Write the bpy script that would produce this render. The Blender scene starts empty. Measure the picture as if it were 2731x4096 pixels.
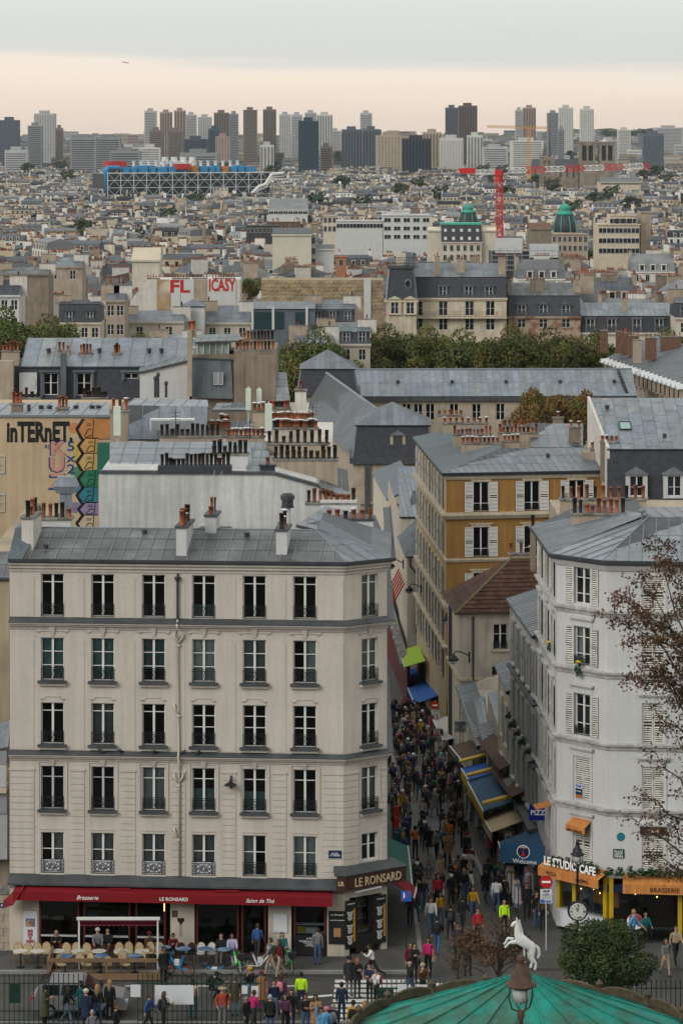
import bpy, math, random
import numpy as np
from mathutils import Matrix, Vector
R = math.radians
SC = bpy.context.scene
COL = SC.collection
random.seed(7)
rng = random.Random(11)
# ---- camera, sky, light
F, U0, V0, CZ = 12000.0, 1365.5, 520.0, 38.0        # focal length and horizon in photo pixels (2731 x 4096)
cam_d = bpy.data.cameras.new('camera'); cam = bpy.data.objects.new('camera', cam_d); COL.objects.link(cam)
cam.location = (0, 0, CZ); cam.rotation_euler = (R(90), 0, 0)
cam_d.sensor_fit = 'VERTICAL'; cam_d.sensor_height = 36.0; cam_d.lens = 36.0 * F / 4096
cam_d.shift_y = -(2048 - V0) / 4096
cam_d.clip_start = 1.0; cam_d.clip_end = 60000
SC.camera = cam
SC.view_settings.view_transform = 'Standard'; SC.view_settings.look = 'None'
SC.view_settings.gamma = 1; SC.view_settings.use_curve_mapping = False
SC.view_settings.exposure = 0.15
SUN_EL, SUN_AZ = 30, -42                             # soft sun behind cloud, from the camera's left
def nodes_of(tree):
 tree.nodes.clear()
 N = tree.nodes
 def mk(t, **kw):
  n = N.new(t)
  for k, v in kw.items(): setattr(n, k, v)
  return n
 return mk, tree.links.new
w = bpy.data.worlds.new('World'); SC.world = w; w.use_nodes = True
mk, L = nodes_of(w.node_tree)
tc = mk('ShaderNodeTexCoord'); sep = mk('ShaderNodeSeparateXYZ'); L(tc.outputs['Generated'], sep.inputs[0])
mp = mk('ShaderNodeMapping'); mp.inputs['Scale'].default_value = (3, 3, 60); L(tc.outputs['Generated'], mp.inputs[0])
nz = mk('ShaderNodeTexNoise'); nz.inputs['Scale'].default_value = 2.2; nz.inputs['Detail'].default_value = 5; L(mp.outputs[0], nz.inputs[0])
# cloud edge: elevation bent by noise and a slow tilt, as the long cloud bank in the photograph
b1 = mk('ShaderNodeMath', operation='MULTIPLY_ADD'); b1.inputs[1].default_value = 0.011; b1.inputs[2].default_value = -0.0055; L(nz.outputs[0], b1.inputs[0])
b2 = mk('ShaderNodeMath', operation='ADD'); L(sep.outputs['Z'], b2.inputs[0]); L(b1.outputs[0], b2.inputs[1])
tl = mk('ShaderNodeMath', operation='MULTIPLY_ADD'); tl.inputs[1].default_value = 0.024; L(sep.outputs['X'], tl.inputs[0]); L(b2.outputs[0], tl.inputs[2])
mr = mk('ShaderNodeMapRange'); mr.inputs['From Min'].default_value = -0.004; mr.inputs['From Max'].default_value = 0.056; L(tl.outputs[0], mr.inputs[0])
cr = mk('ShaderNodeValToRGB'); L(mr.outputs[0], cr.inputs[0])
e = cr.color_ramp.elements
e[0].position = 0.0; e[0].color = (.72, .60, .52, 1)
e[1].position = 1.0; e[1].color = (.70, .715, .68, 1)
for p, c in ((.17, (.80, .665, .56)), (.33, (.86, .745, .635)), (.41, (.82, .74, .66)), (.48, (.63, .645, .63)), (.62, (.625, .65, .635)), (.8, (.68, .70, .67))):
 k = e.new(p); k.color = c + (1,)
# overcast vault: evenly brighter towards the zenith (CIE overcast sky)
ze = mk('ShaderNodeMapRange'); ze.inputs['From Min'].default_value = 0.04; ze.inputs['From Max'].default_value = 1.0
ze.inputs['To Min'].default_value = 1.0; ze.inputs['To Max'].default_value = 1.35; L(sep.outputs['Z'], ze.inputs[0])
vm = mk('ShaderNodeVectorMath', operation='SCALE'); L(cr.outputs[0], vm.inputs[0]); L(ze.outputs[0], vm.inputs['Scale'])
sk = mk('ShaderNodeTexSky', sky_type='NISHITA', sun_disc=False); sk.sun_elevation = R(SUN_EL); sk.sun_rotation = R(SUN_AZ)
v10 = mk('ShaderNodeVectorMath', operation='SCALE'); v10.inputs['Scale'].default_value = 10.0; L(vm.outputs[0], v10.inputs[0])
mx = mk('ShaderNodeMix', data_type='RGBA'); mx.inputs[0].default_value = 0.93; L(sk.outputs[0], mx.inputs[6]); L(v10.outputs[0], mx.inputs[7])
bg = mk('ShaderNodeBackground'); bg.inputs['Strength'].default_value = 0.1; L(mx.outputs[2], bg.inputs[0])
wo = mk('ShaderNodeOutputWorld'); L(bg.outputs[0], wo.inputs[0])
sun_d = bpy.data.lights.new('sun', 'SUN'); sun_d.energy = 1.5; sun_d.angle = R(30); sun_d.color = (1, .96, .9)
sun = bpy.data.objects.new('sun', sun_d); COL.objects.link(sun)
_d = Vector((math.sin(R(SUN_AZ)) * math.cos(R(SUN_EL)), -math.cos(R(SUN_AZ)) * math.cos(R(SUN_EL)), math.sin(R(SUN_EL))))
sun.rotation_euler = _d.to_track_quat('Z', 'Y').to_euler()
SC.cycles.max_bounces = 5; SC.cycles.diffuse_bounces = 2; SC.cycles.glossy_bounces = 2; SC.cycles.transparent_max_bounces = 10
SC.cycles.volume_bounces = 0; SC.cycles.caustics_reflective = False; SC.cycles.caustics_refractive = False
# ---- ground profile and pixel helpers
PROF = [(0, 36.3), (60, 14.5), (95, 1.6), (103, 0), (140, 0), (146, -.2), (175, -2.6), (205, -5.6), (240, -9.2), (300, -13.5), (340, -16.5),
  (460, -21), (800, -29), (1300, -37), (2000, -42), (5200, -42), (6500, -26), (9000, 8), (10400, 14)]
_pd = [p[0] for p in PROF]; _pz = [p[1] for p in PROF]
def zg(D): return float(np.interp(D, _pd, _pz))
def P(u, v, D): return Vector(((u - U0) * D / F, D, CZ - (v - V0) * D / F))
def XU(u, D): return (u - U0) * D / F
def ZV(v, D): return CZ - (v - V0) * D / F
def G(u, v):
 a, b = 104.0, 4000.0
 for _ in range(50):
  m = (a + b) / 2
  if ZV(v, m) > zg(m): a = m
  else: b = m
 return P(u, v, a)
# ---- materials
MATS = {}
def mat(name, col, rough=.85, var=.14, scale=1.5, metal=0, rnd=0, bump=0, bscale=None, streak=0, spec=.3, fine=0, alt=None, attr=False, emit=None, tint=None):
 if name in MATS: return MATS[name]
 m = bpy.data.materials.new(name); m.use_nodes = True
 mk, L = nodes_of(m.node_tree)
 out = mk('ShaderNodeOutputMaterial'); bs = mk('ShaderNodeBsdfPrincipled'); L(bs.outputs[0], out.inputs[0])
 bs.inputs['Roughness'].default_value = rough; bs.inputs['Metallic'].default_value = metal
 bs.inputs['Specular IOR Level'].default_value = spec
 geo = mk('ShaderNodeNewGeometry')
 if attr:
  at = mk('ShaderNodeAttribute', attribute_name='col'); colr = at.outputs['Color']
 else:
  rgb = mk('ShaderNodeRGB'); rgb.outputs[0].default_value = (*col, 1); colr = rgb.outputs[0]
 def noise(sc, det=4, vec=None):
  n = mk('ShaderNodeTexNoise'); n.inputs['Scale'].default_value = sc; n.inputs['Detail'].default_value = det
  L(vec or geo.outputs['Position'], n.inputs[0]); return n.outputs[0]
 def mulby(fac_out, lo, hi, c):
  r = mk('ShaderNodeMapRange'); r.inputs['From Min'].default_value = .3; r.inputs['From Max'].default_value = .7
  r.inputs['To Min'].default_value = lo; r.inputs['To Max'].default_value = hi; L(fac_out, r.inputs[0])
  s = mk('ShaderNodeVectorMath', operation='SCALE'); L(c, s.inputs[0]); L(r.outputs[0], s.inputs['Scale']); return s.outputs[0]
 if alt:
  r = mk('ShaderNodeMapRange'); r.inputs['From Min'].default_value = .47; r.inputs['From Max'].default_value = .6; L(noise(scale * .7), r.inputs[0])
  x = mk('ShaderNodeMix', data_type='RGBA'); L(r.outputs[0], x.inputs[0]); L(colr, x.inputs[6]); x.inputs[7].default_value = (*alt, 1); colr = x.outputs[2]
 if var: colr = mulby(noise(scale), 1 - var, 1 + var, colr)
 if fine: colr = mulby(noise(scale * 14, 2), 1 - fine, 1 + fine, colr)
 if streak:
  mpp = mk('ShaderNodeMapping'); mpp.inputs['Scale'].default_value = (2.4, 2.4, .16); L(geo.outputs['Position'], mpp.inputs[0])
  colr = mulby(noise(1.6, 5, mpp.outputs[0]), 1 - streak, 1 + streak * .4, colr)
 if rnd:
  oi = mk('ShaderNodeObjectInfo'); r = mk('ShaderNodeMapRange'); r.inputs['To Min'].default_value = 1 - rnd; r.inputs['To Max'].default_value = 1 + rnd
  L(oi.outputs['Random'], r.inputs[0]); s = mk('ShaderNodeVectorMath', operation='SCALE'); L(colr, s.inputs[0]); L(r.outputs[0], s.inputs['Scale']); colr = s.outputs[0]
  if tint:
   wn = mk('ShaderNodeTexWhiteNoise', noise_dimensions='1D'); L(oi.outputs['Random'], wn.inputs['W'])
   x = mk('ShaderNodeMix', data_type='RGBA'); L(wn.outputs['Value'], x.inputs[0]); L(colr, x.inputs[6])
   y = mk('ShaderNodeVectorMath', operation='MULTIPLY'); L(colr, y.inputs[0]); y.inputs[1].default_value = tint; L(y.outputs[0], x.inputs[7]); colr = x.outputs[2]
 L(colr, bs.inputs['Base Color'])
 if emit: bs.inputs['Emission Color'].default_value = (*emit[0], 1); bs.inputs['Emission Strength'].default_value = emit[1]
 if bump:
  bn = mk('ShaderNodeBump'); bn.inputs['Strength'].default_value = bump; bn.inputs['Distance'].default_value = .03
  L(noise(bscale or scale * 8, 3), bn.inputs['Height']); L(bn.outputs[0], bs.inputs['Normal'])
 MATS[name] = m; return m
def glass_mat():
 m = bpy.data.materials.new('window glass'); m.use_nodes = True; mk, L = nodes_of(m.node_tree)
 o = mk('ShaderNodeOutputMaterial'); t = mk('ShaderNodeBsdfTransparent'); t.inputs[0].default_value = (.78, .82, .82, 1)
 g = mk('ShaderNodeBsdfGlossy'); g.inputs['Roughness'].default_value = .04
 fr = mk('ShaderNodeFresnel'); fr.inputs[0].default_value = 1.45
 x = mk('ShaderNodeMixShader'); L(fr.outputs[0], x.inputs[0]); L(t.outputs[0], x.inputs[1]); L(g.outputs[0], x.inputs[2]); L(x.outputs[0], o.inputs[0]); return m
MATS['glass'] = glass_mat()
def MT(n): return MATS[n]
def defmats():
 mat('dark glass', (.018, .02, .024), .12, .2, 1, spec=.5, rnd=.5)
 mat('beige wall', (.50, .455, .405), .9, .05, .5, streak=.10, fine=.04, bump=.05, bscale=30)
 mat('beige trim', (.50, .455, .41), .9, .07, 1.2, streak=.12)
 mat('zinc', (.145, .157, .172), .42, .22, .7, metal=.15, rnd=.2, streak=.24, fine=.07, spec=.5, tint=(.9, .96, 1.08))
 mat('old zinc', (.092, .096, .103), .5, .28, .9, metal=.1, rnd=.2, streak=.18, fine=.06, spec=.45, alt=(.125, .13, .135))
 mat('pale zinc', (.20, .213, .226), .42, .2, .8, metal=.15, rnd=.16, streak=.26, tint=(.86, .95, 1.1), spec=.5)
 mat('blue zinc', (.105, .132, .158), .45, .2, .9, metal=.15, rnd=.2, streak=.25, spec=.5, tint=(1.1, 1.03, .95))
 mat('zinc seam', (.17, .195, .215), .45, .12, 2, metal=.1)
 mat('lead', (.055, .06, .066), .6, .25, 1.5)
 mat('gutter', (.035, .04, .048), .5, .2, 2)
 mat('slate', (.042, .045, .055), .6, .25, 2.5, fine=.2, rnd=.1)
 mat('iron', (.012, .013, .015), .5, .2, 4)
 mat('white frame', (.62, .62, .61), .55, .06, 2)
 mat('grey frame', (.42, .44, .46), .55, .06, 2)
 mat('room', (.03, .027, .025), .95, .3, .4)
 mat('curtain', (.42, .42, .41), .95, .15, 3, rnd=.5)
 mat('blue curtain', (.16, .27, .27), .95, .1, 3, rnd=.3)
 mat('white plaster', (.50, .50, .495), .9, .06, .6, streak=.06, fine=.04)
 mat('chimney plaster', (.55, .52, .48), .9, .1, 1, streak=.2, fine=.05)
 mat('tan plaster', (.34, .28, .215), .9, .16, .7, streak=.2, fine=.06)
 mat('brown plaster', (.215, .175, .135), .9, .16, .8, streak=.22)
 mat('cap', (.20, .195, .18), .9, .25, 3, alt=(.10, .10, .085))
 mat('terracotta', (.30, .095, .045), .85, .2, 5, rnd=.4, tint=(.55, .6, .7))
 mat('black pot', (.028, .018, .015), .8, .2, 5, rnd=.5)
 mat('cowl', (.55, .56, .57), .4, .1, 4, metal=.4)
 mat('shutter', (.55, .53, .49), .8, .1, 3, rnd=.08, alt=(.40, .38, .34))
 mat('white shutter', (.64, .62, .60), .8, .08, 3, rnd=.06)
 mat('grey shutter', (.33, .34, .35), .8, .1, 3, rnd=.08)
 mat('ochre', (.29, .155, .047), .92, .07, .5, streak=.2, fine=.05, bump=.05, bscale=25)
 mat('cream stone', (.52, .45, .34), .9, .12, .9, streak=.22, fine=.05)
 mat('old cream', (.45, .40, .34), .92, .1, .7, streak=.22, alt=(.36, .325, .28))
 mat('stone', (.36, .30, .235), .9, .16, .9, fine=.08, streak=.12)
 mat('cream wall', (.52, .47, .39), .9, .1, .5, streak=.15)
 mat('red tile', (.068, .03, .021), .85, .25, 1.4, rnd=.3, tint=(.8, .8, .75))
 mat('moss', (.12, .115, .05), .95, .3, 6)
 mat('asphalt', (.042, .041, .041), .9, .18, .6, fine=.15)
 mat('pavement', (.075, .072, .069), .9, .12, .5, fine=.1, alt=(.06, .058, .056))
 mat('kerbstone', (.20, .195, .185), .9, .15, 1.2)
 mat('paint white', (.55, .55, .53), .8, .18, 3, fine=.15)
 mat('red cloth', (.175, .003, .008), .8, .1, 1)
 mat('dark red cloth', (.15, .014, .022), .85, .1, 1)
 mat('dark red paint', (.085, .015, .012), .6, .15, 2)
 mat('brown sign', (.045, .016, .012), .5, .1, 2)
 mat('gold letter', (.55, .43, .27), .6, 0)
 mat('white letter', (.85, .84, .83), .7, 0)
 mat('black letter', (.012, .012, .012), .8, 0)
 mat('chalkboard', (.012, .012, .013), .6, .2, 3)
 mat('orange paint', (.45, .13, .015), .6, .1, 2)
 mat('orange wood', (.50, .20, .055), .8, .12, 2, rnd=.12)
 mat('yellow paint', (.48, .32, .012), .6, .12, 2)
 mat('wood', (.17, .105, .06), .75, .2, 2, fine=.1, rnd=.1)
 mat('rattan', (.42, .34, .21), .8, .15, 8, fine=.2)
 mat('cane frame', (.22, .12, .04), .6, .15, 4)
 mat('marble top', (.52, .49, .43), .35, .12, 5)
 mat('blue table', (.07, .14, .28), .35, .3, 4, alt=(.2, .26, .34))
 mat('dark green', (.008, .03, .022), .55, .1, 3)
 mat('white board', (.58, .60, .62), .6, .05, 1)
 mat('silver paint', (.32, .32, .335), .35, .05, 1, metal=.5)
 mat('tyre', (.015, .015, .015), .85, 0)
 mat('car glass', (.012, .014, .016), .1, 0, spec=.6)
 mat('lime bike', (.05, .48, .06), .45, 0); mat('blue bike', (.02, .26, .55), .45, 0); mat('red bike', (.5, .03, .025), .5, 0)
 mat('copper green', (.05, .33, .24), .7, .2, .25, streak=.2)
 mat('carousel green', (.008, .20, .155), .6, .2, .8, streak=.25, alt=(.035, .12, .085), fine=.15)
 mat('carved wood', (.075, .055, .034), .7, .35, 4, fine=.25)
 mat('statue white', (.58, .58, .56), .55, .12, 4, fine=.1)
 mat('rust iron', (.075, .045, .032), .7, .3, 6)
 mat('lamp glass', (.42, .44, .45), .25, .05, 2)
 mat('clock face', (.55, .55, .52), .5, .04, 2)
 mat('blue cloth', (.008, .085, .36), .8, .08, 1); mat('slate blue cloth', (.02, .075, .16), .8, .1, 1)
 mat('lime cloth', (.30, .46, .02), .8, .08, 1); mat('brown cloth', (.065, .032, .02), .85, .15, 1)
 mat('grey cloth', (.35, .33, .31), .85, .12, 1, streak=.1); mat('beige cloth', (.46, .36, .22), .85, .1, 1)
 mat('green cloth', (.02, .12, .09), .85, .1, 1)
 mat('enamel blue', (.008, .02, .075), .4, .08, 3); mat('enamel green', (.01, .05, .035), .4, 0)
 mat('sign red', (.42, .018, .018), .5, 0); mat('sign blue', (.01, .10, .42), .5, 0)
 mat('crane red', (.5, .02, .025), .55, .08, .5); mat('crane yellow', (.52, .27, .07), .6, 0)
 mat('skin', (.42, .25, .17), .7, .05, 5, rnd=.25); mat('leaf', (.062, .08, .017), .75, .35, .35, rnd=.2, fine=.3, alt=(.105, .09, .02))
 mat('autumn leaf', (.15, .085, .025), .8, .35, .8, fine=.35, alt=(.10, .11, .022)); mat('brown leaf', (.105, .055, .028), .8, .35, .8, fine=.3, alt=(.065, .045, .025))
 mat('bush leaf', (.022, .042, .012), .7, .35, 1.2, fine=.3, alt=(.045, .062, .014)); mat('dark leaf', (.03, .05, .025), .8, .4, .05, alt=(.045, .06, .02))
 mat('ivy', (.018, .06, .016), .6, .4, 3, fine=.3); mat('bark', (.055, .042, .032), .9, .25, 4)
defmats()
mat('far', (1, 1, 1), .85, .10, .12, attr=True, fine=.10)
# ---- objects
WM, CH = {}, {}
def link(o, parent=None, M=None):
 M = M if M is not None else Matrix()
 COL.objects.link(o); WM[o] = M
 if parent is not None:
  o.parent = parent; o.matrix_basis = WM[parent].inverted() @ M; CH.setdefault(parent, []).append(o)
 else: o.matrix_basis = M
 return o
def T(x, y=0, z=0): return Matrix.Translation(Vector((x, y, z)) if not isinstance(x, Vector) else x)
def RZ(a): return Matrix.Rotation(a, 4, 'Z')
def tag(o, label=None, cat=None, group=None, kind=None):
 if label: o['label'] = label
 if cat: o['category'] = cat
 if group: o['group'] = group
 if kind: o['kind'] = kind
 return o
def thing(name, label, cat, M=None, group=None):
 if isinstance(M, Vector): M = T(M)
 o = bpy.data.objects.new(name, None); o.empty_display_size = .2
 return tag(link(o, None, M), label, cat, group)
def inst(name, mesh, parent=None, M=None): return link(bpy.data.objects.new(name, mesh), parent, M)
def dup(root, M, label=None, group=None):
 def rec(o, parent, MM):
  c = o.copy(); COL.objects.link(c); WM[c] = MM
  if parent is not None: c.parent = parent; CH.setdefault(parent, []).append(c)
  else: c.matrix_basis = MM
  for h in CH.get(o, []): rec(h, c, MM @ h.matrix_basis)
  return c
 r = rec(root, None, M)
 return tag(r, label, None, group)
class MB:
 def __init__(s): s.v, s.f, s.m, s.M = [], [], [], None
 def add(s, vs, fs, m=0):
  n = len(s.v)
  if s.M is not None: vs = [s.M @ Vector(p) for p in vs]
  s.v += [tuple(p) for p in vs]; s.f += [tuple(i + n for i in f) for f in fs]
  s.m += [m] * len(fs) if isinstance(m, int) else list(m)
  return s
 def poly(s, pts, m=0): return s.add(pts, [tuple(range(len(pts)))], m)
 def box(s, x0, x1, y0, y1, z0, z1, m=0):
  return s.add([(x0, y0, z0), (x1, y0, z0), (x1, y1, z0), (x0, y1, z0), (x0, y0, z1), (x1, y0, z1), (x1, y1, z1), (x0, y1, z1)],
        [(0, 3, 2, 1), (4, 5, 6, 7), (0, 1, 5, 4), (1, 2, 6, 5), (2, 3, 7, 6), (3, 0, 4, 7)], m)
 def frustum(s, b, t, m=0):   # two same-length rings of points
  n = len(b)
  return s.add(list(b) + list(t), [tuple(range(n - 1, -1, -1)), tuple(range(n, 2 * n))] + [(i, (i + 1) % n, n + (i + 1) % n, n + i) for i in range(n)], m)
 def slab(s, pts, th, m=0):   # polygon thickened along its normal (downwards)
  pts = [Vector(p) for p in pts]; nrm = Vector((0, 0, 0))
  for i in range(len(pts)):
   a, b = pts[i], pts[(i + 1) % len(pts)]; nrm += a.cross(b)
  if nrm.length < 1e-9: return s
  nrm.normalize()
  return s.frustum([p - nrm * th for p in pts], pts, m)
 def tube(s, pts, r, n=6, m=0, cap=True):
  pts = [Vector(p) for p in pts]; rs = r if isinstance(r, (list, tuple)) else [r] * len(pts)
  vs, fs = [], []; k = len(pts)
  for i, p in enumerate(pts):
   d = (pts[min(i + 1, k - 1)] - pts[max(i - 1, 0)]); d = d.normalized() if d.length > 1e-9 else Vector((0, 0, 1))
   a = d.cross(Vector((0, 0, 1)));
   if a.length < .05: a = d.cross(Vector((1, 0, 0)))
   a.normalize(); b = d.cross(a)
   for j in range(n):
    t = 2 * math.pi * (j + .5) / n; vs.append(p + (a * math.cos(t) + b * math.sin(t)) * rs[i])
  for i in range(k - 1):
   for j in range(n): fs.append((i * n + j, i * n + (j + 1) % n, (i + 1) * n + (j + 1) % n, (i + 1) * n + j))
  if cap: fs += [tuple(range(n - 1, -1, -1)), tuple(range((k - 1) * n, k * n))]
  return s.add(vs, fs, m)
 def bar(s, a, b, r=.02, m=0, n=4): return s.tube([a, b], r, n, m)
 def lathe(s, prof, c=(0, 0, 0), n=12, m=0, ax='z'):
  vs, fs = [], []; k = len(prof)
  for r, z in prof:
   for j in range(n):
    t = 2 * math.pi * j / n; x, y = r * math.cos(t), r * math.sin(t)
    vs.append((c[0] + x, c[1] + y, c[2] + z) if ax == 'z' else (c[0] + x, c[1] - z, c[2] + y))
  for i in range(k - 1):
   for j in range(n): fs.append((i * n + j, i * n + (j + 1) % n, (i + 1) * n + (j + 1) % n, (i + 1) * n + j))
  fs += [tuple(range(n - 1, -1, -1)), tuple(range((k - 1) * n, k * n))]
  return s.add(vs, fs, m)
 def mesh(s, name, mats, smooth=False):
  me = bpy.data.meshes.new(name); me.from_pydata(s.v, [], s.f)
  for x in (mats if isinstance(mats, (list, tuple)) else [mats]): me.materials.append(MATS[x] if isinstance(x, str) else x)
  if any(s.m): me.polygons.foreach_set('material_index', s.m)
  if smooth: me.polygons.foreach_set('use_smooth', [True] * len(s.f))
  me.update(); return me
 def build(s, name, mats, parent=None, M=None, smooth=False): return inst(name, s.mesh(name, mats, smooth), parent, M)
 def wbuild(s, name, mats, parent=None, smooth=False, origin=None):
  """verts are world coords; the object's origin moves to `origin` or the parent's place"""
  o = origin if origin is not None else (WM[parent].translation if parent is not None else Vector((0, 0, 0)))
  o = Vector(o); s.v = [(p[0] - o.x, p[1] - o.y, p[2] - o.z) for p in s.v]
  return s.build(name, mats, parent, T(o), smooth)
# ---- text
STR = {}
def make_texts(specs):
 obs = []
 for key, (s, shear, off) in specs.items():
  c = bpy.data.curves.new('txt', 'FONT'); c.body = s; c.shear = shear; c.extrude = .02; c.offset = off; c.align_x = 'CENTER'; c.align_y = 'CENTER'
  c.resolution_u = 2; c.space_line = .85
  o = bpy.data.objects.new('txt', c); COL.objects.link(o); obs.append((key, o))
 dg = bpy.context.evaluated_depsgraph_get()
 for key, o in obs: STR[key] = bpy.data.meshes.new_from_object(o.evaluated_get(dg))
 for key, o in obs: c = o.data; bpy.data.objects.remove(o); bpy.data.curves.remove(c)
def lettering(key, width, matname, parent, M, height=None, name='lettering'):
 """M: local x = reading direction, z = up, -y = towards the reader"""
 src = STR[key]; me = src.copy(); me.materials.clear(); me.materials.append(MATS[matname])
 xs = np.empty(len(me.vertices) * 3); me.vertices.foreach_get('co', xs); xs = xs.reshape(-1, 3)
 lo, hi = xs.min(0), xs.max(0); k = width / (hi[0] - lo[0]); kz = k if height is None else height / (hi[1] - lo[1])
 x = (xs[:, 0] - (lo[0] + hi[0]) / 2) * k; z = (xs[:, 1] - (lo[1] + hi[1]) / 2) * kz
 y = -xs[:, 2] * .5 - .012
 out = np.stack([x, y, z], 1).ravel(); me.vertices.foreach_set('co', out); me.update()
 return inst(name, me, parent, M)
# ---- facade toolkit
class Face:
 """facade frame: A -> B left to right seen from outside; local x along it, -y outwards, z = world z"""
 def __init__(s, A, B):
  s.A, s.B = Vector((A[0], A[1], 0)), Vector((B[0], B[1], 0)); d = s.B - s.A; s.L = d.length
  s.ang = math.atan2(d.y, d.x); s.M = T(s.A) @ RZ(s.ang)
 def at(s, x, y=0, z=0): return s.M @ T(x, y, z)
 def pt(s, x, y=0, z=0): return s.M @ Vector((x, y, z))
 def su(s, u):            # distance along the facade at which photo column u falls
  k = (u - U0) / F; d = (s.B - s.A) / s.L
  return (k * s.A.y - s.A.x) / (d.x - k * d.y)
 def zu(s, u, v):         # height on the facade at photo pixel
  return ZV(v, s.pt(s.su(u)).y)
def wall_mb(L0, L1, z0, z1, ops, reveal=.22, m=0, mb=None, mr=None):
 mb = mb or MB(); mr = m if mr is None else mr
 ops = [o for o in ops if o[1] > L0 and o[0] < L1]
 xs = sorted({L0, L1, *[min(max(q, L0), L1) for o in ops for q in o[:2]]}); zs = sorted({z0, z1, *[min(max(q, z0), z1) for o in ops for q in o[2:4]]})
 for i in range(len(xs) - 1):
  a, b = xs[i], xs[i + 1]; run = None
  for j in range(len(zs) - 1):
   c, d = zs[j], zs[j + 1]; cx, cz = (a + b) / 2, (c + d) / 2
   hole = any(o[0] < cx < o[1] and o[2] < cz < o[3] for o in ops)
   if hole:
    if run is not None: mb.poly([(a, 0, run), (b, 0, run), (b, 0, c), (a, 0, c)], m); run = None
   elif run is None: run = c
  if run is not None: mb.poly([(a, 0, run), (b, 0, run), (b, 0, z1), (a, 0, z1)], m)
 for a, b, c, d in [o[:4] for o in ops]:
  r = reveal
  mb.add([(a, 0, c), (b, 0, c), (b, 0, d), (a, 0, d), (a, r, c), (b, r, c), (b, r, d), (a, r, d)], [(0, 4, 5, 1), (1, 5, 6, 2), (2, 6, 7, 3), (3, 7, 4, 0)], mr)
 return mb
_mc = {}
def cached(key, fn):
 if key not in _mc: _mc[key] = fn()
 return _mc[key]
def frame_mesh(w, h, tr, matn):
 def f():
  b = MB(); t = .055; y0, y1 = .13, .20
  b.box(-w / 2, -w / 2 + t, y0, y1, 0, h); b.box(w / 2 - t, w / 2, y0, y1, 0, h)
  b.box(-w / 2 + t, w / 2 - t, y0, y1, h - t, h); b.box(-w / 2 + t, w / 2 - t, y0, y1, 0, t)
  b.box(-.05, .05, y0 - .015, y1, t, h - t)
  for q in tr:
   z = h * q; b.box(-w / 2 + t, -.05, y0 + .01, y1 - .01, z - .018, z + .018); b.box(.05, w / 2 - t, y0 + .01, y1 - .01, z - .018, z + .018)
  return b.mesh('window', matn)
 return cached(('fr', round(w, 2), round(h, 2), tuple(tr), matn), f)
def pane_mesh(w, h, matn):
 def f():
  return MB().box(.045, w / 2 - .05, .165, .172, .05, h - .05).mesh('pane', matn)
 return cached(('pn', round(w, 2), round(h, 2), matn), f)
def railing_mesh(w, h=.58, matn='iron', style=0):
 def f():
  b = MB(); x0, x1 = -w / 2, w / 2; y = -.02; r = .013
  def bar(a, c, r=r): b.bar((a[0], y, a[1]), (c[0], y, c[1]), r)
  for z in (.03, .10, h - .09, h): bar((x0, z), (x1, z), .016)
  for x in (x0 + .01, x0 + .14, x1 - .14, x1 - .01): bar((x, 0), (x, h))
  def ring(cx, cz, rr, n=10, r2=.012): b.tube([(cx + rr * math.cos(2 * math.pi * i / n), y, cz + rr * math.sin(2 * math.pi * i / n)) for i in range(n + 1)], r2, 3, cap=False)
  c = h / 2 + .0
  if style == 0:
   for i in (-1, 1): bar((i * .1, .1), (-i * .1, h - .09)); bar((i * .02, .1), (i * .12, c)); bar((i * .12, c), (i * .02, h - .09))
   for cx in (-.3, .3): ring(cx * w / 1.1, c + .07, .085); ring(cx * w / 1.1, c - .08, .07); ring(cx * w / 1.1 * 1.35, c - .07, .06)
  elif style == 1:
   ring(0, c, .15, 14, .02); ring(0, c, .08, 10, .02)
   for i in (-1, 1):
    for cx, cz, rr in ((.27, .1, .085), (.27, -.1, .085), (.42, .09, .07), (.42, -.09, .07)): ring(i * cx * w / 1.1, c + cz, rr, 9, .016)
  else:
   for i in range(9): x = x0 + w * (i + .5) / 9; ring(x, c, .07, 8); bar((x, .1), (x, h - .09), .008)
  return b.mesh('railing', matn)
 return cached(('rl', round(w, 2), h, matn, style), f)
def shutter_mesh(w, h, matn, n=None):
 def f():
  b = MB(); t = .05; k = n or max(8, int(h / .10)); th = .018
  b.box(0, t, -th, th, 0, h); b.box(w - t, w, -th, th, 0, h)
  for q in (0, .5, 1): z = min(max(h * q, t / 2 + .01), h - t / 2 - .01); b.box(t, w - t, -th + .002, th - .002, z - t / 2, z + t / 2)
  for i in range(k):
   z = h * (i + .5) / k
   if abs(z - h / 2) < .06: continue
   b.add([(t, -.012, z - .03), (w - t, -.012, z - .03), (w - t, .014, z + .03), (t, .014, z + .03)], [(0, 1, 2, 3)])
  b.box(t, w - t, .016, .019, .03, h - .03, 1)
  return b.mesh('shutter', [matn, 'room'])
 return cached(('st', round(w, 2), round(h, 2), matn), f)
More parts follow.
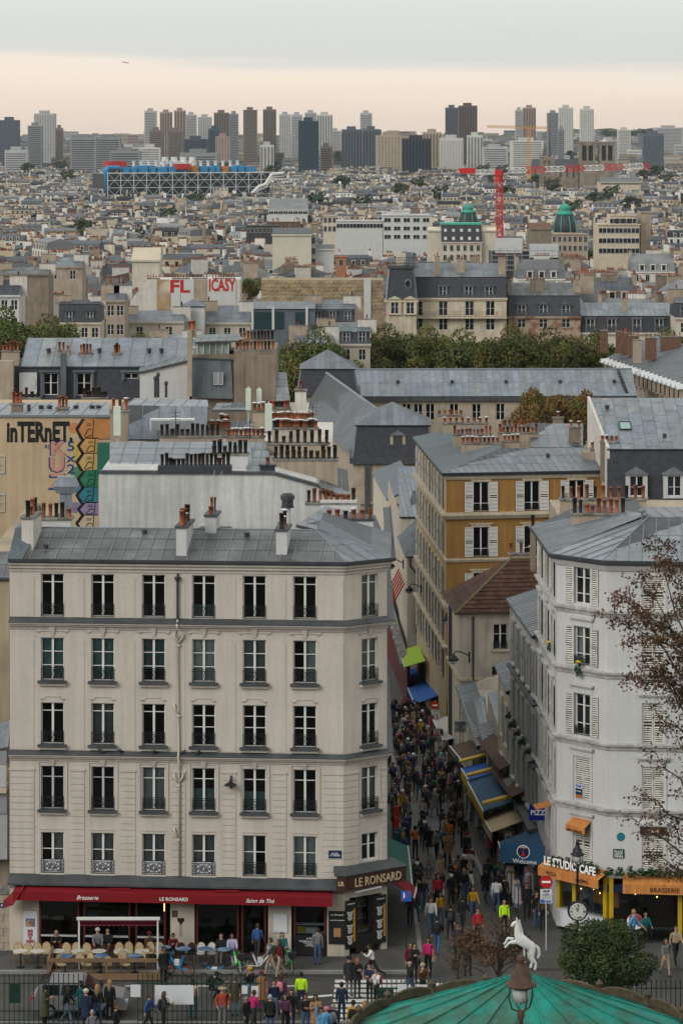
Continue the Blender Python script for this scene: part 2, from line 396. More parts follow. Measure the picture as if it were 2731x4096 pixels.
def window(parent, fc, s, z, w, h, tr=(.78,), frame='white frame', rail=None, glass='glass', curtain=None, shutters=None, closed=None, sill=None, railh=.58, shw=None, lit=None):
 M = fc.at(s, 0, z)
 if closed:
  o = inst('window', shutter_frame(w, h), parent, M); lw = w / 2 - .03
  for i in (0, 1): inst('shutter', shutter_mesh(lw, h - .1, closed), o, M @ T(-w / 2 + .02 + i * (w / 2 - .01), .05, .05))
  return o
 o = inst('window', frame_mesh(w, h, tr, frame), parent, M); pm = pane_mesh(w, h, glass)
 inst('pane', pm, o, M); inst('pane', pm, o, M @ Matrix.Diagonal((-1, 1, 1, 1)))
 if curtain:
  cm, side, q = curtain
  def f():
   b = MB(); n = 10; x0, x1 = {0: (-w / 2, w / 2), 1: (-w / 2, -.05), 2: (.05, w / 2)}[side]; z0 = h * (1 - q) if q > 0 else .05; z1 = h if q > 0 else h * -q
   vs = [(x0 + (x1 - x0) * i / n, .26 + .02 * (i % 2), zz) for zz in (z0, z1) for i in range(n + 1)]
   b.add(vs, [(i, i + 1, n + 2 + i, n + 1 + i) for i in range(n)]); return b.mesh('curtain', cm)
  inst('curtain', cached(('cu', round(w, 2), round(h, 2), curtain), f), o, M)
 if rail is not None: inst('railing', railing_mesh(w - .01, railh, style=rail), o, M)
 if sill:
  d, th, e, mm = sill
  inst('sill', cached(('sl', round(w, 2), sill), lambda: MB().box(-w / 2 - e, w / 2 + e, -d, .02, -.10, 0.0, 0).box(-w / 2 - e + .03, w / 2 + e - .03, -d * .6, .02, -.10 - th, -.10, 1).mesh('sill', [mm, 'beige trim'])), o, M)
 if shutters:
  lw = shw or w / 2
  for sg in (-1, 1):
   a = R(rng.uniform(2, 9)) * sg
   MM = M @ T(sg * w / 2, -.035, 0) @ RZ(-a) @ T(0 if sg > 0 else -lw, 0, 0)
   inst('shutter', shutter_mesh(lw, h, shutters), o, MM)
 return o
def shutter_frame(w, h):
 def f():
  b = MB(); t = .03
  b.box(-w / 2, -w / 2 + t, .02, .12, 0, h); b.box(w / 2 - t, w / 2, .02, .12, 0, h); b.box(-w / 2 + t, w / 2 - t, .02, .12, h - t, h); b.box(-w / 2 + t, w / 2 - t, .09, .12, 0, h - t)
  return b.mesh('window', 'white frame')
 return cached(('sf', round(w, 2), round(h, 2)), f)
def mould(name, parent, fcs, prof, matn, ext0=0, ext1=0):
 """moulding swept along a chain of faces; prof = [(out, z) ...] bottom to top; mitred at the joints"""
 if isinstance(fcs, Face): fcs = [fcs]
 pts = [fcs[0].pt(-ext0)] + [f.B for f in fcs[:-1]] + [fcs[-1].pt(fcs[-1].L + ext1)]
 nrm = [Vector((math.sin(f.ang), -math.cos(f.ang), 0)) for f in fcs]; vn = []
 for i in range(len(pts)):
  a = nrm[max(i - 1, 0)]; c = nrm[min(i, len(nrm) - 1)]; m = (a + c).normalized(); vn.append(m / max(m.dot(a), .3))
 vs = []; k = len(prof)
 for p, n in zip(pts, vn): vs += [Vector((p.x, p.y, z)) + n * o for o, z in prof]
 fs = [(i * k + j, (i + 1) * k + j, (i + 1) * k + (j + 1) % k, i * k + (j + 1) % k) for i in range(len(pts) - 1) for j in range(k)]
 fs += [tuple(range(k)), tuple(range(len(vs) - 1, len(vs) - k - 1, -1))]
 return MB().add(vs, fs).wbuild(name, matn, parent)
# ---- sheet roofs
def clip2(poly, a0, a1, b0, b1):
 def cut(ps, f):
  out = []
  for i in range(len(ps)):
   p, q = ps[i], ps[(i + 1) % len(ps)]; fp, fq = f(p), f(q)
   if fp >= 0: out.append(p)
   if (fp >= 0) != (fq >= 0): t = fp / (fp - fq); out.append((p[0] + (q[0] - p[0]) * t, p[1] + (q[1] - p[1]) * t))
  return out
 for f in (lambda p: p[0] - a0, lambda p: a1 - p[0], lambda p: p[1] - b0, lambda p: b1 - p[1]):
  poly = cut(poly, f)
  if len(poly) < 3: return []
 ar = abs(sum(poly[i][0] * poly[(i + 1) % len(poly)][1] - poly[(i + 1) % len(poly)][0] * poly[i][1] for i in range(len(poly)))) / 2
 return poly if ar > .02 else []
def zinc(parent, pts, w=.6, row=1.6, matn='zinc', seam=.028, th=.12, sheet='zinc_sheet', stag=.0, roofname='roof', ridge=None):
 pts = [Vector(p) for p in pts]; n = Vector((0, 0, 0))
 for i in range(len(pts)): n += (pts[i] - pts[0]).cross(pts[(i + 1) % len(pts)] - pts[0])
 n.normalize(); e = (pts[1] - pts[0]).normalized()
 if n.z < 0: n = -n
 up = n.cross(e)
 if up.z < 0: up = -up
 o0 = pts[0]; B = Matrix((( e.x, up.x, n.x, o0.x), (e.y, up.y, n.y, o0.y), (e.z, up.z, n.z, o0.z), (0, 0, 0, 1)))
 p2 = [((p - o0).dot(e), (p - o0).dot(up)) for p in pts]
 rb = MB().slab(pts if True else 0, th) if True else None
 roof = rb.wbuild(roofname, 'lead', parent)
 amin, amax = min(p[0] for p in p2), max(p[0] for p in p2); bmin, bmax = min(p[1] for p in p2), max(p[1] for p in p2)
 nc = max(1, round((amax - amin) / w)); w = (amax - amin) / nc; nr = max(1, round((bmax - bmin) / row)); row = (bmax - bmin) / nr
 flip = n.dot(e.cross(up)) < 0
 g = .006
 for i in range(nc):
  sh = stag * row * ((i * 37) % 5 - 2) / 2
  for j in range(-1 if stag else 0, nr + (1 if stag else 0)):
   c = clip2(p2, amin + i * w + g, amin + (i + 1) * w - g, max(bmin, bmin + j * row + sh + g), min(bmax, bmin + (j + 1) * row + sh - g))
   if not c: continue
   ox, oy = amin + i * w, bmin + j * row + sh; key = ('zs', matn, tuple((round(x - ox, 2), round(y - oy, 2)) for x, y in c))
   lift = .010 + .012
   def f():
    k = [(x - ox, y - oy) for x, y in c]; top = [(x, y, .010 + .014 * (1 - y / row)) for x, y in k]; bot = [(x, y, .001) for x, y in k]
    return MB().frustum(bot, top).mesh(sheet, matn)
   inst(sheet, cached(key, f), roof, B @ T(ox, oy, 0))
 sb = MB(); sb.M = B; hh = seam * 1.5
 for i in range(nc + 1):
  a = amin + i * w; a = min(max(a, amin + seam), amax - seam); ys = []
  for k in range(len(p2)):
   p, q = p2[k], p2[(k + 1) % len(p2)]
   if (p[0] - a) * (q[0] - a) <= 0 and abs(p[0] - q[0]) > 1e-6: ys.append(p[1] + (q[1] - p[1]) * (a - p[0]) / (q[0] - p[0]))
  if len(ys) >= 2 and max(ys) - min(ys) > .1:
   y0, y1 = min(ys), max(ys)
   sb.frustum([(a - seam, y0, .01), (a + seam, y0, .01), (a + seam, y1, .01), (a - seam, y1, .01)], [(a - seam * .5, y0, hh + .02), (a + seam * .5, y0, hh + .02), (a + seam * .5, y1, hh + .02), (a - seam * .5, y1, hh + .02)])
 sb.build('seam', 'zinc seam', roof)
 return roof
def ridge_bar(parent, pts, r=.06, matn='zinc seam', name='ridge_cap'): return MB().tube(pts, r, 5).wbuild(name, matn, parent)
# ---- chimneys
def pot_mesh(kind):
 def f():
  b = MB()
  if kind[0] == 't': b.lathe([(.10, 0), (.105, .03), (.085, .06), (.10, .62), (.115, .62), (.115, .68), (.08, .68), (.075, .5)], n=10)
  elif kind[0] == 's': b.lathe([(.12, 0), (.12, .03), (.10, .05), (.115, .34), (.13, .34), (.13, .40), (.09, .40), (.085, .3)], n=10)
  elif kind[0] == 'v': b.lathe([(.10, 0), (.12, .06), (.07, .1), (.10, .22), (.12, .30), (.10, .38), (.06, .42), (.13, .44), (.13, .47), (.05, .53)], n=10)
  if 'c' in kind[1:]:
   z = .46 if kind[0] == 's' else .74
   b.lathe([(.20, z), (.21, z + .015), (.02, z + .07)], n=10, m=1)
   for q in range(3): a = q * 2.1; b.bar((.1 * math.cos(a), .1 * math.sin(a), z - .12), (.13 * math.cos(a), .13 * math.sin(a), z + .01), .01, 1)
  return b.mesh('chimney_pot', ['black pot' if 'b' in kind else 'terracotta', 'cowl'], True)
 return cached(('pot', kind), f)
def chimney(parent, x, y, z0, z1, lx, ly, ang=0, pots='tst', matn='chimney plaster', rows=1, capm='cap', cap=.07, label=None):
 """stack centred at x, y; pots is a string like 't s tb sc' split on spaces, or one kind repeated: ('t', n)"""
 M = T(x, y, z0) @ RZ(ang); b = MB(); h = z1 - z0
 b.box(-lx / 2, lx / 2, -ly / 2, ly / 2, 0, h - .10); b.box(-lx / 2 - cap, lx / 2 + cap, -ly / 2 - cap, ly / 2 + cap, h - .10, h, 1)
 o = b.build('chimney', [matn, capm], parent, M)
 ks = pots.split() if isinstance(pots, str) else [rng.choice(pots[0].split()) for _ in range(pots[1])]
 n = (len(ks) + rows - 1) // rows
 for i, k in enumerate(ks):
  r, c = divmod(i, n)
  px = 0 if n == 1 else -lx / 2 + .14 + (lx - .28) * c / (n - 1); py = (r - (rows - 1) / 2) * ly * .55
  inst('chimney_pot', pot_mesh(k), o, M @ T(px + rng.uniform(-.02, .02), py, h) @ RZ(rng.uniform(0, 6)) @ Matrix.Scale(rng.uniform(.9, 1.12), 4))
 return o
def vent(parent, p, s=1.0): # half-round roof vent
 return inst('roof_vent', cached('vent', lambda: MB().lathe([(.12, 0), (.12, .16), (.17, .17), (.17, .2), (.03, .26)], n=8).mesh('roof_vent', 'gutter')), parent, T(p) @ Matrix.Scale(s, 4))
def skylight(parent, B, w, h, glassm='dark glass'):
 b = MB(); t = .07
 b.box(-w / 2, w / 2, 0, t, 0, .12); b.box(-w / 2, w / 2, h - t, h, 0, .12); b.box(-w / 2, -w / 2 + t, t, h - t, 0, .12); b.box(w / 2 - t, w / 2, t, h - t, 0, .12)
 o = b.build('skylight', 'gutter', parent, B); MB().box(-w / 2 + t, w / 2 - t, t, h - t, .06, .07).build('pane', glassm, o, B); return o
def on_roof(p0, p1, p2):
 """basis with x along p0->p1, y up the slope towards p2, origin p0"""
 e = (p1 - p0).normalized(); n = e.cross(p2 - p0).normalized()
 if n.z < 0: n = -n
 up = n.cross(e)
 return Matrix(((e.x, up.x, n.x, p0.x), (e.y, up.y, n.y, p0.y), (e.z, up.z, n.z, p0.z), (0, 0, 0, 1)))
def dormer(parent, fc, s, z, w=1.1, h=1.6, d=1.6, back=.0, style='gable', wallm='stone', roofm='zinc', frame='white frame', glass='dark glass', tr=(.5,), trim=.22):
 """dormer standing on a steep roof: its front lies `back` behind the facade plane"""
 M = fc.at(s, back, z); b = MB(); W = w / 2 + trim
 b.box(-W, -w / 2, 0, d, -.1, h + .12); b.box(w / 2, W, 0, d, -.1, h + .12); b.box(-w / 2, w / 2, 0, d, h, h + .12); b.box(-w / 2, w / 2, .05, d, -.1, 0); b.box(-w / 2, w / 2, .24, d, 0, h)
 b.box(-W - .05, W + .05, -.06, .05, -.16, -.1)
 o = b.build('dormer', wallm, parent, M); r = MB(); q = W + .14; z1 = h + .12
 if style == 'gable':
  r.frustum([(-q, -.18, z1), (q, -.18, z1), (0, -.18, z1 + .55)], [(-q, d, z1), (q, d, z1), (0, d, z1 + .55)])
 elif style == 'flat': r.box(-q, q, -.15, d, z1, z1 + .1)
 else: r.add([(q * math.cos(math.pi * i / 8), -.15, z1 + .45 * math.sin(math.pi * i / 8)) for i in range(9)] + [(q * math.cos(math.pi * i / 8), d, z1 + .45 * math.sin(math.pi * i / 8)) for i in range(9)],
        [(i, i + 1, 10 + i, 9 + i) for i in range(8)] + [tuple(range(8, -1, -1)), (0, 9, 17, 8)])
 r.build('dormer_roof', roofm, o, M)
 f = inst('window', frame_mesh(w, h, tr, frame), o, M); pm = pane_mesh(w, h, glass)
 MM = M; inst('pane', pm, o, MM); inst('pane', pm, o, MM @ Matrix.Diagonal((-1, 1, 1, 1)))
 return o
# ---- awnings
def awning(name, label, cat, a0, a1, out, drop, matn, val=.25, valm=None, tube='white frame', group=None, arm=True, parent=None, thick=.03):
 """a0, a1: wall edge left to right seen from outside (world); out: horizontal projection vector"""
 a0, a1, out = Vector(a0), Vector(a1), Vector(out); dn = Vector((0, 0, -drop)); b0, b1 = a0 + out + dn, a1 + out + dn
 t = thing(name, label, cat, (a0 + a1) / 2, group) if parent is None else parent
 MB().slab([a0, b0, b1, a1], thick).wbuild('canopy', matn, t)
 nrm = out.normalized() * .012
 if val: MB().frustum([b0 + nrm, b1 + nrm, b1 - nrm, b0 - nrm][::1], [p + Vector((0, 0, -val)) for p in (b0 + nrm, b1 + nrm, b1 - nrm, b0 - nrm)]).wbuild('valance', valm or matn, t)
 if tube: MB().bar(b0 + Vector((0, 0, .015)), b1 + Vector((0, 0, .015)), .045, n=6).wbuild('front_tube', tube, t)
 if arm:
  for q in (.12, .88):
   p = a0.lerp(a1, q) + Vector((0, 0, -.25)); r = b0.lerp(b1, q) + Vector((0, 0, -.04)); MB().bar(p, r, .025).wbuild('arm', 'grey frame', t)
 return t
# ---- vegetation
def crown_mesh(name, n, rx, ry, rz, leaf, matn, seed, lumps=14, hollow=.55, spread=.32):
 r = np.random.RandomState(seed); L = r.normal(size=(lumps, 3)); L /= np.linalg.norm(L, axis=1)[:, None]
 L *= r.uniform(.35, .78, (lumps, 1)); L[:, 2] = L[:, 2] * .9 + .05; rad = r.uniform(.24, .45, lumps) * spread / .32
 k = r.randint(0, lumps, n); d = r.normal(size=(n, 3)); d /= np.linalg.norm(d, axis=1)[:, None]
 p = L[k] + d * (rad[k] * r.uniform(hollow, 1.0, n) ** .6)[:, None]
 p *= np.array([rx, ry, rz]); nd = d + r.normal(size=(n, 3)) * .55; nd /= np.linalg.norm(nd, axis=1)[:, None]
 a = np.cross(nd, r.normal(size=(n, 3))); a /= np.linalg.norm(a, axis=1)[:, None]; b = np.cross(nd, a)
 s = leaf * r.uniform(.6, 1.3, (n, 1)); a *= s; b *= s * r.uniform(.5, .9, (n, 1))
 V = np.stack([p - a, p - b * .8 + a * .15, p + a, p + b], 1).reshape(-1, 3)
 me = bpy.data.meshes.new(name); me.vertices.add(4 * n); me.vertices.foreach_set('co', V.ravel())
 me.loops.add(4 * n); me.loops.foreach_set('vertex_index', np.arange(4 * n)); me.polygons.add(n); me.polygons.foreach_set('loop_start', np.arange(0, 4 * n, 4))
 me.materials.append(MATS[matn]); me.update(calc_edges=True); me.validate(); return me
def trunk_mesh(h, r, spread, seed, nb=6):
 q = random.Random(seed); b = MB(); b.tube([(0, 0, 0), (q.uniform(-.1, .1), q.uniform(-.1, .1), h * .35), (0, 0, h * .62), (.1, 0, h)], [r * 1.25, r, r * .75, r * .25], 7)
 for i in range(nb):
  a = 2 * math.pi * i / nb + q.uniform(-.4, .4); z = h * q.uniform(.32, .7); l = spread * q.uniform(.6, .95)
  b.tube([(0, 0, z), (math.cos(a) * l * .45, math.sin(a) * l * .45, z + l * .4), (math.cos(a) * l, math.sin(a) * l, z + l * .7)], [r * .5, r * .33, r * .1], 5)
 return b.mesh('trunk', 'bark')
def tree(name, label, p, crown, trunk, zc, M=Matrix(), group=None, cat='tree', cname='crown'):
 p = T(Vector(p)); t = thing(name, label, cat, p, group); inst('trunk', trunk, t, p); inst(cname, crown, t, p @ T(0, 0, zc) @ M); return t
# ---- people
CLOTH = {}
for n_, c_ in dict(black=(.012, .012, .014), charcoal=(.03, .031, .034), grey=(.14, .14, .145), white=(.58, .58, .59), cream=(.46, .41, .34), navy=(.012, .02, .05), blue=(.03, .075, .21),
        jeans=(.045, .085, .16), pale_jeans=(.15, .21, .29), beige=(.33, .25, .17), camel=(.27, .15, .07), brown=(.07, .038, .022), red=(.33, .018, .022), burgundy=(.11, .012, .02),
        orange=(.46, .12, .012), mustard=(.40, .22, .02), pink=(.50, .17, .22), magenta=(.40, .02, .11), green=(.02, .20, .06), olive=(.062, .06, .03), teal=(.012, .11, .12), hi_vis=(.45, .75, .02),
        lilac=(.38, .36, .52), rust=(.30, .05, .025), sky=(.10, .30, .5), plum=(.09, .03, .07)).items():
 CLOTH[n_] = mat('cloth ' + n_, c_, .9, .1, 6)
HAIR = {n_: mat('hair ' + n_, c_, .8, .15, 20) for n_, c_ in dict(dark=(.012, .009, .008), brown=(.05, .026, .014), fair=(.27, .17, .08), grey=(.30, .30, .30), ginger=(.20, .07, .02)).items()}
def skel(pose):
 p = dict(lean=0, thL=0, knL=0, thR=0, knR=0, uaL=0, elL=.15, uaR=0, elR=.15, ab=.12, sit=False, inw=0, bulk=1.16); p.update(pose)
 zp = .52 if p['sit'] else max(.42 * math.cos(p['th' + s] - p['kn' + s]) + .43 * math.cos(p['th' + s]) for s in 'LR') + .07 + .04
 J, E, RR = [], [], []; SEG = []
 def j(v, r): J.append(Vector(v)); RR.append(r); return len(J) - 1
 def ed(a, b, k): E.append((a, b)); SEG.append(k)
 up = Vector((0, -math.sin(p['lean']), math.cos(p['lean']))); c0 = Vector((0, 0, zp)); k = p['bulk']
 pel = j(c0, .135 * k); wa = j(c0 + up * .2, .128 * k); ch = j(c0 + up * .38, .15 * k); nb = j(c0 + up * .50, .075); nk = j(c0 + up * .56, .052); hd = j(c0 + up * .655 + Vector((0, -.012, 0)), .088); ht = j(c0 + up * .73, .062)
 ed(pel, wa, 't'); ed(wa, ch, 't'); ed(ch, nb, 't'); ed(nb, nk, 'n'); ed(nk, hd, 'n'); ed(hd, ht, 'n')
 hands = []
 for sg, s in ((-1, 'L'), (1, 'R')):
  hp = j(c0 + Vector((sg * .09, 0, -.05)), .092); th, kn = p['th' + s], p['kn' + s]
  d = Vector((sg * .03, -math.sin(th), -math.cos(th))); kp = J[hp] + d * .42; kj = j(kp, .064); d2 = Vector((0, -math.sin(th - kn), -math.cos(th - kn))); ap = kp + d2 * .40; aj = j(ap, .044)
  tilt = min(0, th - kn) * .7; fo = Vector((sg * .02, -.16 * math.cos(tilt), -.05 - .16 * math.sin(-tilt) * .6)); hl = j(ap + Vector((0, .02, -.045)), .045); to = j(ap + fo, .036)
  ed(pel, hp, 'l'); ed(hp, kj, 'l'); ed(kj, aj, 'l'); ed(aj, hl, 'f'); ed(hl, to, 'f')
  sh = j(c0 + up * .455 + Vector((sg * .175, 0, 0)), .062 * k); ua, el = p['ua' + s], p['el' + s]
  a1 = Vector((sg * math.sin(p['ab']), -math.sin(ua) * math.cos(p['ab']), -math.cos(ua) * math.cos(p['ab']))); ep = J[sh] + a1 * .28; ej = j(ep, .050 * k)
  a2 = Vector((sg * (math.sin(p['ab']) * .3 - p['inw']), -math.sin(ua + el), -math.cos(ua + el))).normalized(); wp = ep + a2 * .24; wj = j(wp, .035); hj = j(wp + a2 * .09, .033)
  ed(ch, sh, 't'); ed(sh, ej, 't'); ed(ej, wj, 't'); ed(wj, hj, 'h'); hands.append((wp, a2, sg))
 return J, E, RR, SEG, hands, J[hd], up, c0
def body_protos(poses):
 obs = {}
 for k, pose in poses.items():
  J, E, RR, SEG, hands, hd, up, c0 = skel(pose)
  me = bpy.data.meshes.new('body'); me.from_pydata([tuple(v) for v in J], E, []); o = bpy.data.objects.new('body', me); COL.objects.link(o)
  sk = o.modifiers.new('s', 'SKIN'); sk.use_smooth_shade = True; sk.branch_smoothing = .5
  lay = me.skin_vertices[0] if me.skin_vertices else None
  if lay is None:
   bpy.context.view_layer.objects.active = o; bpy.ops.mesh.customdata_skin_add() if hasattr(bpy.ops.mesh, 'customdata_skin_add') else None; lay = me.skin_vertices[0]
  for i, r in enumerate(RR): lay.data[i].radius = (r, r); lay.data[i].use_root = (i == 0)
  ss = o.modifiers.new('u', 'SUBSURF'); ss.levels = 2; ss.render_levels = 2
  obs[k] = (o, J, E, SEG, hands, hd, up, c0)
 dg = bpy.context.evaluated_depsgraph_get(); out = {}
 for k, (o, J, E, SEG, hands, hd, up, c0) in obs.items():
  m0 = bpy.data.meshes.new_from_object(o.evaluated_get(dg)); n = len(m0.vertices); co = np.empty(n * 3); m0.vertices.foreach_get('co', co); co = co.reshape(-1, 3)
  A = np.array([J[a] for a, b in E]); Bv = np.array([J[b] for a, b in E]) - A
  def near(q):
   t = np.clip(((q[:, None] - A) * Bv).sum(2) / (Bv * Bv).sum(1), 0, 1); d = np.linalg.norm(q[:, None] - A - t[..., None] * Bv, axis=2); return d.argmin(1)
  seg = near(co); tor = np.array([SEG[s] == 't' and i_ < 3 for i_, s in enumerate(range(len(E)))])
  istor = tor[seg]; y = co[:, 1]; cy = c0.y + (co[:, 2] - c0.z) * (up.y / max(up.z, .2)); co[:, 1] = np.where(istor, cy + (y - cy) * .78, y); co[:, 0] = np.where(istor, co[:, 0] * 1.12, co[:, 0])
  faces = [tuple(p.vertices) for p in m0.polygons]; cen = np.array([co[list(f)].mean(0) for f in faces]); sg = near(cen)
  mi = [{'t': 1, 'l': 2, 'f': 3, 'n': 0, 'h': 0}[SEG[s]] for s in sg]
  mi = [2 if m == 1 and sgm == 0 and (c[2] - c0.z) < .06 else m for m, c, sgm in zip(mi, cen, sg)]
  b = MB(); b.v = [tuple(v) for v in co]; b.f = faces; b.m = mi
  for wp, d, s in hands:
   e = d.cross(Vector((1, 0, 0))); e = e.normalized() if e.length > .1 else Vector((0, 1, 0)); base = wp + d * .085
   for q in range(4):
    st = base + e * (.022 * (q - 1.5)); l = (.065, .078, .072, .055)[q]; b.tube([st, st + d * l * .55, st + d * l * .9 + Vector((-s * .02, 0, 0))], [.010, .009, .007], 4, 0)
   st = wp + d * .03 + e * -.03; b.tube([st, st + d * .045 - e * .03, st + d * .075 - e * .03], [.011, .010, .008], 4, 0)
  f = Vector((0, -1, 0)); hc = hd
  b.tube([hc + Vector((0, -.085, .03)), hc + Vector((0, -.112, -.012)), hc + Vector((0, -.09, -.018))], [.008, .015, .006], 4, 0)
  for s in (-1, 1):
   b.lathe([(.002, -.012), (.012, 0), (.002, .012)], tuple(hc + Vector((s * .032, -.083, .022))), 6, 4); b.tube([hc + Vector((s * .086, 0, .03)), hc + Vector((s * .094, .01, 0)), hc + Vector((s * .086, 0, -.03))], .014, 4, 0)
  b.tube([hc + Vector((-.022, -.088, -.045)), hc + Vector((.022, -.088, -.045))], .005, 4, 5)
  me = b.mesh('person', ['skin', 'cloth black', 'cloth jeans', 'cloth charcoal', 'hair dark', 'cloth burgundy'], True)
  out[k] = (me, hd.copy(), up.copy(), c0.copy())
 for o in [v[0] for v in obs.values()]: m = o.data; bpy.data.objects.remove(o); bpy.data.meshes.remove(m)
 return out
POSES = dict(
 stand=dict(ab=.14, elL=.25, elR=.2, thL=.03, thR=-.03), phone=dict(uaL=.35, elL=1.75, uaR=.3, elR=1.6, inw=.45, lean=.04), walk_a=dict(thL=.42, knL=.18, thR=-.34, knR=.22, uaL=-.4, elL=.35, uaR=.42, elR=.45, lean=.05),
 walk_b=dict(thL=-.25, knL=.45, thR=.25, knR=.08, uaL=.3, elL=.5, uaR=-.28, elR=.3, lean=.03), pockets=dict(uaL=-.15, elL=.9, uaR=-.15, elR=.9, ab=.35, inw=.3), crossed=dict(uaL=.45, elL=1.45, uaR=.45, elR=1.35, inw=.85, ab=.2),
 camera=dict(uaL=.85, elL=1.7, uaR=.85, elR=1.7, inw=.35, ab=.3), bag=dict(uaL=.05, elL=1.3, uaR=.1, elR=.25, thL=.2, thR=-.15, knR=.15), run=dict(thL=.95, knL=.95, thR=-.5, knR=.55, uaL=-.8, elL=1.5, uaR=.75, elR=1.5, lean=.28),
 sit=dict(sit=True, thL=1.45, knL=1.4, thR=1.42, knR=1.45, uaL=.4, elL=.8, uaR=.4, elR=.9, inw=.2), sit_phone=dict(sit=True, thL=1.45, knL=1.2, thR=1.4, knR=1.5, uaL=.5, elL=1.6, uaR=.5, elR=1.5, inw=.4, lean=.25),
 crouch=dict(thL=1.6, knL=2.1, thR=1.3, knR=2.0, uaL=.9, elL=.8, uaR=.9, elR=.8, lean=.5, inw=.3), wave=dict(uaL=2.7, elL=.3, uaR=.1, elR=.2, thL=.1, thR=-.1))
BODY = body_protos(POSES)
def hair_mesh(kind):
 def f():
  b = MB(); n, k = 12, 9; vs, fs = [], []
  rx, ry, rz = (.097, .112, .118) if kind != 'hat' else (.106, .12, .12)
  for i in range(k + 1):
   ph = math.pi * i / k * (.62 if kind in ('hat', 'bald') else .86)
   for j in range(n):
    t = 2 * math.pi * j / n; x, y, z = rx * math.sin(ph) * math.sin(t), ry * math.sin(ph) * math.cos(t) + .012, rz * math.cos(ph) + .012
    if kind == 'long' and y > -.02 and i >= k - 3: z -= .09 * (i - k + 4); y += .01; x *= 1.1
    vs.append((x, y, z))
  for i in range(k):
   for j in range(n):
    a = (i * n + j, (i + 1) * n + j, (i + 1) * n + (j + 1) % n, i * n + (j + 1) % n); c = sum((Vector(vs[q]) for q in a), Vector()) / 4
    if kind != 'hat' and c.y < -.03 and c.z < .075: continue
    if kind == 'bald' and c.z > .05: continue
    fs.append(a)
  if kind == 'hat': b.tube([(.108 * math.sin(t), .122 * math.cos(t) + .012, .045) for t in [2 * math.pi * q / 12 for q in range(13)]], .018, 5)
  b.add(vs, fs)
  if kind == 'brim': b.lathe([(.12, .055), (.19, .05), (.19, .06), (.12, .075)], (0, .01, 0), 14)
  return b.mesh('hair', 'hair dark', True)
 return cached(('hair', kind), f)
def coat_mesh(l):
 def f():
  b = MB(); rings = []; n = 14
  for z, rx, ry in ((.30, .165, .125), (.12, .165, .13), (0, .185, .145), (-.2, .20, .165), (-l, .225, .2)): rings.append([(rx * math.cos(2 * math.pi * i / n), ry * math.sin(2 * math.pi * i / n), z) for i in range(n)])
  vs = [p for r in rings for p in r]; b.add(vs, [(i * n + j, i * n + (j + 1) % n, (i + 1) * n + (j + 1) % n, (i + 1) * n + j) for i in range(len(rings) - 1) for j in range(n)]); return b.mesh('coat', 'cloth black', True)
 return cached(('coat', l), f)
def pack_mesh(s=1.0):
 def f():
  b = MB(); n = 10; rings = [(z, w, d) for z, w, d in ((-.02, .10, .05), (.02, .14, .085), (.2, .15, .10), (.34, .13, .08), (.40, .07, .04))]; vs = []
  for z, w_, d in rings: vs += [((abs(math.cos(t)) ** .6) * math.copysign(1, math.cos(t)) * w_, .2 + (abs(math.sin(t)) ** .6) * math.copysign(1, math.sin(t)) * d, z) for t in [2 * math.pi * i / n for i in range(n)]]
  b.add(vs, [(i * n + j, i * n + (j + 1) % n, (i + 1) * n + (j + 1) % n, (i + 1) * n + j) for i in range(4) for j in range(n)] + [tuple(range(4 * n, 5 * n)), tuple(range(n - 1, -1, -1))])
  for x in (-.1, .1): b.tube([(x, .14, .36), (x, -.02, .47), (x, -.14, .36), (x * 1.2, -.13, .18), (x * 1.5, .1, .05)], .017, 4)
  return b.mesh('backpack', 'cloth black', True)
 return cached('pack', f)
def handbag_mesh():
 return cached('hbag', lambda: MB().frustum([(-.14, -.04, 0), (.14, -.04, 0), (.14, .04, 0), (-.14, .04, 0)], [(-.11, -.025, .2), (.11, -.025, .2), (.11, .025, .2), (-.11, .025, .2)]).tube([(-.09, 0, .19), (-.05, 0, .5), (.05, 0, .5), (.09, 0, .19)], .012, 4).mesh('handbag', 'cloth black'))
def setm(o, i, m):
 o.material_slots[i].link = 'OBJECT'; o.material_slots[i].material = m
PEOPLE = []
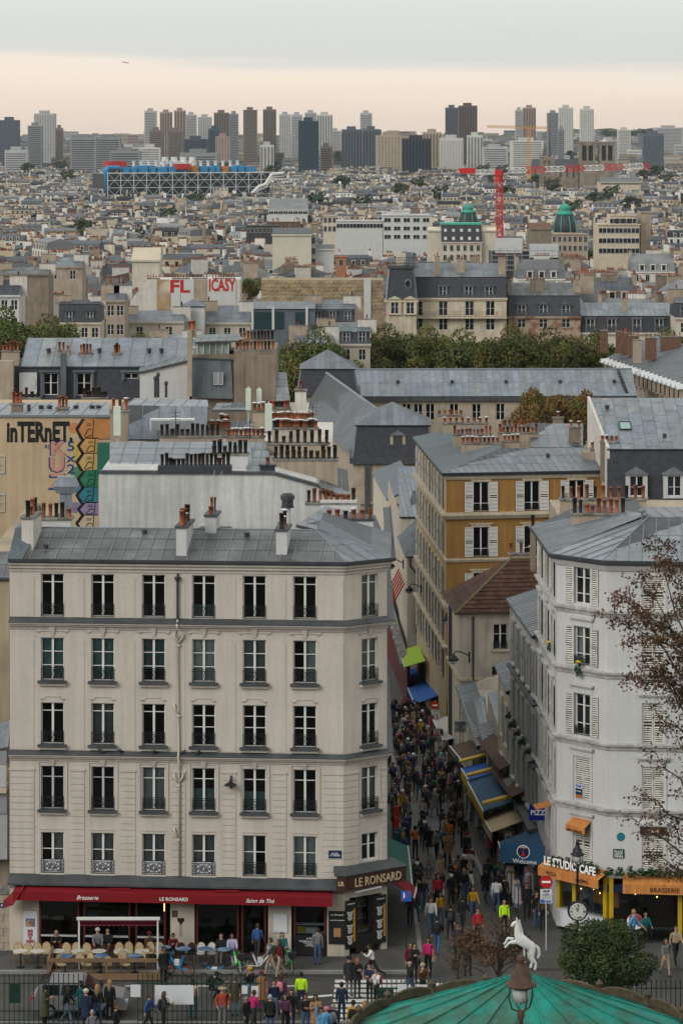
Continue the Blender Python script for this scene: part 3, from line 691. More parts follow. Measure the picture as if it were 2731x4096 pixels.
def person(p, pose, yaw, top, bot, hair='dark', style='short', coat=None, pack=None, bag=None, scale=1.0, where='', shoes='charcoal', act=None, label=None, group=None):
 """yaw 0 faces the camera; style: short, long, bald, hat:<colour>, brim:<colour>"""
 me, hd, up, c0 = BODY[pose]; M = T(Vector(p)) @ RZ(yaw) @ Matrix.Scale(scale, 4)
 o = inst('person', me, None, M)
 for i, c in ((1, top), (2, bot), (3, shoes)): setm(o, i, CLOTH[c])
 sk = rng.random(); MS = mat('skin%d' % int(sk * 4), ((.46, .28, .20), (.40, .235, .16), (.27, .145, .09), (.10, .05, .032))[min(3, int(sk * 3.4))], .7, .05, 5); setm(o, 0, MS)
 lean = math.atan2(-up.y, up.z); MH = M @ T(hd) @ Matrix.Rotation(lean * .6, 4, 'X')
 hk = style.split(':'); h = inst('hat' if hk[0] in ('hat', 'brim') else 'hair', hair_mesh(hk[0] if hk[0] in ('long', 'bald', 'hat', 'brim') else 'short'), o, MH)
 setm(h, 0, CLOTH[hk[1]] if len(hk) > 1 else HAIR[hair])
 if hk[0] == 'hat': setm(inst('hair', hair_mesh('short'), o, MH @ Matrix.Scale(.97, 4)), 0, HAIR[hair])
 MT_ = M @ T(c0) @ Matrix.Rotation(lean, 4, 'X')
 if coat: setm(inst('coat', coat_mesh(coat), o, MT_ @ T(0, 0, .04)), 0, CLOTH[top])
 if pack: setm(inst('backpack', pack_mesh(), o, MT_ @ T(0, -.05, .04)), 0, CLOTH[pack])
 if bag: setm(inst('handbag', handbag_mesh(), o, MT_ @ T(.27, .0, -.22) @ RZ(1.4)), 0, CLOTH[bag])
 hw = {'long': 'long %s hair' % hair, 'bald': 'balding head', 'short': 'short %s hair' % hair}.get(hk[0]) or '%s %s' % (hk[1].replace('_', ' '), 'beanie' if hk[0] == 'hat' else 'brimmed hat')
 if label is None:
  g_ = ('coat' if coat else 'top'); label = 'person with %s, %s %s, %s trousers' % (hw, top.replace('_', ' '), g_, bot.replace('_', ' ').replace('jeans', 'denim'))
  if pack: label += ', %s backpack' % pack.replace('_', ' ')
  elif bag: label += ', %s bag' % bag.replace('_', ' ')
  if where: label += ' ' + where
 tag(o, label, 'person', group); PEOPLE.append(o)
 return o
def skinned(J, E, RR, name, matn, sub=2):
 me = bpy.data.meshes.new(name); me.from_pydata(J, E, []); o = bpy.data.objects.new(name, me); COL.objects.link(o); sk = o.modifiers.new('s', 'SKIN'); sk.use_smooth_shade = True
 for i, r in enumerate(RR): me.skin_vertices[0].data[i].radius = (r, r); me.skin_vertices[0].data[i].use_root = i == 0
 ss = o.modifiers.new('u', 'SUBSURF'); ss.levels = ss.render_levels = sub
 m = bpy.data.meshes.new_from_object(o.evaluated_get(bpy.context.evaluated_depsgraph_get())); bpy.data.objects.remove(o); m.materials.clear(); m.materials.append(MATS[matn]); return m
HORSE = skinned([(-.30, 0, 1.0), (-.05, 0, .86), (-.48, 0, 1.15), (-.55, 0, 1.32), (-.58, 0, 1.62), (-.60, 0, 1.80), (-.70, 0, 1.72), (-.80, 0, 1.60),
        (-.07, .11, .72), (-.15, .12, .50), (-.02, .12, .28), (-.10, .12, .04), (-.03, -.11, .72), (-.04, -.12, .5), (.10, -.12, .28), (.06, -.12, .03),
        (-.60, .10, 1.08), (-.92, .11, 1.16), (-1.0, .11, .98), (-1.08, .11, .92), (-.62, -.10, 1.06), (-.88, -.11, 1.05), (-.98, -.11, .92), (-1.05, -.11, .86), (.08, 0, .92), (.20, 0, .80), (.22, 0, .55), (.14, 0, .42)],
    [(0, 1), (0, 2), (2, 3), (3, 4), (4, 5), (5, 6), (6, 7), (1, 8), (8, 9), (9, 10), (10, 11), (1, 12), (12, 13), (13, 14), (14, 15), (2, 16), (16, 17), (17, 18), (18, 19), (2, 20), (20, 21), (21, 22), (22, 23), (1, 24), (24, 25), (25, 26), (26, 27)],
    [.20, .21, .19, .16, .11, .09, .085, .055, .12, .075, .05, .055, .12, .075, .05, .055, .085, .055, .04, .05, .085, .055, .04, .05, .06, .07, .07, .03], 'horse_statue', 'statue white')
PIGEON = skinned([(0, 0, .10), (-.09, 0, .15), (-.13, 0, .20), (.12, 0, .08), (.20, 0, .07)], [(0, 1), (1, 2), (0, 3), (3, 4)], [.065, .045, .03, .04, .02], 'pigeon', 'charcoal_' if 'charcoal_' in MATS else 'gutter', 1)
# ---- lettering used in the scene
make_texts({k: (s, sh, off) for k, s, sh, off in [
 ('brasserie_it', 'Brasserie', .35, 0), ('ronsard', 'LE RONSARD', 0, .004), ('salon', 'Salon de Thé', .35, 0), ('lr', 'LR', 0, .02), ('place_st', 'PLACE\nST PIERRE', 0, 0),
 ('ronsard_it', 'Le Ronsard', .4, 0), ('emporter', 'un service à emporter', 0, .01), ('dejeuner', 'D JEUNER À LA FRANÇAISE\nTartine & Croissant\n+ Confiture\n+ Jus d\'orange', 0, 0),
 ('studio', 'LE STUDIO CAFE', 0, .03), ('pizza', 'PIZZA', 0, 0), ('crepes', 'CRÊPES', 0, 0), ('brasserie', 'BRASSERIE', 0, 0), ('restaurant', 'RESTAURANT', 0, .005), ('cafe', 'CAFÉ', 0, 0),
 ('place_saint', 'PLACE\nSAINT\nPIERRE', 0, .005), ('arr', '18e Arrt', 0, 0), ('pap', 'PAP', 0, .02), ('avendre', 'A VENDRE', 0, 0), ('pizza_b', 'PIZZA', 0, .015), ('galeries', 'GALERIES\nDES\nTISSUS', 0, .005),
 ('orsel', 'RUE\nD\'ORSEL', 0, .005), ('sauf', 'SAUF', 0, .015), ('welcome', 'Welcome', 0, .005), ('paris', 'PARIS', 0, .01), ('nine', '9', 0, .01), ('poster', 'MON\nJOUR\nDE\nCHANCE', 0, .02), ('internet', 'inTERnET.', 0, .04),
 ('kuz', 'K\nU\nZ', 0, .04), ('sxs', '5\nx\n2', 0, .01), ('fl', 'FL', 0, .03), ('icasy', 'ICASY', 0, .03), ('pepsi', 'PEPSI', .1, .02), ('poulet', 'Poulet\nFermier', .2, 0), ('croissant', 'Café & Croissant', .35, 0),
 ('pizglace', 'Pizza · Glaces', .35, 0), ('crepsand', 'Crêpes · Sandwichs · Hotdogs · Frites', .35, 0), ('tag', 'RL', .2, 0), ('lemonade', 'uber', 0, 0), ('priorite', 'PRIORITÉ\nPIETONS', 0, 0),
 ('xii', 'XII', 0, 0), ('iii', 'III', 0, 0), ('vi', 'VI', 0, 0), ('ix', 'IX', 0, 0), ('heart', '♥', 0, 0), ('menu', 'Croque monsieur  7.50\nSalade verte  6.00\nOmelette  8.50\nQuiche  7.00\nCrêpe sucre  4.00\nGaufre  5.00', 0, 0), ('cans', 'CANS', .2, 0)]})
# ---- ground
def sheet(name, rows, matn, dz=0.0, kind='structure', under=0, X0=None, X1=None):
 b = MB(); vs = []
 for D, x0, x1 in rows: vs += [(x0, D, zg(D) + dz), (x1, D, zg(D) + dz)]
 b.add(vs, [(2 * i, 2 * i + 1, 2 * i + 3, 2 * i + 2) for i in range(len(rows) - 1)])
 if under:
  n = len(rows); lo = [(x, y, z - under) for x, y, z in vs]; b.add(vs + lo, [(2 * i, 2 * i + 2, 2 * n + 2 * i + 2, 2 * n + 2 * i) for i in range(n - 1)] + [(2 * i + 3, 2 * i + 1, 2 * n + 2 * i + 1, 2 * n + 2 * i + 3) for i in range(n - 1)] + [(1, 0, 2 * n, 2 * n + 1)])
 return tag(b.wbuild(name, matn), kind=kind)
def densify(ds, step=6):
 out = []
 for a, b in zip(ds[:-1], ds[1:]):
  n = max(1, int((b - a) / step)); out += [a + (b - a) * i / n for i in range(n)]
 return out + [ds[-1]]
mat('earth', (.05, .05, .04), .95, .3, .02)
GD = sorted(set([-40, 0, 20, 40, 60, 80] + densify([95, 103, 140, 146, 175, 205, 240, 300, 340], 5) + [400, 460, 600, 800, 1000, 1300, 1600, 2000, 3000, 4000, 5200, 5800, 6500, 7500, 9000, 10300]))
sheet('ground', [(d, -max(60, abs(d) * .5), max(60, abs(d) * .5)) for d in GD], 'earth')
def cobble_mat():
 m = bpy.data.materials.new('cobble'); m.use_nodes = True; mk, L = nodes_of(m.node_tree); o = mk('ShaderNodeOutputMaterial'); b = mk('ShaderNodeBsdfPrincipled'); L(b.outputs[0], o.inputs[0])
 g = mk('ShaderNodeNewGeometry'); v = mk('ShaderNodeTexVoronoi', feature='DISTANCE_TO_EDGE'); v.inputs['Scale'].default_value = 7; L(g.outputs['Position'], v.inputs['Vector'])
 v2 = mk('ShaderNodeTexVoronoi'); v2.inputs['Scale'].default_value = 7; L(g.outputs['Position'], v2.inputs['Vector'])
 n = mk('ShaderNodeTexNoise'); n.inputs['Scale'].default_value = .5; n.inputs['Detail'].default_value = 5; L(g.outputs['Position'], n.inputs[0])
 r = mk('ShaderNodeMapRange'); r.inputs['From Max'].default_value = .08; L(v.outputs['Distance'], r.inputs[0])
 c = mk('ShaderNodeMix', data_type='RGBA'); L(r.outputs[0], c.inputs[0]); c.inputs[6].default_value = (.02, .019, .018, 1); c.inputs[7].default_value = (.075, .07, .066, 1)
 hs = mk('ShaderNodeMix', data_type='RGBA', blend_type='MULTIPLY'); hs.inputs[0].default_value = .35; L(c.outputs[2], hs.inputs[6]); L(v2.outputs['Color'], hs.inputs[7])
 s = mk('ShaderNodeVectorMath', operation='SCALE'); q = mk('ShaderNodeMapRange'); q.inputs['From Min'].default_value = .3; q.inputs['From Max'].default_value = .7; q.inputs['To Min'].default_value = .75; q.inputs['To Max'].default_value = 1.35
 L(n.outputs[0], q.inputs[0]); L(hs.outputs[2], s.inputs[0]); L(q.outputs[0], s.inputs['Scale']); L(s.outputs[0], b.inputs['Base Color']); b.inputs['Roughness'].default_value = .7
 bm = mk('ShaderNodeBump'); bm.inputs['Strength'].default_value = .5; bm.inputs['Distance'].default_value = .02; L(r.outputs[0], bm.inputs['Height']); L(bm.outputs[0], b.inputs['Normal'])
 MATS['cobble'] = m
cobble_mat()
def faceX(D): return 10.2 - .026 * (D - 143)                      # street-side line of the houses across the street
sheet('road', [(116, -45, 45), (122, -45, 45), (128, -45, 45), (134, -45, 45)] + [(d, -45, 45) for d in (137, 139.5)], 'cobble', .004)
sheet('street', [(d, 1.5, faceX(d) + .3) for d in densify([139.5, 140, 146, 175, 205, 240, 300, 340], 5)], 'cobble', .004)
sheet('pavement', [(d, -40, 3.4) for d in (135.3, 136.5, 138.5)], 'pavement', .12, under=.14)
sheet('pavement', [(d, 1.2, 3.5) for d in densify([138.52, 140, 146, 175, 205, 240, 300, 330], 6)], 'pavement', .118, under=.14)
sheet('pavement', [(d, faceX(d) - 2.3, faceX(d) + .2) for d in densify([139.8, 140, 146, 175, 205, 222], 6)], 'pavement', .12, under=.14)
sheet('pavement', [(135.6, 8.6, 30), (137, 8.3, 30), (139.78, 8.0, 30)], 'pavement', .12, under=.14)
sheet('pavement', [(d, -45, 45) for d in (104, 112, 119.5, 127.3)], 'pavement', .10, under=.12)
sheet('kerb', [(135.02, -40, 3.5), (135.29, -40, 3.5)], 'kerbstone', .135, under=.15)
sheet('kerb', [(d, faceX(d) - 2.55, faceX(d) - 2.31) for d in densify([140, 146, 175, 205, 222], 6)], 'kerbstone', .135, under=.15)
sheet('kerb', [(d, 3.51, 3.72) for d in densify([138.6, 140, 146, 175, 205, 240, 300, 330], 6)], 'kerbstone', .13, under=.15)
sheet('kerb', [(127.32, -45, 45), (127.6, -45, 45)], 'kerbstone', .12, under=.14)
sheet('gutter', [(134.6, -40, 3.3), (135.01, -40, 3.3)], 'asphalt', .008)
for i in range(9):
 d = 127.7 + i * .75; x0 = -.45 + .02 * i
 tag(MB().box(x0, x0 + 4.1, d, d + .45, zg(d) + .004, zg(d) + .009).wbuild('road_marking', 'paint white'), kind='structure')
for i in range(3):
 d = 131.6 + i * .8; tag(MB().box(4.2, 5.6, d, d + .4, .004, .009).wbuild('road_marking', 'paint white'), kind='structure')
for x0, x1 in ((-9.6, -8.9), (-6.4, -5.8), (-4.6, -4.0), (-2.4, -1.8)): tag(MB().box(x0, x1, 133.1, 133.22, .004, .009).wbuild('road_marking', 'paint white'), kind='structure')
tag(MB().add([(-1.8, 131.2, .009), (-.4, 131.6, .009), (-.4, 131.9, .009), (-1.7, 131.5, .009)], [(0, 1, 2, 3)]).wbuild('road_marking', 'paint white'), kind='structure')
for k, d0 in enumerate((133.6, 131.4)): tag(MB().box(6.6, 12.5, d0, d0 + .35, .004, .009).wbuild('road_marking', 'paint white'), kind='structure')
for i in range(7):
 d = 196 + i * 1.5; tag(MB().box(5.9, 6.6, d, d + .8, zg(d) + .01, zg(d) + .02).wbuild('road_marking', 'paint white'), kind='structure')
# ---- corner building with the red awning
FA = Face((-15.31, 138.6), (.11, 137.5)); FC = Face((.11, 137.5), (2.1, 138.85)); FS = Face((2.1, 138.85), (2.18, 158)); FW = Face((-15.05, 149), (-15.31, 138.6))
A = thing('apartment_building', 'five-storey beige corner building with grey zinc roof above the red café awning', 'building', Vector((-7.5, 138.6, 0)))
colsA = [FA.su(u) for u in (211, 412, 615, 815, 1018, 1219)]
rowsA = [(15.55, 1.98), (12.60, 1.98), (9.66, 1.92), (6.66, 2.0), (3.72, 1.88)]
WA = 1.08
opsA = [(s - WA / 2, s + WA / 2, z, z + h) for s in colsA for z, h in rowsA]
sC = FC.L * .60
opsC = [(sC - .45, sC + .45, z, z + h) for z, h in rowsA[:4]] + [(sC - .45, sC + .45, 4.35, 5.6)]
wall_mb(0, FA.L, 3.0, 18.0, opsA).build('wall', 'beige wall', A, FA.M)
wall_mb(0, FC.L, 3.0, 18.0, opsC).build('wall', 'beige wall', A, FC.M)
wall_mb(0, FS.L, -4, 18.0, []).build('wall', 'beige wall', A, FS.M)
wall_mb(0, FW.L, 0, 18.0, []).build('wall', 'beige wall', A, FW.M)
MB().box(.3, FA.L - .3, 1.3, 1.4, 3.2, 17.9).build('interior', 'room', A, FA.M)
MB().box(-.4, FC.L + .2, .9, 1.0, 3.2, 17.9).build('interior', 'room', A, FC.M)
chainA = [FA, FC, FS]
# cornice, gutter, floor bands
mould('cornice', A, chainA, [(0, 17.62), (.05, 17.62), (.07, 17.72), (.16, 17.80), (.16, 17.88), (.26, 17.95), (.28, 18.05), (0, 18.05)], 'beige trim')
mould('gutter', A, chainA, [(0, 18.06), (.33, 18.06), (.42, 18.12), (.42, 18.25), (.36, 18.25), (.34, 18.14), (0, 18.14)], 'gutter')
mould('ledge', A, chainA, [(0, 15.30), (.36, 15.30), (.36, 15.34), (0, 15.52)], 'lead')
mould('cornice', A, chainA, [(0, 14.98), (.06, 14.98), (.10, 15.10), (.22, 15.14), (.22, 15.2), (.32, 15.23), (.34, 15.295), (0, 15.295)], 'beige trim')
mould('ledge', A, chainA, [(0, 9.20), (.30, 9.20), (.30, 9.235), (0, 9.38)], 'lead')
mould('cornice', A, chainA, [(0, 8.9), (.05, 8.9), (.09, 9.0), (.18, 9.05), (.2, 9.12), (.28, 9.15), (.28, 9.195), (0, 9.195)], 'beige trim')
mould('ledge', A, [FA], [(0, 3.28), (.62, 3.28), (.62, 3.36), (0, 3.66)], 'lead', 0, -.3)
# raised piers and coursed stonework between the windows
gaps = [(0.0, colsA[0] - .84)] + [(colsA[i] + .84, colsA[i + 1] - .84) for i in range(5)] + [(colsA[5] + .84, FA.L)]
for a, b in gaps:
 for z0, z1 in ((15.53, 17.35), (9.42, 14.45)): MB().box(a + .02, b - .02, -.022, .0, z0, z1).build('pier_panel', 'beige wall', A, FA.M)
def courses(fc, a, b, z0, z1, n):
 h = (z1 - z0) / n; me = cached(('crs', round(b - a, 2), round(h, 3)), lambda: MB().frustum([(0, 0, .0), (b - a, 0, 0), (b - a, 0, h - .022), (0, 0, h - .022)][::-1], [(0.012, -.035, .008), (b - a - .012, -.035, .008), (b - a - .012, -.035, h - .03), (0.012, -.035, h - .03)][::-1]).mesh('stone_course', 'beige wall'))
 for i in range(n): inst('stone_course', me, A, fc.at(a, 0, z0 + i * h))
for a, b in gaps: courses(FA, a, b, 3.67, 8.42, 16); MB().box(a - .02, b + .02, -.06, .0, 8.43, 8.52).build('string_course', 'beige trim', A, FA.M)
for a, b in ((0, sC - .62), (sC + .62, FC.L)): courses(FC, a, b, 4.25, 8.42, 14); MB().box(a, b, -.06, 0, 8.43, 8.52).build('string_course', 'beige trim', A, FC.M)
# lintels
def lintelA(kind):
 def f():
  b = MB()
  if kind == 0:
   b.box(-.78, .78, -.05, 0, .30, .36); b.box(-.74, .74, -.025, 0, .36, .66)
   for x in (-.68, .60): b.frustum([(x, -.02, .2), (x + .09, -.02, .2), (x + .09, 0, .2), (x, 0, .2)], [(x - .02, -.07, .3), (x + .11, -.07, .3), (x + .11, 0, .3), (x - .02, 0, .3)])
   b.frustum([(-.07, -.03, .08), (.07, -.03, .08), (.07, 0, .08), (-.07, 0, .08)], [(-.17, -.17, .62), (.17, -.17, .62), (.17, 0, .62), (-.17, 0, .62)]); b.box(-.2, .2, -.21, 0, .62, .70, 1)
  elif kind == 1:
   b.box(-.36, .36, -.035, 0, .27, .30); b.box(-.55, -.36, -.035, 0, .19, .22); b.box(.36, .55, -.035, 0, .19, .22); b.box(-.375, -.35, -.03, 0, .19, .3); b.box(.35, .375, -.03, 0, .19, .3)
   for x in (-.56, .45): b.frustum([(x, -.02, .10), (x + .1, -.02, .10), (x + .1, 0, .10), (x, 0, .10)], [(x - .02, -.06, .19), (x + .12, -.06, .19), (x + .12, 0, .19), (x - .02, 0, .19)])
  else:
   b.box(-.70, .70, -.05, 0, .16, .21); b.box(-.70, -.62, -.05, 0, -2.0, .16); b.box(.62, .70, -.05, 0, -2.0, .16)
   b.frustum([(-.08, -.03, .0), (.08, -.03, .0), (.08, 0, .0), (-.08, 0, .0)], [(-.13, -.13, .3), (.13, -.13, .3), (.13, 0, .3), (-.13, 0, .3)])
  return b.mesh('lintel', ['beige trim', 'gutter'])
 return cached(('lint', kind), f)
curt = {(1, 0): ('blue curtain', 0, .99), (1, 1): ('blue curtain', 0, .99), (1, 2): ('blue curtain', 0, .72), (2, 1): ('curtain', 0, .99), (3, 2): ('curtain', 0, .99), (3, 3): ('blue curtain', 0, -.5), (1, 4): ('curtain', 0, .97),
  (4, 0): ('curtain', 2, .95), (4, 1): ('curtain', 0, .85), (4, 2): ('curtain', 0, .99), (4, 3): ('curtain', 0, .9), (4, 4): ('curtain', 1, .99), (0, 3): ('blue curtain', 0, -.3), (1, 5): ('curtain', 2, .96), (4, 5): ('curtain', 0, .98), (3, 4): ('blue curtain', 0, -.45), (1, 3): ('curtain', 0, .98)}
TRS = [(.80,), (.35, .67), (.8,), (.74,), (.58,)]
for r, (z, h) in enumerate(rowsA):
 for c, s in enumerate(colsA):
  tr = (.45, .72) if (r == 2 and c > 2) else TRS[r]
  window(A, FA, s, z, WA, h, tr, rail=(0, 0, 0, 2, 1)[r], curtain=curt.get((r, c)), sill=(.26, .12, .12, 'lead') if r in (1, 2, 3) else None, frame='grey frame' if r == 3 and c < 2 else 'white frame', railh=.6 if r < 4 else .64)
  if r in (1, 2, 3): inst('lintel', lintelA(r - 1), A, FA.at(s, 0, z + h))
  if r == 4 and c < 4: MB().box(-.52, .52, .01, .03, .02, .62).build('railing_panel', 'white board', A, FA.at(s, 0, z))
  for q in ((-.08, 0), (h + .12, h + .17), (h + .75, h + .8)) if r == 4 else (): MB().box(-.58, .58, -.03, 0, q[0], q[1]).build('window_trim', 'beige trim', A, FA.at(s, 0, z))
 z2, h2 = rowsA[r] if r < 4 else (4.35, 1.25)
 window(A, FC, sC, z2, .9, h2, TRS[r], rail=(0, 0, 0, 2)[r] if r < 4 else None, sill=(.26, .12, .12, 'lead') if r in (1, 2, 3) else None, curtain={3: ('curtain', 0, .9)}.get(r))
 if r in (1, 2, 3): inst('lintel', lintelA(r - 1), A, FC.at(sC, 0, z2 + h2) @ Matrix.Scale(.85, 4))
# drainpipe with Y fittings
sp = FA.su(712)
MB().tube([(sp, -.06, 17.6), (sp, -.12, 17.3), (sp, -.12, 15.45)], .055, 8).lathe([(.07, 0), (.14, .12), (.14, .2)], (sp, -.12, 17.25), 8).build('drainpipe', 'gutter', A, FA.M)
dp = MB(); dp.tube([(sp, -.12, 15.5), (sp, -.16, 15.4), (sp, -.40, 15.25), (sp, -.40, 14.95), (sp, -.10, 14.7), (sp + .06, -.10, 9.5), (sp + .06, -.36, 9.2), (sp + .07, -.1, 8.8), (sp + .09, -.1, 3.7)], .052, 8)
for z, sd in ((14.55, (-1, 1)), (11.3, (-1,)), (8.1, (-1, 1)), (5.6, (-1,))):
 for s in sd: dp.tube([(sp + .05, -.10, z - .12), (sp + .05 + s * .17, -.12, z + .1), (sp + .05 + s * .22, -.12, z + .32)], .05, 6)
 dp.lathe([(.075, 0), (.075, .09)], (sp + .05, -.10, z - .3), 8)
dp.build('drainpipe', 'cream wall', A, FA.M, True)
MB().box(-.035, .035, -.1, -.02, 0, .6).tube([(0, -.09, .45), (0, -.22, .58), (0, -.30, .42)], .03, 5).lathe([(.30, 0), (.22, .06), (.07, .15), (.05, .24)], (-.0, -.36, .22), 12).build('wall_lamp', 'iron', A, FA.at(FA.su(925), 0, 7.75))
sg = MB().box(-.3, .3, -.05, -.037, 0, .36).build('street_sign', 'enamel blue', A, FA.at(FA.su(1340), 0, 4.62)); lettering('place_st', .46, 'white letter', sg, FA.at(FA.su(1340), -.045, 4.8))
# roof
zr, dr = 18.22, .42
eA0, eA1, eC1 = FA.pt(0, -.3, zr), FA.pt(FA.L + .12, -.3, zr), FC.pt(FC.L, -.3, zr)
rid0, rid1 = FA.pt(0, 3.3, 19.2), FA.pt(FA.L - 1.5, 3.3, 19.2)
zinc(A, [FA.pt(.95, -.3, zr), eA1, rid1, FA.pt(.95, 3.3, 19.2)], .60, 1.22, 'old zinc')
zinc(A, [eA1, eC1, rid1], .62, 1.8, 'zinc')
zinc(A, [eC1, FS.pt(8, -.3, zr), FS.pt(8, 3.0, 19.3), rid1], .55, 2, 'zinc')
zinc(A, [FA.pt(FA.L - 1.5, 3.3, 19.2), FA.pt(.9, 3.3, 19.2), FA.pt(.9, 7, 18.4), FA.pt(FA.L - 1.5, 7, 18.4)][::-1], .8, 2, 'zinc')
ridge_bar(A, [rid0, rid1], .06); ridge_bar(A, [rid1, eA1], .045); ridge_bar(A, [rid1, eC1], .045)
b = MB(); q = [FA.pt(-.02, -.33, zr), FA.pt(.62, -.33, zr), FA.pt(.95, .9, 19.0), FA.pt(.1, .9, 19.5)]; b.slab(q, .1); b.slab([FA.pt(.1, .9, 19.5), FA.pt(.95, .9, 19.0), FA.pt(.95, 3.4, 19.4), FA.pt(.1, 3.4, 19.6)], .1)
b.wbuild('roof_upstand', 'blue zinc', A)
angA = FA.ang
def chA(s, d, z0, z1, lx, ly, pots, **k):
 p = FA.pt(s, d); return chimney(A, p.x, p.y, z0, z1, lx, ly, angA, pots, **k)
p = FA.pt(.72, 1.7); chimney(A, p.x, p.y, 18.3, 20.05, 2.2, .55, angA + math.pi / 2, 'tb s t tb', matn='chimney plaster')
p = FA.pt(7.95, 1.5); chimney(A, p.x, p.y, 18.2, 19.75, 2.6, .48, angA + math.pi / 2 - .0, 't t tb sc t tb t', matn='white plaster', capm='lead')
p = FA.pt(9.0, 3.6); chimney(A, p.x, p.y, 18.6, 19.95, 1.6, .5, angA + math.pi / 2, 's t tb', matn='white plaster', capm='lead')
p = FA.pt(12.55, 1.4); chimney(A, p.x, p.y, 18.2, 19.62, 1.9, .5, angA + math.pi / 2, 'tb sc tbc', matn='white plaster', capm='lead')
for s, d, z in ((5.9, 2.7, 19.03), (10.75, 2.4, 18.97), (1.6, .5, 18.6)): vent(A, FA.pt(s, d, z))
MB().lathe([(.05, 0), (.05, .45), (.11, .46), (.1, .52), (.03, .55)], FA.pt(12.2, 3.6, 19.0), 8).wbuild('flue_pipe', 'gutter', A)
MB().box(8.3, 9.8, 3.7, 4.7, 18.95, 19.16).build('roof_hatch', 'lead', A, FA.M)
p = FA.pt(9.1, 3.2, 19.1); am = MB(); am.bar(p, p + Vector((0, 0, 2.6)), .025); q = p + Vector((0, 0, 2.35))
for a, c in (((-.05, 0, 0), (.05, 0, .55)), ((.25, 0, 0), (.4, 0, .5)), ((-.1, .1, 0), (1.3, .2, .18))): am.bar(q + Vector(a), q + Vector(c), .014)
for i in range(9): am.bar(q + Vector((.3 + i * .1, .05, .02 + i * .017)), q + Vector((.32 + i * .1, .3, .06 + i * .017)), .008)
for i in range(4): am.bar(q + Vector((.1 + i * .09, 0, -.1 - i * .08)), q + Vector((.4 + i * .06, 0, -.1 - i * .1)), .01)
tag(am.wbuild('roof_antenna', 'grey frame', None, origin=p), 'thin television antenna on a mast at the beige corner building roof ridge', 'antenna')
# ground floor under the awning
mat('dark interior', (.012, .011, .010), .9, .3, 1); mat('menu orange', (.42, .2, .02), .7, 0)
piers = [(0, FA.su(158)), (FA.su(682), FA.su(778)), (FA.su(1073), FA.su(1165)), (FA.su(1308), FA.L)]
for a, c in piers: MB().box(a, c, 0, .35, 0.1, 3.2).build('pier', 'cream wall', A, FA.M)
MB().box(0, FA.L, .0, .4, 2.98, 3.27).build('fascia', 'dark red paint', A, FA.M)
MB().box(.3, FA.L - .2, 2.6, 2.7, 0, 3.1).box(.3, FA.L - .2, .3, 2.6, .08, .12).build('interior', 'dark interior', A, FA.M)
glz = [(158, 318, 1), (334, 522, 1), (542, 664, 1), (785, 955, 0), (965, 1065, 0), (1175, 1304, 2)]
for u0, u1, k in glz:
 a, c = FA.su(u0), FA.su(u1); o = MB().box(a, a + .09, -.02, .16, .1, 2.98).box(c - .09, c, -.02, .16, .1, 2.98).box(a + .09, c - .09, .02, .12, .1, .45 if k == 1 else .2).build('shop_window', 'dark red paint', A, FA.M)
 MB().box(a + .09, c - .09, .06, .075, (.45, .45, 1.05)[k] if k else .2, 2.98).build('pane', 'glass', o, FA.M)
 if k == 1: MB().box(a + .09, c - .09, -.06, .04, .80, .87).build('hand_rail', 'grey frame', o, FA.M)
a, c = FA.su(1175), FA.su(1304); o = MB().box(a + .05, c - .05, -.1, .15, .14, 1.05).build('menu_board', 'chalkboard', A, FA.M); lettering('dejeuner', .95, 'white letter', o, FA.at((a + c) / 2, -.1, .72)); lettering('ronsard_it', .5, 'white letter', o, FA.at((a + c) / 2 + .1, -.1, .95))
for z in (1.12, 1.5, 2.35): MB().box(a + .1, c - .1, .1, .4, z, z + .04).build('shelf', 'grey frame', A, FA.M)
for i in range(14):
 me = cached(('bot', i % 4), lambda: MB().lathe([(.045, 0), (.045, .2), (.018, .26), (.018, .32)], n=7).mesh('bottle', mat('bottle%d' % (i % 4), ((.1, .2, .04), (.3, .2, .03), (.03, .12, .08), (.3, .06, .02))[i % 4], .3, 0)))
 inst('bottle', me, A, FA.at(a + .16 + i * .09, .25, 2.39))
MB().box(a + .15, a + .55, .1, .3, 1.16, 1.42).build('price_card', 'yellow paint', A, FA.M); MB().box(a + .5, c - .4, .1, .3, 1.16, 1.36).build('counter_display', 'white board', A, FA.M)
# boards and posters on the piers
def board(nm, fc, u0, u1, v0, v1, frame, face, out=.05):
 a, c = fc.su(u0), fc.su(u1); z1, z0 = fc.zu(u0, v0), fc.zu(u0, v1)
 o = MB().box(a, c, -out, 0, z0, z1).build(nm, frame, A, fc.M); MB().box(a + .035, c - .035, -out - .006, -out, z0 + .035, z1 - .035).build('face_sheet', face, o, fc.M); return o, (a + c) / 2, (z0 + z1) / 2, c - a, z1 - z0
o, sx, sz, bw, bh = board('poster_case', FA, 93, 153, 3640, 3787, 'grey frame', 'white board')
lettering('poster', .4, 'sign red', o, FA.at(sx, -.06, sz - .33), .62); MB().box(-.22, .22, -.066, -.06, -.02, .36).build('poster_picture', mat('poster art', (.06, .13, .25), .7, .5, 5, alt=(.35, .2, .14)), o, FA.at(sx, 0, sz + .12))
o, sx, sz, bw, bh = board('notice_board', FA, 1092, 1151, 3652, 3730, 'grey frame', 'white board')
o, sx, sz, bw, bh = board('menu_board', FA, 1314, 1384, 3643, 3775, 'chalkboard', 'chalkboard'); lettering('ronsard_it', .6, 'white letter', o, FA.at(sx, -.06, sz + .6)); lettering('emporter', .66, 'white letter', o, FA.at(sx, -.06, sz + .34)); MB().box(-.16, .16, -.07, -.06, -.42, -.02).build('paper_bag_picture', mat('kraft', (.33, .19, .08), .8, .1, 4), o, FA.at(sx, 0, sz))
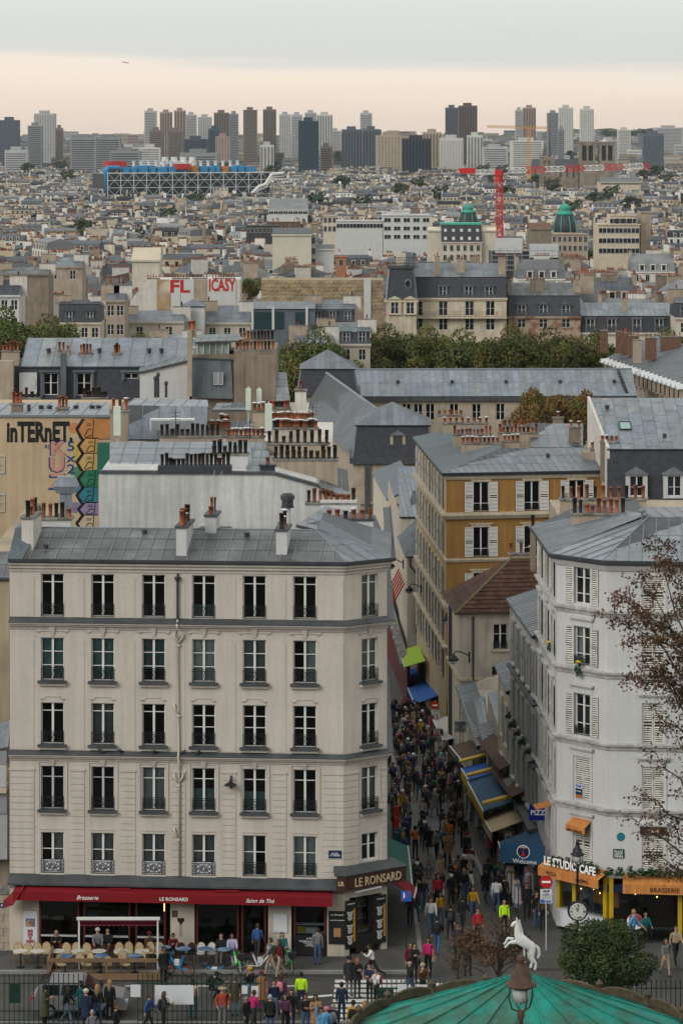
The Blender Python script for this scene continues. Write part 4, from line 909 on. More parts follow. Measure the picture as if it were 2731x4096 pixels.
MB().box(-.13, .13, -.03, 0, 0, .3).build('photo_print', mat('photo', (.12, .06, .04), .6, .5, 6), A, FA.at(FA.su(700), 0, FA.zu(700, 3668)))
b = MB(); b.lathe([(.001, -.01), (.10, 0), (.001, .01)], (-.07, -.01, .1), 10, ax='y'); b.lathe([(.001, -.01), (.10, 0), (.001, .01)], (.07, -.01, .1), 10, ax='y'); b.add([(-.16, -.012, .07), (.16, -.012, .07), (0, -.012, -.13)], [(0, 2, 1)])
for x in (-.06, -.01, .05): b.bar((x, -.01, -.05), (x + .01, -.01, -.7), .006)
b.build('graffiti', 'black letter', A, FA.at(FA.su(724), 0, FA.zu(724, 3688)))
MB().box(FA.su(658) - .02, FA.su(658) + .02, -.04, -.0, 2.05, 2.85).build('light_tube', mat('lit tube', (.8, .6, .2), .5, 0, emit=((1, .72, .2), 2.2)), A, FA.M)
# main awning
aw = awning('red_awning', 'long red café awning reading Brasserie, along the beige corner building', 'awning', FA.pt(FA.su(70), 0, 3.26), FA.pt(FA.su(1335), 0, 3.22), FA.pt(0, -1.05) - FA.pt(0, 0), .16, 'red cloth', .40, tube=None)
for key, u, wd in (('brasserie_it', 366, 1.0), ('ronsard', 708, 1.3), ('salon', 1050, 1.3)): lettering(key, wd, 'white letter', aw, FA.at(FA.su(u) - .0, -1.075, 2.88))
for u0, u1 in ((445, 532), (868, 962)): a, c = FA.su(u0), FA.su(u1); MB().slab([FA.pt(a, -.02, 3.31), FA.pt(a, -.75, 3.18), FA.pt(c, -.75, 3.18), FA.pt(c, -.02, 3.31)], .02).wbuild('canopy_flap', 'red cloth', aw)
a = FA.su(72); MB().slab([FA.pt(a + .4, -.1, 3.4), FA.pt(a - .55, -.6, 2.55), FA.pt(a - .0, -1.2, 2.55), FA.pt(a + .42, -1.1, 3.2)], .03).wbuild('side_panel', 'red cloth', aw)
MB().slab([FA.pt(a - .55, -.6, 2.55), FA.pt(a - .55, -.6, 2.2), FA.pt(a - .0, -1.2, 2.5), FA.pt(a, -1.2, 2.55)], .02).wbuild('side_valance', 'dark red cloth', aw)
# corner shop sign
FG = Face((.2, 136.78), (3.0, 138.75)); zs = 3.62
sgn = thing('shop_sign', 'brown corner fascia reading LE RONSARD with gold letters', 'sign', FG.pt(FG.L / 2, 0, zs))
MB().box(0, FG.L, 0, .08, zs - .34, zs + .34).build('panel', 'brown sign', sgn, FG.M)
FL2 = Face((-.22, 136.86), (.2, 136.78)); MB().box(0, FL2.L, .0, .08, zs - .34, zs + .34).build('panel', 'brown sign', sgn, FL2.M)
lettering('ronsard', 2.6, 'gold letter', sgn, FG.at(FG.L * .53, 0, zs - .02), .40); lettering('lr', .26, 'gold letter', sgn, FL2.at(FL2.L / 2, 0, zs), .2)
MB().slab([FG.pt(-.05, -.06, zs + .38), FG.pt(FG.L + .05, -.06, zs + .38), FC.pt(FC.L + .3, .1, 4.3), FC.pt(-.1, .05, 4.3)], .06).slab([FL2.pt(-.1, -.06, zs + .38), FL2.pt(FL2.L + .02, -.06, zs + .38), FC.pt(-.1, .05, 4.3), FA.pt(FA.L - .5, .05, 4.25)], .06).wbuild('sign_roof', 'lead', sgn)
# corner ground floor: menu boards and pastry window
MB().box(0, .3, 0, .3, .1, 3.4).box(FC.L - .3, FC.L, 0, .3, .1, 3.4).box(0.3, FC.L - .3, 0, .3, 2.75, 3.4).build('pier', 'cream wall', A, FC.M)
MB().box(.05, FC.L - .05, 1.0, 1.1, 0, 3.1).build('interior', 'dark interior', A, FC.M)
for a, c in ((.06, .64), (FC.L - .72, FC.L - .08)):
 o = MB().box(a, c, -.06, -.005, .45, 2.65).build('menu_board', 'chalkboard', A, FC.M); lettering('ronsard_it', .42, 'white letter', o, FC.at((a + c) / 2, -.06, 2.5)); MB().box(c - .16, c - .05, -.066, -.06, .75, 2.25).build('price_strip', 'menu orange', o, FC.M)
 for z in (1.95, 1.35, .85): lettering('menu', .34, 'white letter', o, FC.at((a + c) / 2 - .06, -.06, z), .4)
o = MB().box(.68, .74, -.03, .1, .2, 2.75).box(FC.L - .8, FC.L - .74, -.03, .1, .2, 2.75).box(.74, FC.L - .8, -.03, .1, .2, 1.0, 1).build('shop_window', ['brown sign', 'chalkboard'], A, FC.M)
MB().box(.74, FC.L - .8, .3, .75, 1.0, 1.1).box(.74, FC.L - .8, .5, .8, 1.55, 1.58).box(.74, FC.L - .8, .5, .8, 2.1, 2.13).build('shelf', 'grey frame', o, FC.M)
pas = cached('pas', lambda: MB().lathe([(.01, -.14), (.04, -.08), (.05, 0), (.04, .08), (.01, .14)], n=7).mesh('pastry', mat('pastry', (.48, .27, .07), .7, .2, 8)))
for i in range(16): inst('pastry', pas, o, FC.at(.82 + (i % 8) * .11, .36 + .16 * (i // 8), 1.15 + .05 * (i // 8)) @ RZ(.4) @ Matrix.Rotation(1.3, 4, 'X'))
for i in range(18): inst('bottle', _mc[('bot', i % 4)], o, FC.at(.8 + (i % 9) * .1, .62, (1.58, 2.13)[i // 9]))
MB().box(.74, FC.L - .8, -.02, -.01, 1.0, 2.75).build('pane', 'glass', o, FC.M)
MB().bar(FC.pt(.3, -.5, 3.12), FC.pt(1.7, -.55, 3.2), .05, n=6).wbuild('awning_roller', 'white frame', A)
# ---- helpers for houses
def box_walls(parent, fc, depth, z0, z1, matn, ops=(), ops_l=(), ops_r=(), reveal=.22):
 """front, both sides and back of a rectangular house on face fc"""
 b = wall_mb(0, fc.L, z0, z1, list(ops), reveal)
 b.M = T(fc.L, 0) @ RZ(math.pi / 2); wall_mb(0, depth, z0, z1, list(ops_r), reveal, mb=b)
 b.M = T(0, depth) @ RZ(-math.pi / 2); wall_mb(0, depth, z0, z1, list(ops_l), reveal, mb=b); b.M = None
 b.poly([(fc.L, depth, z0), (0, depth, z0), (0, depth, z1), (fc.L, depth, z1)])
 return b.build('wall', matn, parent, fc.M)
def chim_fc(parent, fc, s, d, z0, z1, lx, ly, pots, along=True, **k):
 p = fc.pt(s, d); return chimney(parent, p.x, p.y, z0, z1, lx, ly, fc.ang + (0 if along else math.pi / 2), pots, **k)
def haus(name, label, fc, z0, zc, rows, cols, ww, matn, mans=3.0, mback=.9, top=1.3, depth=10, roofm='slate', topm='zinc', dorms=(), dst='gable', dm='stone', chims=(), rail=None, frame='white frame', glass='dark glass', cat='building', group=None, sheet_w=1.0, sh=None, tr=(.5,), dw=1.0, dh=1.5):
 t = thing(name, label, cat, fc.pt(fc.L / 2, depth / 2, z0), group); L_ = fc.L
 box_walls(t, fc, depth, z0, zc, matn, [(c - ww / 2, c + ww / 2, z, z + h) for c in cols for z, h in rows])
 for c in cols:
  for z, h in rows: window(t, fc, c, z, ww, h, tr, frame=frame, glass=glass, rail=rail, shutters=sh)
 MB().box(-.15, L_ + .15, -.35, .05, zc - .3, zc).box(-.1, L_ + .1, -.2, .0, zc - .5, zc - .3).build('cornice', matn, t, fc.M)
 zm = zc + mans
 if mans:
  MB().frustum([(0, 0, zc), (L_, 0, zc), (L_, depth, zc), (0, depth, zc)], [(.05, mback, zm), (L_ - .05, mback, zm), (L_ - .05, depth - mback, zm), (.05, depth - mback, zm)]).build('mansard', roofm, t, fc.M)
 e0, e1 = fc.pt(0, mback - .12, zm), fc.pt(L_, mback - .12, zm); r0, r1 = fc.pt(0, depth / 2, zm + top), fc.pt(L_, depth / 2, zm + top)
 zinc(t, [e0, e1, r1, r0], sheet_w, max(1.8, depth / 4), topm); zinc(t, [fc.pt(L_, depth - mback + .1, zm), fc.pt(0, depth - mback + .1, zm), r0, r1], sheet_w * 2, depth, topm)
 for s in dorms: dormer(t, fc, s, zc + .35, dw, dh, 1.6, .05, dst, dm, topm, frame, glass, tr)
 for s, d, lx, ly, hh, pots, along, cm in chims: chim_fc(t, fc, s, d, zm - .3, zm + top + hh, lx, ly, pots, along, matn=cm)
 return t
# ---- pale blank gable behind the corner building
D = 164.0
g = [(398, 2230), (398, 1894), (1094, 1899), (1273, 1948), (1292, 1976), (1292, 2230)]
B = thing('gable_building', 'building with broad pale grey blank wall behind the beige corner building', 'building', Vector((-6, 166, -2)))
pts = [P(u, v, D) for u, v in g]; pts[0].z = pts[-1].z = -2
MB().frustum(pts, [p + Vector((0, 12, 0)) for p in pts]).wbuild('wall', mat('gable render', (.50, .50, .49), .92, .09, .35, streak=.22, fine=.06, alt=(.43, .43, .425)), B)
cp = [P(u, v, D) + Vector((0, -.1, 0)) for u, v in g[1:5]]
for a, b_ in zip(cp[:-1], cp[1:]): MB().frustum([a, b_, b_ + Vector((0, .5, 0)), a + Vector((0, .5, 0))], [q + Vector((0, 0, .16)) for q in (a, b_, b_ + Vector((0, .5, 0)), a + Vector((0, .5, 0)))]).wbuild('coping', 'lead', B)
zt = lambda u, v, d: ZV(v, d)
MB().box(XU(632, D), XU(927, D), D - .15, D + .6, zt(0, 1896, D) + .1, zt(0, 1862, D)).wbuild('flue_upstand', 'gutter', B)
def potrow(par, u0, u1, v, d, n, kinds, h=.4, ly=.5, matn='chimney plaster', base=1.0, rows=1, capm='cap', lx=None):
 """chimney stack whose top edge runs from photo column u0 to u1 at height v"""
 z = ZV(v, d); x0, x1 = XU(u0, d), XU(u1, d); return chimney(par, (x0 + x1) / 2, d, z - base, z, x1 - x0, ly, 0, (kinds, n), matn=matn, rows=rows, capm=capm)
potrow(B, 640, 922, 1862, 164.3, 17, 'tb tb tb sb', base=.3, matn='gutter', capm='gutter')
potrow(B, 848, 993, 1812, 168, 14, 'tb tb tb sb', base=2.0, rows=2, ly=.7, matn='white plaster'); potrow(B, 1040, 1100, 1857, 165, 1, 's', base=1, matn='gutter', capm='gutter')
potrow(B, 1092, 1350, 1832, 168.5, 22, 'tb tb tb sb', base=3.2, rows=2, ly=.8, matn='tan plaster'); potrow(B, 1068, 1315, 1770, 174, 18, 'tb tb sb', base=2.4, rows=2, ly=.6, matn='tan plaster')
zinc(B, [P(440, 1872, 168), P(1005, 1872, 168), P(1005, 1768, 174), P(440, 1768, 174)], .95, 1.6, 'pale zinc')
zinc(B, [P(985, 1895, 165), P(1096, 1895, 165), P(1068, 1770, 176), P(992, 1770, 176)], .5, 2.5, 'zinc'); zinc(B, [P(1094, 1892, 164.3), P(1273, 1944, 164.3), P(1285, 1905, 174), P(1085, 1845, 174)], .5, 3, 'blue zinc')
zinc(B, [P(1273, 1946, 164.4), P(1400, 1995, 164.4), P(1390, 1880, 178), P(1240, 1840, 178)], .5, 3, 'blue zinc'); MB().frustum([P(1292, 1980, 164.6), P(1400, 1998, 164.6), P(1440, 1998, 180), P(1292, 1980, 180)], [P(1292, 1980, 164.6) * 1 + Vector((0, 0, -12)), P(1400, 1998, 164.6) + Vector((0, 0, -12)), P(1440, 1998, 180) + Vector((0, 0, -12)), P(1292, 1980, 180) + Vector((0, 0, -12))]).wbuild('rear_wall', 'cream wall', B)
# row of stacks with white cowls and the pale zinc penthouse further back in the same block
B2 = thing('penthouse_building', 'rooftop with pale zinc penthouse, strip window and rows of capped chimney pots', 'building', Vector((-6, 184, -3)))
MB().box(XU(440, 184), XU(1330, 186), 184, 196, -4, ZV(1765, 184)).wbuild('wall', 'chimney plaster', B2)
zinc(B2, [P(505, 1758, 182), P(825, 1758, 182), P(832, 1628, 184), P(510, 1620, 184)], .95, 2, 'pale zinc'); zinc(B2, [P(508, 1622, 184), P(835, 1630, 184), P(830, 1600, 192), P(540, 1595, 192)], .9, 3, 'pale zinc')
o = MB().box(XU(602, 181.9), XU(780, 181.9), 181.5, 182, ZV(1718, 182), ZV(1672, 182)).wbuild('strip_window', 'white frame', B2)
for i in range(3): MB().box(XU(606 + i * 59, 181.4), XU(660 + i * 59, 181.4), 181.42, 181.49, ZV(1714, 182), ZV(1678, 182)).wbuild('pane', mat('sky glass', (.26, .27, .29), .15, .1, 2, spec=.6), o)
potrow(B2, 445, 515, 1640, 181, 3, 'tc t', base=5, matn='tan plaster', ly=.9)
for u0, u1, v, d, n, k, m_ in ((820, 925, 1712, 186, 7, 'sc sc s', 'tan plaster'), (905, 1058, 1742, 183, 9, 's sc sc', 'tan plaster'), (640, 880, 1742, 180, 12, 'tb tb sb tbc', 'tan plaster'), (1090, 1272, 1709, 184, 15, 'sbc sc sc', 'cream wall'), (1080, 1255, 1678, 188, 13, 'sc sc s', 'tan plaster'), (1010, 1062, 1640, 190, 3, 'sc tc', 'tan plaster'), (1060, 1160, 1628, 196, 8, 's sb', 'brown plaster'), (880, 920, 1688, 189, 3, 'sc s', 'tan plaster')): potrow(B2, u0, u1, v, d, n, k, base=1.8, matn=m_)
zinc(B2, [P(880, 1762, 186), P(1240, 1762, 186), P(1230, 1690, 194), P(880, 1680, 194)], .6, 2, 'zinc'); zinc(B2, [P(850, 1640, 196), P(985, 1640, 196), P(975, 1608, 200), P(870, 1618, 200)], .6, 2, 'blue zinc')
def panel_antenna(u0, u1, v0, v1, d, lab):
 z0, z1 = ZV(v1, d), ZV(v0, d); x = XU((u0 + u1) / 2, d); w_ = (u1 - u0) * d / F; t = thing('panel_antenna', lab, 'antenna', Vector((x, d, z0 - 1)), 'panel antennas on the rooftops')
 MB().frustum([(-w_ / 2, -.1, 0), (w_ / 2, -.1, 0), (w_ / 2 * .8, .14, 0), (-w_ / 2 * .8, .14, 0)], [(-w_ / 2, -.1, z1 - z0), (w_ / 2, -.1, z1 - z0), (w_ / 2 * .8, .14, z1 - z0), (-w_ / 2 * .8, .14, z1 - z0)]).build('radome', mat('radome', (.52, .58, .50), .6, .05, 2), t, T(x, d, z0))
 MB().bar((x, d + .25, z0 - 1.4), (x, d + .25, z1 + .1), .06).bar((x, d + .25, z0 + .3), (x, d + .1, z0 + .3), .04).wbuild('mast', 'grey frame', t)
for a in ((455, 484, 1625, 1742, 179.5, 'pale green panel antenna on the stack beside the zinc penthouse'), (983, 1004, 1553, 1640, 191, 'pale green panel antenna, slimmest one of the pair above the cowled pots'), (1026, 1047, 1555, 1628, 191.5, 'pale green panel antenna, short one beside the brown wall'), (1060, 1088, 1614, 1724, 182, 'wide pale green panel antenna before the cowled chimney pots')): panel_antenna(*a)
for u, v0, v1, d in ((703, 1640, 1742, 180.5), (1115, 1990, 2080, 163), (1250, 1620, 1710, 183), (1000, 1680, 1760, 181)):
 if v0 > 1900: continue
 x = XU(u, d); m_ = MB().bar((x, d, ZV(v1, d)), (x, d, ZV(v0, d)), .03)
 for q in range(3): m_.bar((x - .3, d, ZV(v0 + 12 + q * 14, d)), (x + .3, d, ZV(v0 + 10 + q * 14, d)), .018)
 tag(m_.wbuild('roof_antenna', 'iron', None, origin=(x, d, ZV(v1, d))), 'thin dark aerial among the capped chimney pots', 'antenna', 'aerials among the pots')
# white low roofs, stacks and vents just behind the corner building
N = thing('rear_house', 'low house with grey zinc roofs and white stacks directly behind the beige corner building', 'building', Vector((-5, 152, 0)))
MB().box(-14.8, 1.9, 149.5, 160, 0, 15.2).wbuild('wall', 'white plaster', N)
zinc(N, [P(1185, 2100, 146), P(1555, 2190, 146), P(1500, 2060, 154), P(1300, 2035, 154)], .5, 2.5, 'zinc')
potrow(N, 1225, 1425, 2008, 157, 9, 's t tb t', base=3.0, matn='white plaster', ly=.7); potrow(N, 1305, 1492, 2072, 148, 6, 'v sb s sc', base=2.0, matn='white plaster', ly=.6, capm='lead')
potrow(N, 165, 288, 2068, 146.5, 5, 's tb t', base=2.2, matn='white plaster', ly=.9)
MB().box(XU(1280, 156), XU(1428, 156), 156.6, 157.3, ZV(2110, 156), ZV(2008, 156)).wbuild('rear_stack', 'white plaster', N)
x, d = XU(1150, 155), 155; z = ZV(2030, d)
MB().lathe([(.36, 0), (.36, .05), (.30, .05), (.30, .42), (.38, .42), (.36, .62), (.22, .74)], (x, d, z), 8).lathe([(.16, -1.9), (.16, 0)], (x, d, z), 8, 1).wbuild('exhaust_cowl', ['gutter', 'white plaster'], N)
x, d = XU(265, 158), 158; z0, z1 = ZV(1990, d), ZV(1905, d)
MB().frustum([(x - .45, d - .4, z0 + .25), (x + .45, d - .4, z0 + .25), (x + .45, d + .4, z0 + .25), (x - .45, d + .4, z0 + .25)], [(x - .65, d - .55, z0 + .62), (x + .65, d - .55, z0 + .62), (x + .65, d + .55, z0 + .62), (x - .65, d + .55, z0 + .62)]).frustum([(x - .65, d - .55, z0 + .63), (x + .65, d - .55, z0 + .63), (x + .65, d + .55, z0 + .63), (x - .65, d + .55, z0 + .63)], [(x - .42, d - .35, z1), (x + .42, d - .35, z1), (x + .42, d + .35, z1), (x - .42, d + .35, z1)]).box(x - .3, x + .3, d - .3, d + .3, z0 - 2.4, z0 + .24).wbuild('exhaust_hood', 'pale zinc', N)
x, d = XU(140, 147), 147; MB().tube([(x + .25, d, ZV(2110, d)), (x + .25, d, ZV(2055, d)), (x + .15, d, ZV(2030, d)), (x - .25, d - .1, ZV(2030, d))], [.2, .2, .22, .27], 10, cap=False).wbuild('exhaust_elbow', mat('old duct', (.16, .15, .12), .7, .3, 4), N)
# ---- tan wall with painted letters and mural
D = 187.0; zT = ZV(1668, D)
C = thing('painted_building', 'tan building with big blank wall painted with black letters and a coloured mural', 'building', Vector((-22, 187, -5)))
MB().box(XU(-120, D), XU(442, D), D, D + 12, -5, zT).wbuild('wall', mat('tan render', (.44, .34, .225), .92, .08, .5, streak=.14, fine=.05), C)
FT = Face((XU(-120, D), D), (XU(442, D), D)); MB().box(-.1, FT.L + .1, -.12, .3, zT, zT + .14).build('coping', 'zinc seam', C, FT.M)
zinc(C, [P(-120, 1662, 187.3), P(440, 1658, 187.3), P(440, 1612, 196), P(-120, 1612, 196)], .9, 4, 'pale zinc')
lettering('internet', 4.1, mat('spray black', (.03, .028, .025), .9, .5, 2.5).name if mat('spray black', (0, 0, 0)) and False else 'black letter', C, FT.at(FT.su(160), 0, FT.zu(160, 1728)), 1.32, 'painted_letters')
mat('pink paint', (.46, .22, .18), .85, .15, 2); mat('blue paint', (.02, .06, .16), .85, .2, 2)
lettering('kuz', 1.05, 'pink paint', C, FT.at(FT.su(232), -.012, FT.zu(232, 1858)), 2.9, 'painted_letters'); lettering('kuz', 1.22, 'blue paint', C, FT.at(FT.su(230), .0, FT.zu(230, 1860)), 3.1, 'painted_letters'); lettering('sxs', .6, 'blue paint', C, FT.at(FT.su(285), 0, FT.zu(285, 1830)), 2.0, 'painted_letters'); lettering('tag', .35, 'blue paint', C, FT.at(FT.su(190), 0, FT.zu(190, 1786)), None, 'painted_letters')
for k, (v0, v1, c) in enumerate(((1675, 1755, (.42, .19, .07)), (1750, 1815, (.46, .27, .09)), (1812, 1882, (.46, .31, .12)), (1880, 1950, (.02, .16, .085)), (1948, 2012, (.03, .16, .22)), (2008, 2062, (.22, .18, .30)), (2058, 2125, (.44, .37, .26)))):
 m_ = mat('mural%d' % k, c, .85, .15, 2); z1, z0 = FT.zu(350, v0), FT.zu(350, v1); s0, s1 = FT.su(335 + (k % 2) * 6), FT.su(394 if k else 440); h = z1 - z0; jag = .22
 MB().add([(s0, -.008, z0), (s1, -.008, z0), (s1, -.008, z1), (s0 + .1, -.008, z1), (s0 - jag * 1.4, -.008, z0 + h * .45)], [(0, 1, 2, 3, 4)]).add([(s0 - .22, -.004, z0 - .05), (s1, -.004, z0 - .05), (s1, -.004, z1 + .05), (s0 - .1, -.004, z1), (s0 - jag * 2.4, -.004, z0 + h * .5)], [(0, 1, 2, 3, 4)], 1).build('mural_block', [m_, 'black letter'], C, FT.M)
 b = MB()
 for x_, z_ in ((.28, .72), (.42, .72)): b.tube([(s0 + x_ + .07 * math.cos(t), -.012, z0 + h * z_ + .07 * math.sin(t)) for t in [q * math.pi / 4 for q in range(9)]], .016, 3)
 for a0, a1 in (((.05, .1), (.3, .5)), ((.3, .5), (.6, .45)), ((.6, .45), (.55, .05)), ((.1, .05), (.5, .2)), ((.62, .95), (.62, .5))): b.bar((s0 + a0[0], -.012, z0 + h * a0[1]), (s0 + a1[0], -.012, z0 + h * a1[1]), .028)
 b.build('mural_lines', 'black letter', C, FT.M)
for k, (u, v, c) in enumerate(((298, 1712, (.45, .2, .08)), (312, 1790, (.47, .33, .07)), (318, 1830, (.42, .36, .08)), (306, 1890, (.07, .2, .12)), (308, 1950, (.08, .16, .24)), (302, 2030, (.2, .17, .27)))):
 MB().lathe([(.001, -.003), (.36, 0), (.001, .003)], FT.pt(FT.su(u), -.0, FT.zu(u, v)), 12, ax='y').wbuild('mural_patch', mat('spray%d' % k, c, .9, .2, 3), C)
MB().box(XU(392, 186.6), XU(443, 186.6), 186.2, 186.9, ZV(1900, 186.6), ZV(1772, 186.6)).wbuild('netting', 'green cloth', C)
for u0, v0, v1, n, k in ((48, 1612, 1650, 4, 't t s'), (230, 1628, 1655, 3, 't t')): potrow(C, u0, u0 + 45, v0, 190, n, k, base=2.4, matn='brown plaster')
for i, u in enumerate((166, 200, 305, 370, 395)): vent(C, P(u, 1640, 191.5), 1.3)
for u, v in ((-2, 1893), (-2, 2047)): inst('window', frame_mesh(.9, 1.1, (.5,), 'grey frame'), C, FT.at(FT.su(-8), -.2, FT.zu(0, v)))
MB().bar((XU(117, 190), 190, ZV(1660, 190)), (XU(117, 190), 190, ZV(1618, 190)), .12, n=8).wbuild('flue_pipe', 'gutter', C)
# low tan house left of the corner building
Wn = thing('tan_annex', 'tan rendered house beside the beige corner building, with glazed lean-to and white garage door', 'building', Vector((-18, 148, 0)))
FN = Face((XU(-140, 150), 150), (XU(38, 150), 150)); MB().box(0, FN.L, 0, 30, 0, FN.zu(10, 2325)).build('wall', mat('stained tan', (.36, .29, .20), .92, .1, .4, streak=.2, alt=(.28, .235, .18)), Wn, FN.M)
zinc(Wn, [FN.pt(0, -.2, FN.zu(10, 2310)), FN.pt(FN.L + .3, -.2, FN.zu(10, 2310)), FN.pt(FN.L + .3, 3, FN.zu(10, 2240)), FN.pt(0, 3, FN.zu(10, 2240))], .7, 2, 'old zinc')
window(Wn, FN, FN.su(14), FN.zu(10, 2925), .8, .9, (.33, .66), glass='dark glass'); MB().slab([FN.pt(FN.L - .8, -.1, FN.zu(0, 2900)), FN.pt(FN.L + .1, -.1, FN.zu(0, 2880)), FN.pt(FN.L + .1, -1.2, FN.zu(0, 2970)), FN.pt(FN.L - 1.0, -1.2, FN.zu(0, 2985))], .05).wbuild('glazed_roof', 'pale zinc', Wn)
MB().box(FN.su(8), FN.L, -1.1, -.05, FN.zu(0, 3040), FN.zu(0, 2985)).build('lean_to', 'sky glass', Wn, FN.M); MB().box(0, FN.L, -1.3, -1.25, FN.zu(0, 3125), FN.zu(0, 3040)).build('balustrade', 'grey frame', Wn, FN.M); MB().box(0, FN.L, -1.3, 0, FN.zu(0, 3150), FN.zu(0, 3127)).build('balcony_slab', 'cream stone', Wn, FN.M)
MB().box(0, FN.L, -1.0, -.03, FN.zu(0, 3235), FN.zu(0, 3152)).build('glazing', 'sky glass', Wn, FN.M); MB().box(0, FN.L, -.9, -.03, FN.zu(0, 3420), FN.zu(0, 3237)).build('garage_door', 'grey shutter', Wn, FN.M)
LW = thing('street_wall', 'low tan stone wall with number 9 plate beside the red awning', 'wall', Vector((-17, 139, 0))); FLW = Face((XU(-100, 139), 139), (XU(44, 138.8), 138.8)); zt_ = FLW.zu(20, 3575)
MB().box(0, FLW.L, 0, .5, 0, zt_).build('wall', 'stone', LW, FLW.M); MB().box(-.1, FLW.L + .05, -.12, .6, zt_, zt_ + .25).build('coping', 'cap', LW, FLW.M)
cached('lwblk', lambda: MB().box(0, .66, -.03, 0, 0, .30).mesh('stone_block', 'stone'))
for i in range(8):
 for j in range(3): inst('stone_block', _mc['lwblk'], LW, FLW.at(FLW.L - .7 - j * .68 + (i % 2) * .3 - .3, 0, .1 + i * .32))
o = MB().box(-.1, .1, -.06, -.03, 0, .22).build('number_plate', 'enamel blue', LW, FLW.at(FLW.su(10), 0, FLW.zu(10, 3630))); lettering('nine', .08, 'white letter', o, FLW.at(FLW.su(10), -.06, FLW.zu(10, 3630) + .11))
# ---- slate-fronted row behind the painted wall
D = 236.0; FD = Face((XU(-60, D), D), (XU(760, D), D)); zz = lambda v, d=236.0: ZV(v, d)
R1 = thing('slate_front_house', 'long attic storey clad in dark slate with white windows behind the painted tan wall', 'building', FD.pt(FD.L / 2, 4, -9))
opsD = [(FD.su(u) - w_ / 2, FD.su(u) + w_ / 2, z0, z1) for u, w_, z0, z1 in ((204, 1.15, zz(1580), zz(1492)), (337, 1.15, zz(1582), zz(1492)), (526, 1.1, zz(1515), zz(1492)))]
wall_mb(0, FD.L, zz(1600), zz(1466), opsD).build('wall', 'slate', R1, FD.M); MB().box(0, FD.L, .3, 10, -9, zz(1600)).build('lower_wall', 'cream wall', R1, FD.M); MB().box(0, FD.L, 1.0, 10, zz(1600), zz(1470)).build('interior', 'room', R1, FD.M)
for (a, b_, z0, z1) in opsD: window(R1, FD, (a + b_) / 2, z0, b_ - a, z1 - z0, (.55,) if z1 - z0 > 1 else (), frame='white frame'); MB().box(a - .2, a - .02, -.25, .05, z0 - .1, z1 + .2).box(b_ + .02, b_ + .2, -.25, .05, z0 - .1, z1 + .2).box(a - .3, b_ + .3, -.35, .05, z1 + .08, z1 + .22).build('window_trim', 'blue zinc', R1, FD.M)
zinc(R1, [FD.pt(FD.su(85), -.15, zz(1466)), FD.pt(FD.L, -.15, zz(1466)), FD.pt(FD.L, 5, zz(1466) + 1.9), FD.pt(FD.su(85), 5, zz(1466) + 1.9)], 1.25, 6, 'pale zinc')
MB().box(FD.su(80), FD.su(150), -.3, -.02, zz(1575), zz(1490)).build('quilted_panel', 'white plaster', R1, FD.M)
qp = MB();
for i in range(5):
 for s_ in (-1, 1): a_ = FD.su(82 + i * 14); qp.bar((a_, -.31, zz(1490 if s_ > 0 else 1575)), (min(a_ + .9, FD.su(149)), -.31, zz(1530 if s_ > 0 else 1533)), .015)
qp.build('quilt_line', 'grey shutter', R1, FD.M)
MB().box(FD.su(246), FD.su(268), -.6, .1, zz(1600), zz(1408)).build('flue_duct', 'blue zinc', R1, FD.M); MB().box(0, FD.su(60), -1.2, -.2, zz(1600), zz(1440)).build('end_stack', 'tan plaster', R1, FD.M)
for u0, u1, v, n, k in ((8, 80, 1402, 5, 't t s'), (232, 280, 1400, 3, 't s'), (318, 370, 1410, 4, 't'), (452, 485, 1410, 3, 't tb'), (170, 175, 1600, 1, 's')): potrow(R1, u0, u1, v, 238, n, k, base=1.2, matn='tan plaster')
for u0, u1, v, n in ((55, 160, 1590, 5), (330, 430, 1588, 8)): potrow(R1, u0, u1, v, 222, n, 'tb sb', base=2.0, matn='brown plaster')
for i, u in enumerate((185, 390, 590, 640)): vent(R1, FD.pt(FD.su(u), 2.2, zz(1466) + .95), 1.4)
R2 = thing('white_gable_house', 'house with sloping white rendered gable next to the slate-clad attic', 'building', Vector((XU(660, 230), 232, -9)))
g = [P(u, v, 230) for u, v in ((560, 1600), (560, 1492), (758, 1445), (758, 1580))]; g[0].z = g[3].z = -9
MB().frustum(g, [p + Vector((0, 8, 0)) for p in g]).wbuild('wall', 'white plaster', R2); zinc(R2, [P(556, 1488, 229.8), P(762, 1438, 229.8), P(772, 1415, 238), P(560, 1465, 238)], .6, 5, 'blue zinc')
for u, v0 in ((622, 1505), (633, 1490), (665, 1525)): MB().lathe([(.10, 0), (.1, (1590 - v0) * .019 - .3), (.17, (1590 - v0) * .019 - .2), (.1, (1590 - v0) * .019)], P(u, 1590, 227), 8).wbuild('flue_pipe', 'gutter', R2)
R3 = thing('zinc_studio', 'blue-grey zinc clad roof studio with a small greenhouse on top', 'building', Vector((XU(850, 228), 230, -9)))
MB().box(XU(768, 228), XU(940, 228), 228.1, 236, -9, ZV(1420, 228)).wbuild('wall', 'brown plaster', R3)
zinc(R3, [P(768, 1592, 227.6), P(932, 1596, 227.6), P(925, 1440, 228), P(768, 1432, 228)], .5, 1.4, 'blue zinc'); zinc(R3, [P(768, 1430, 227.9), P(940, 1438, 227.9), P(905, 1415, 232), P(775, 1412, 232)], .6, 3, 'zinc')
MB().box(XU(788, 229), XU(916, 229), 229, 234, ZV(1416, 229), ZV(1365, 229)).wbuild('greenhouse', mat('green pane', (.25, .30, .27), .3, .3, .6), R3); zinc(R3, [P(780, 1368, 228.6), P(968, 1362, 228.6), P(960, 1335, 236), P(782, 1340, 236)], .7, 4, 'blue zinc')
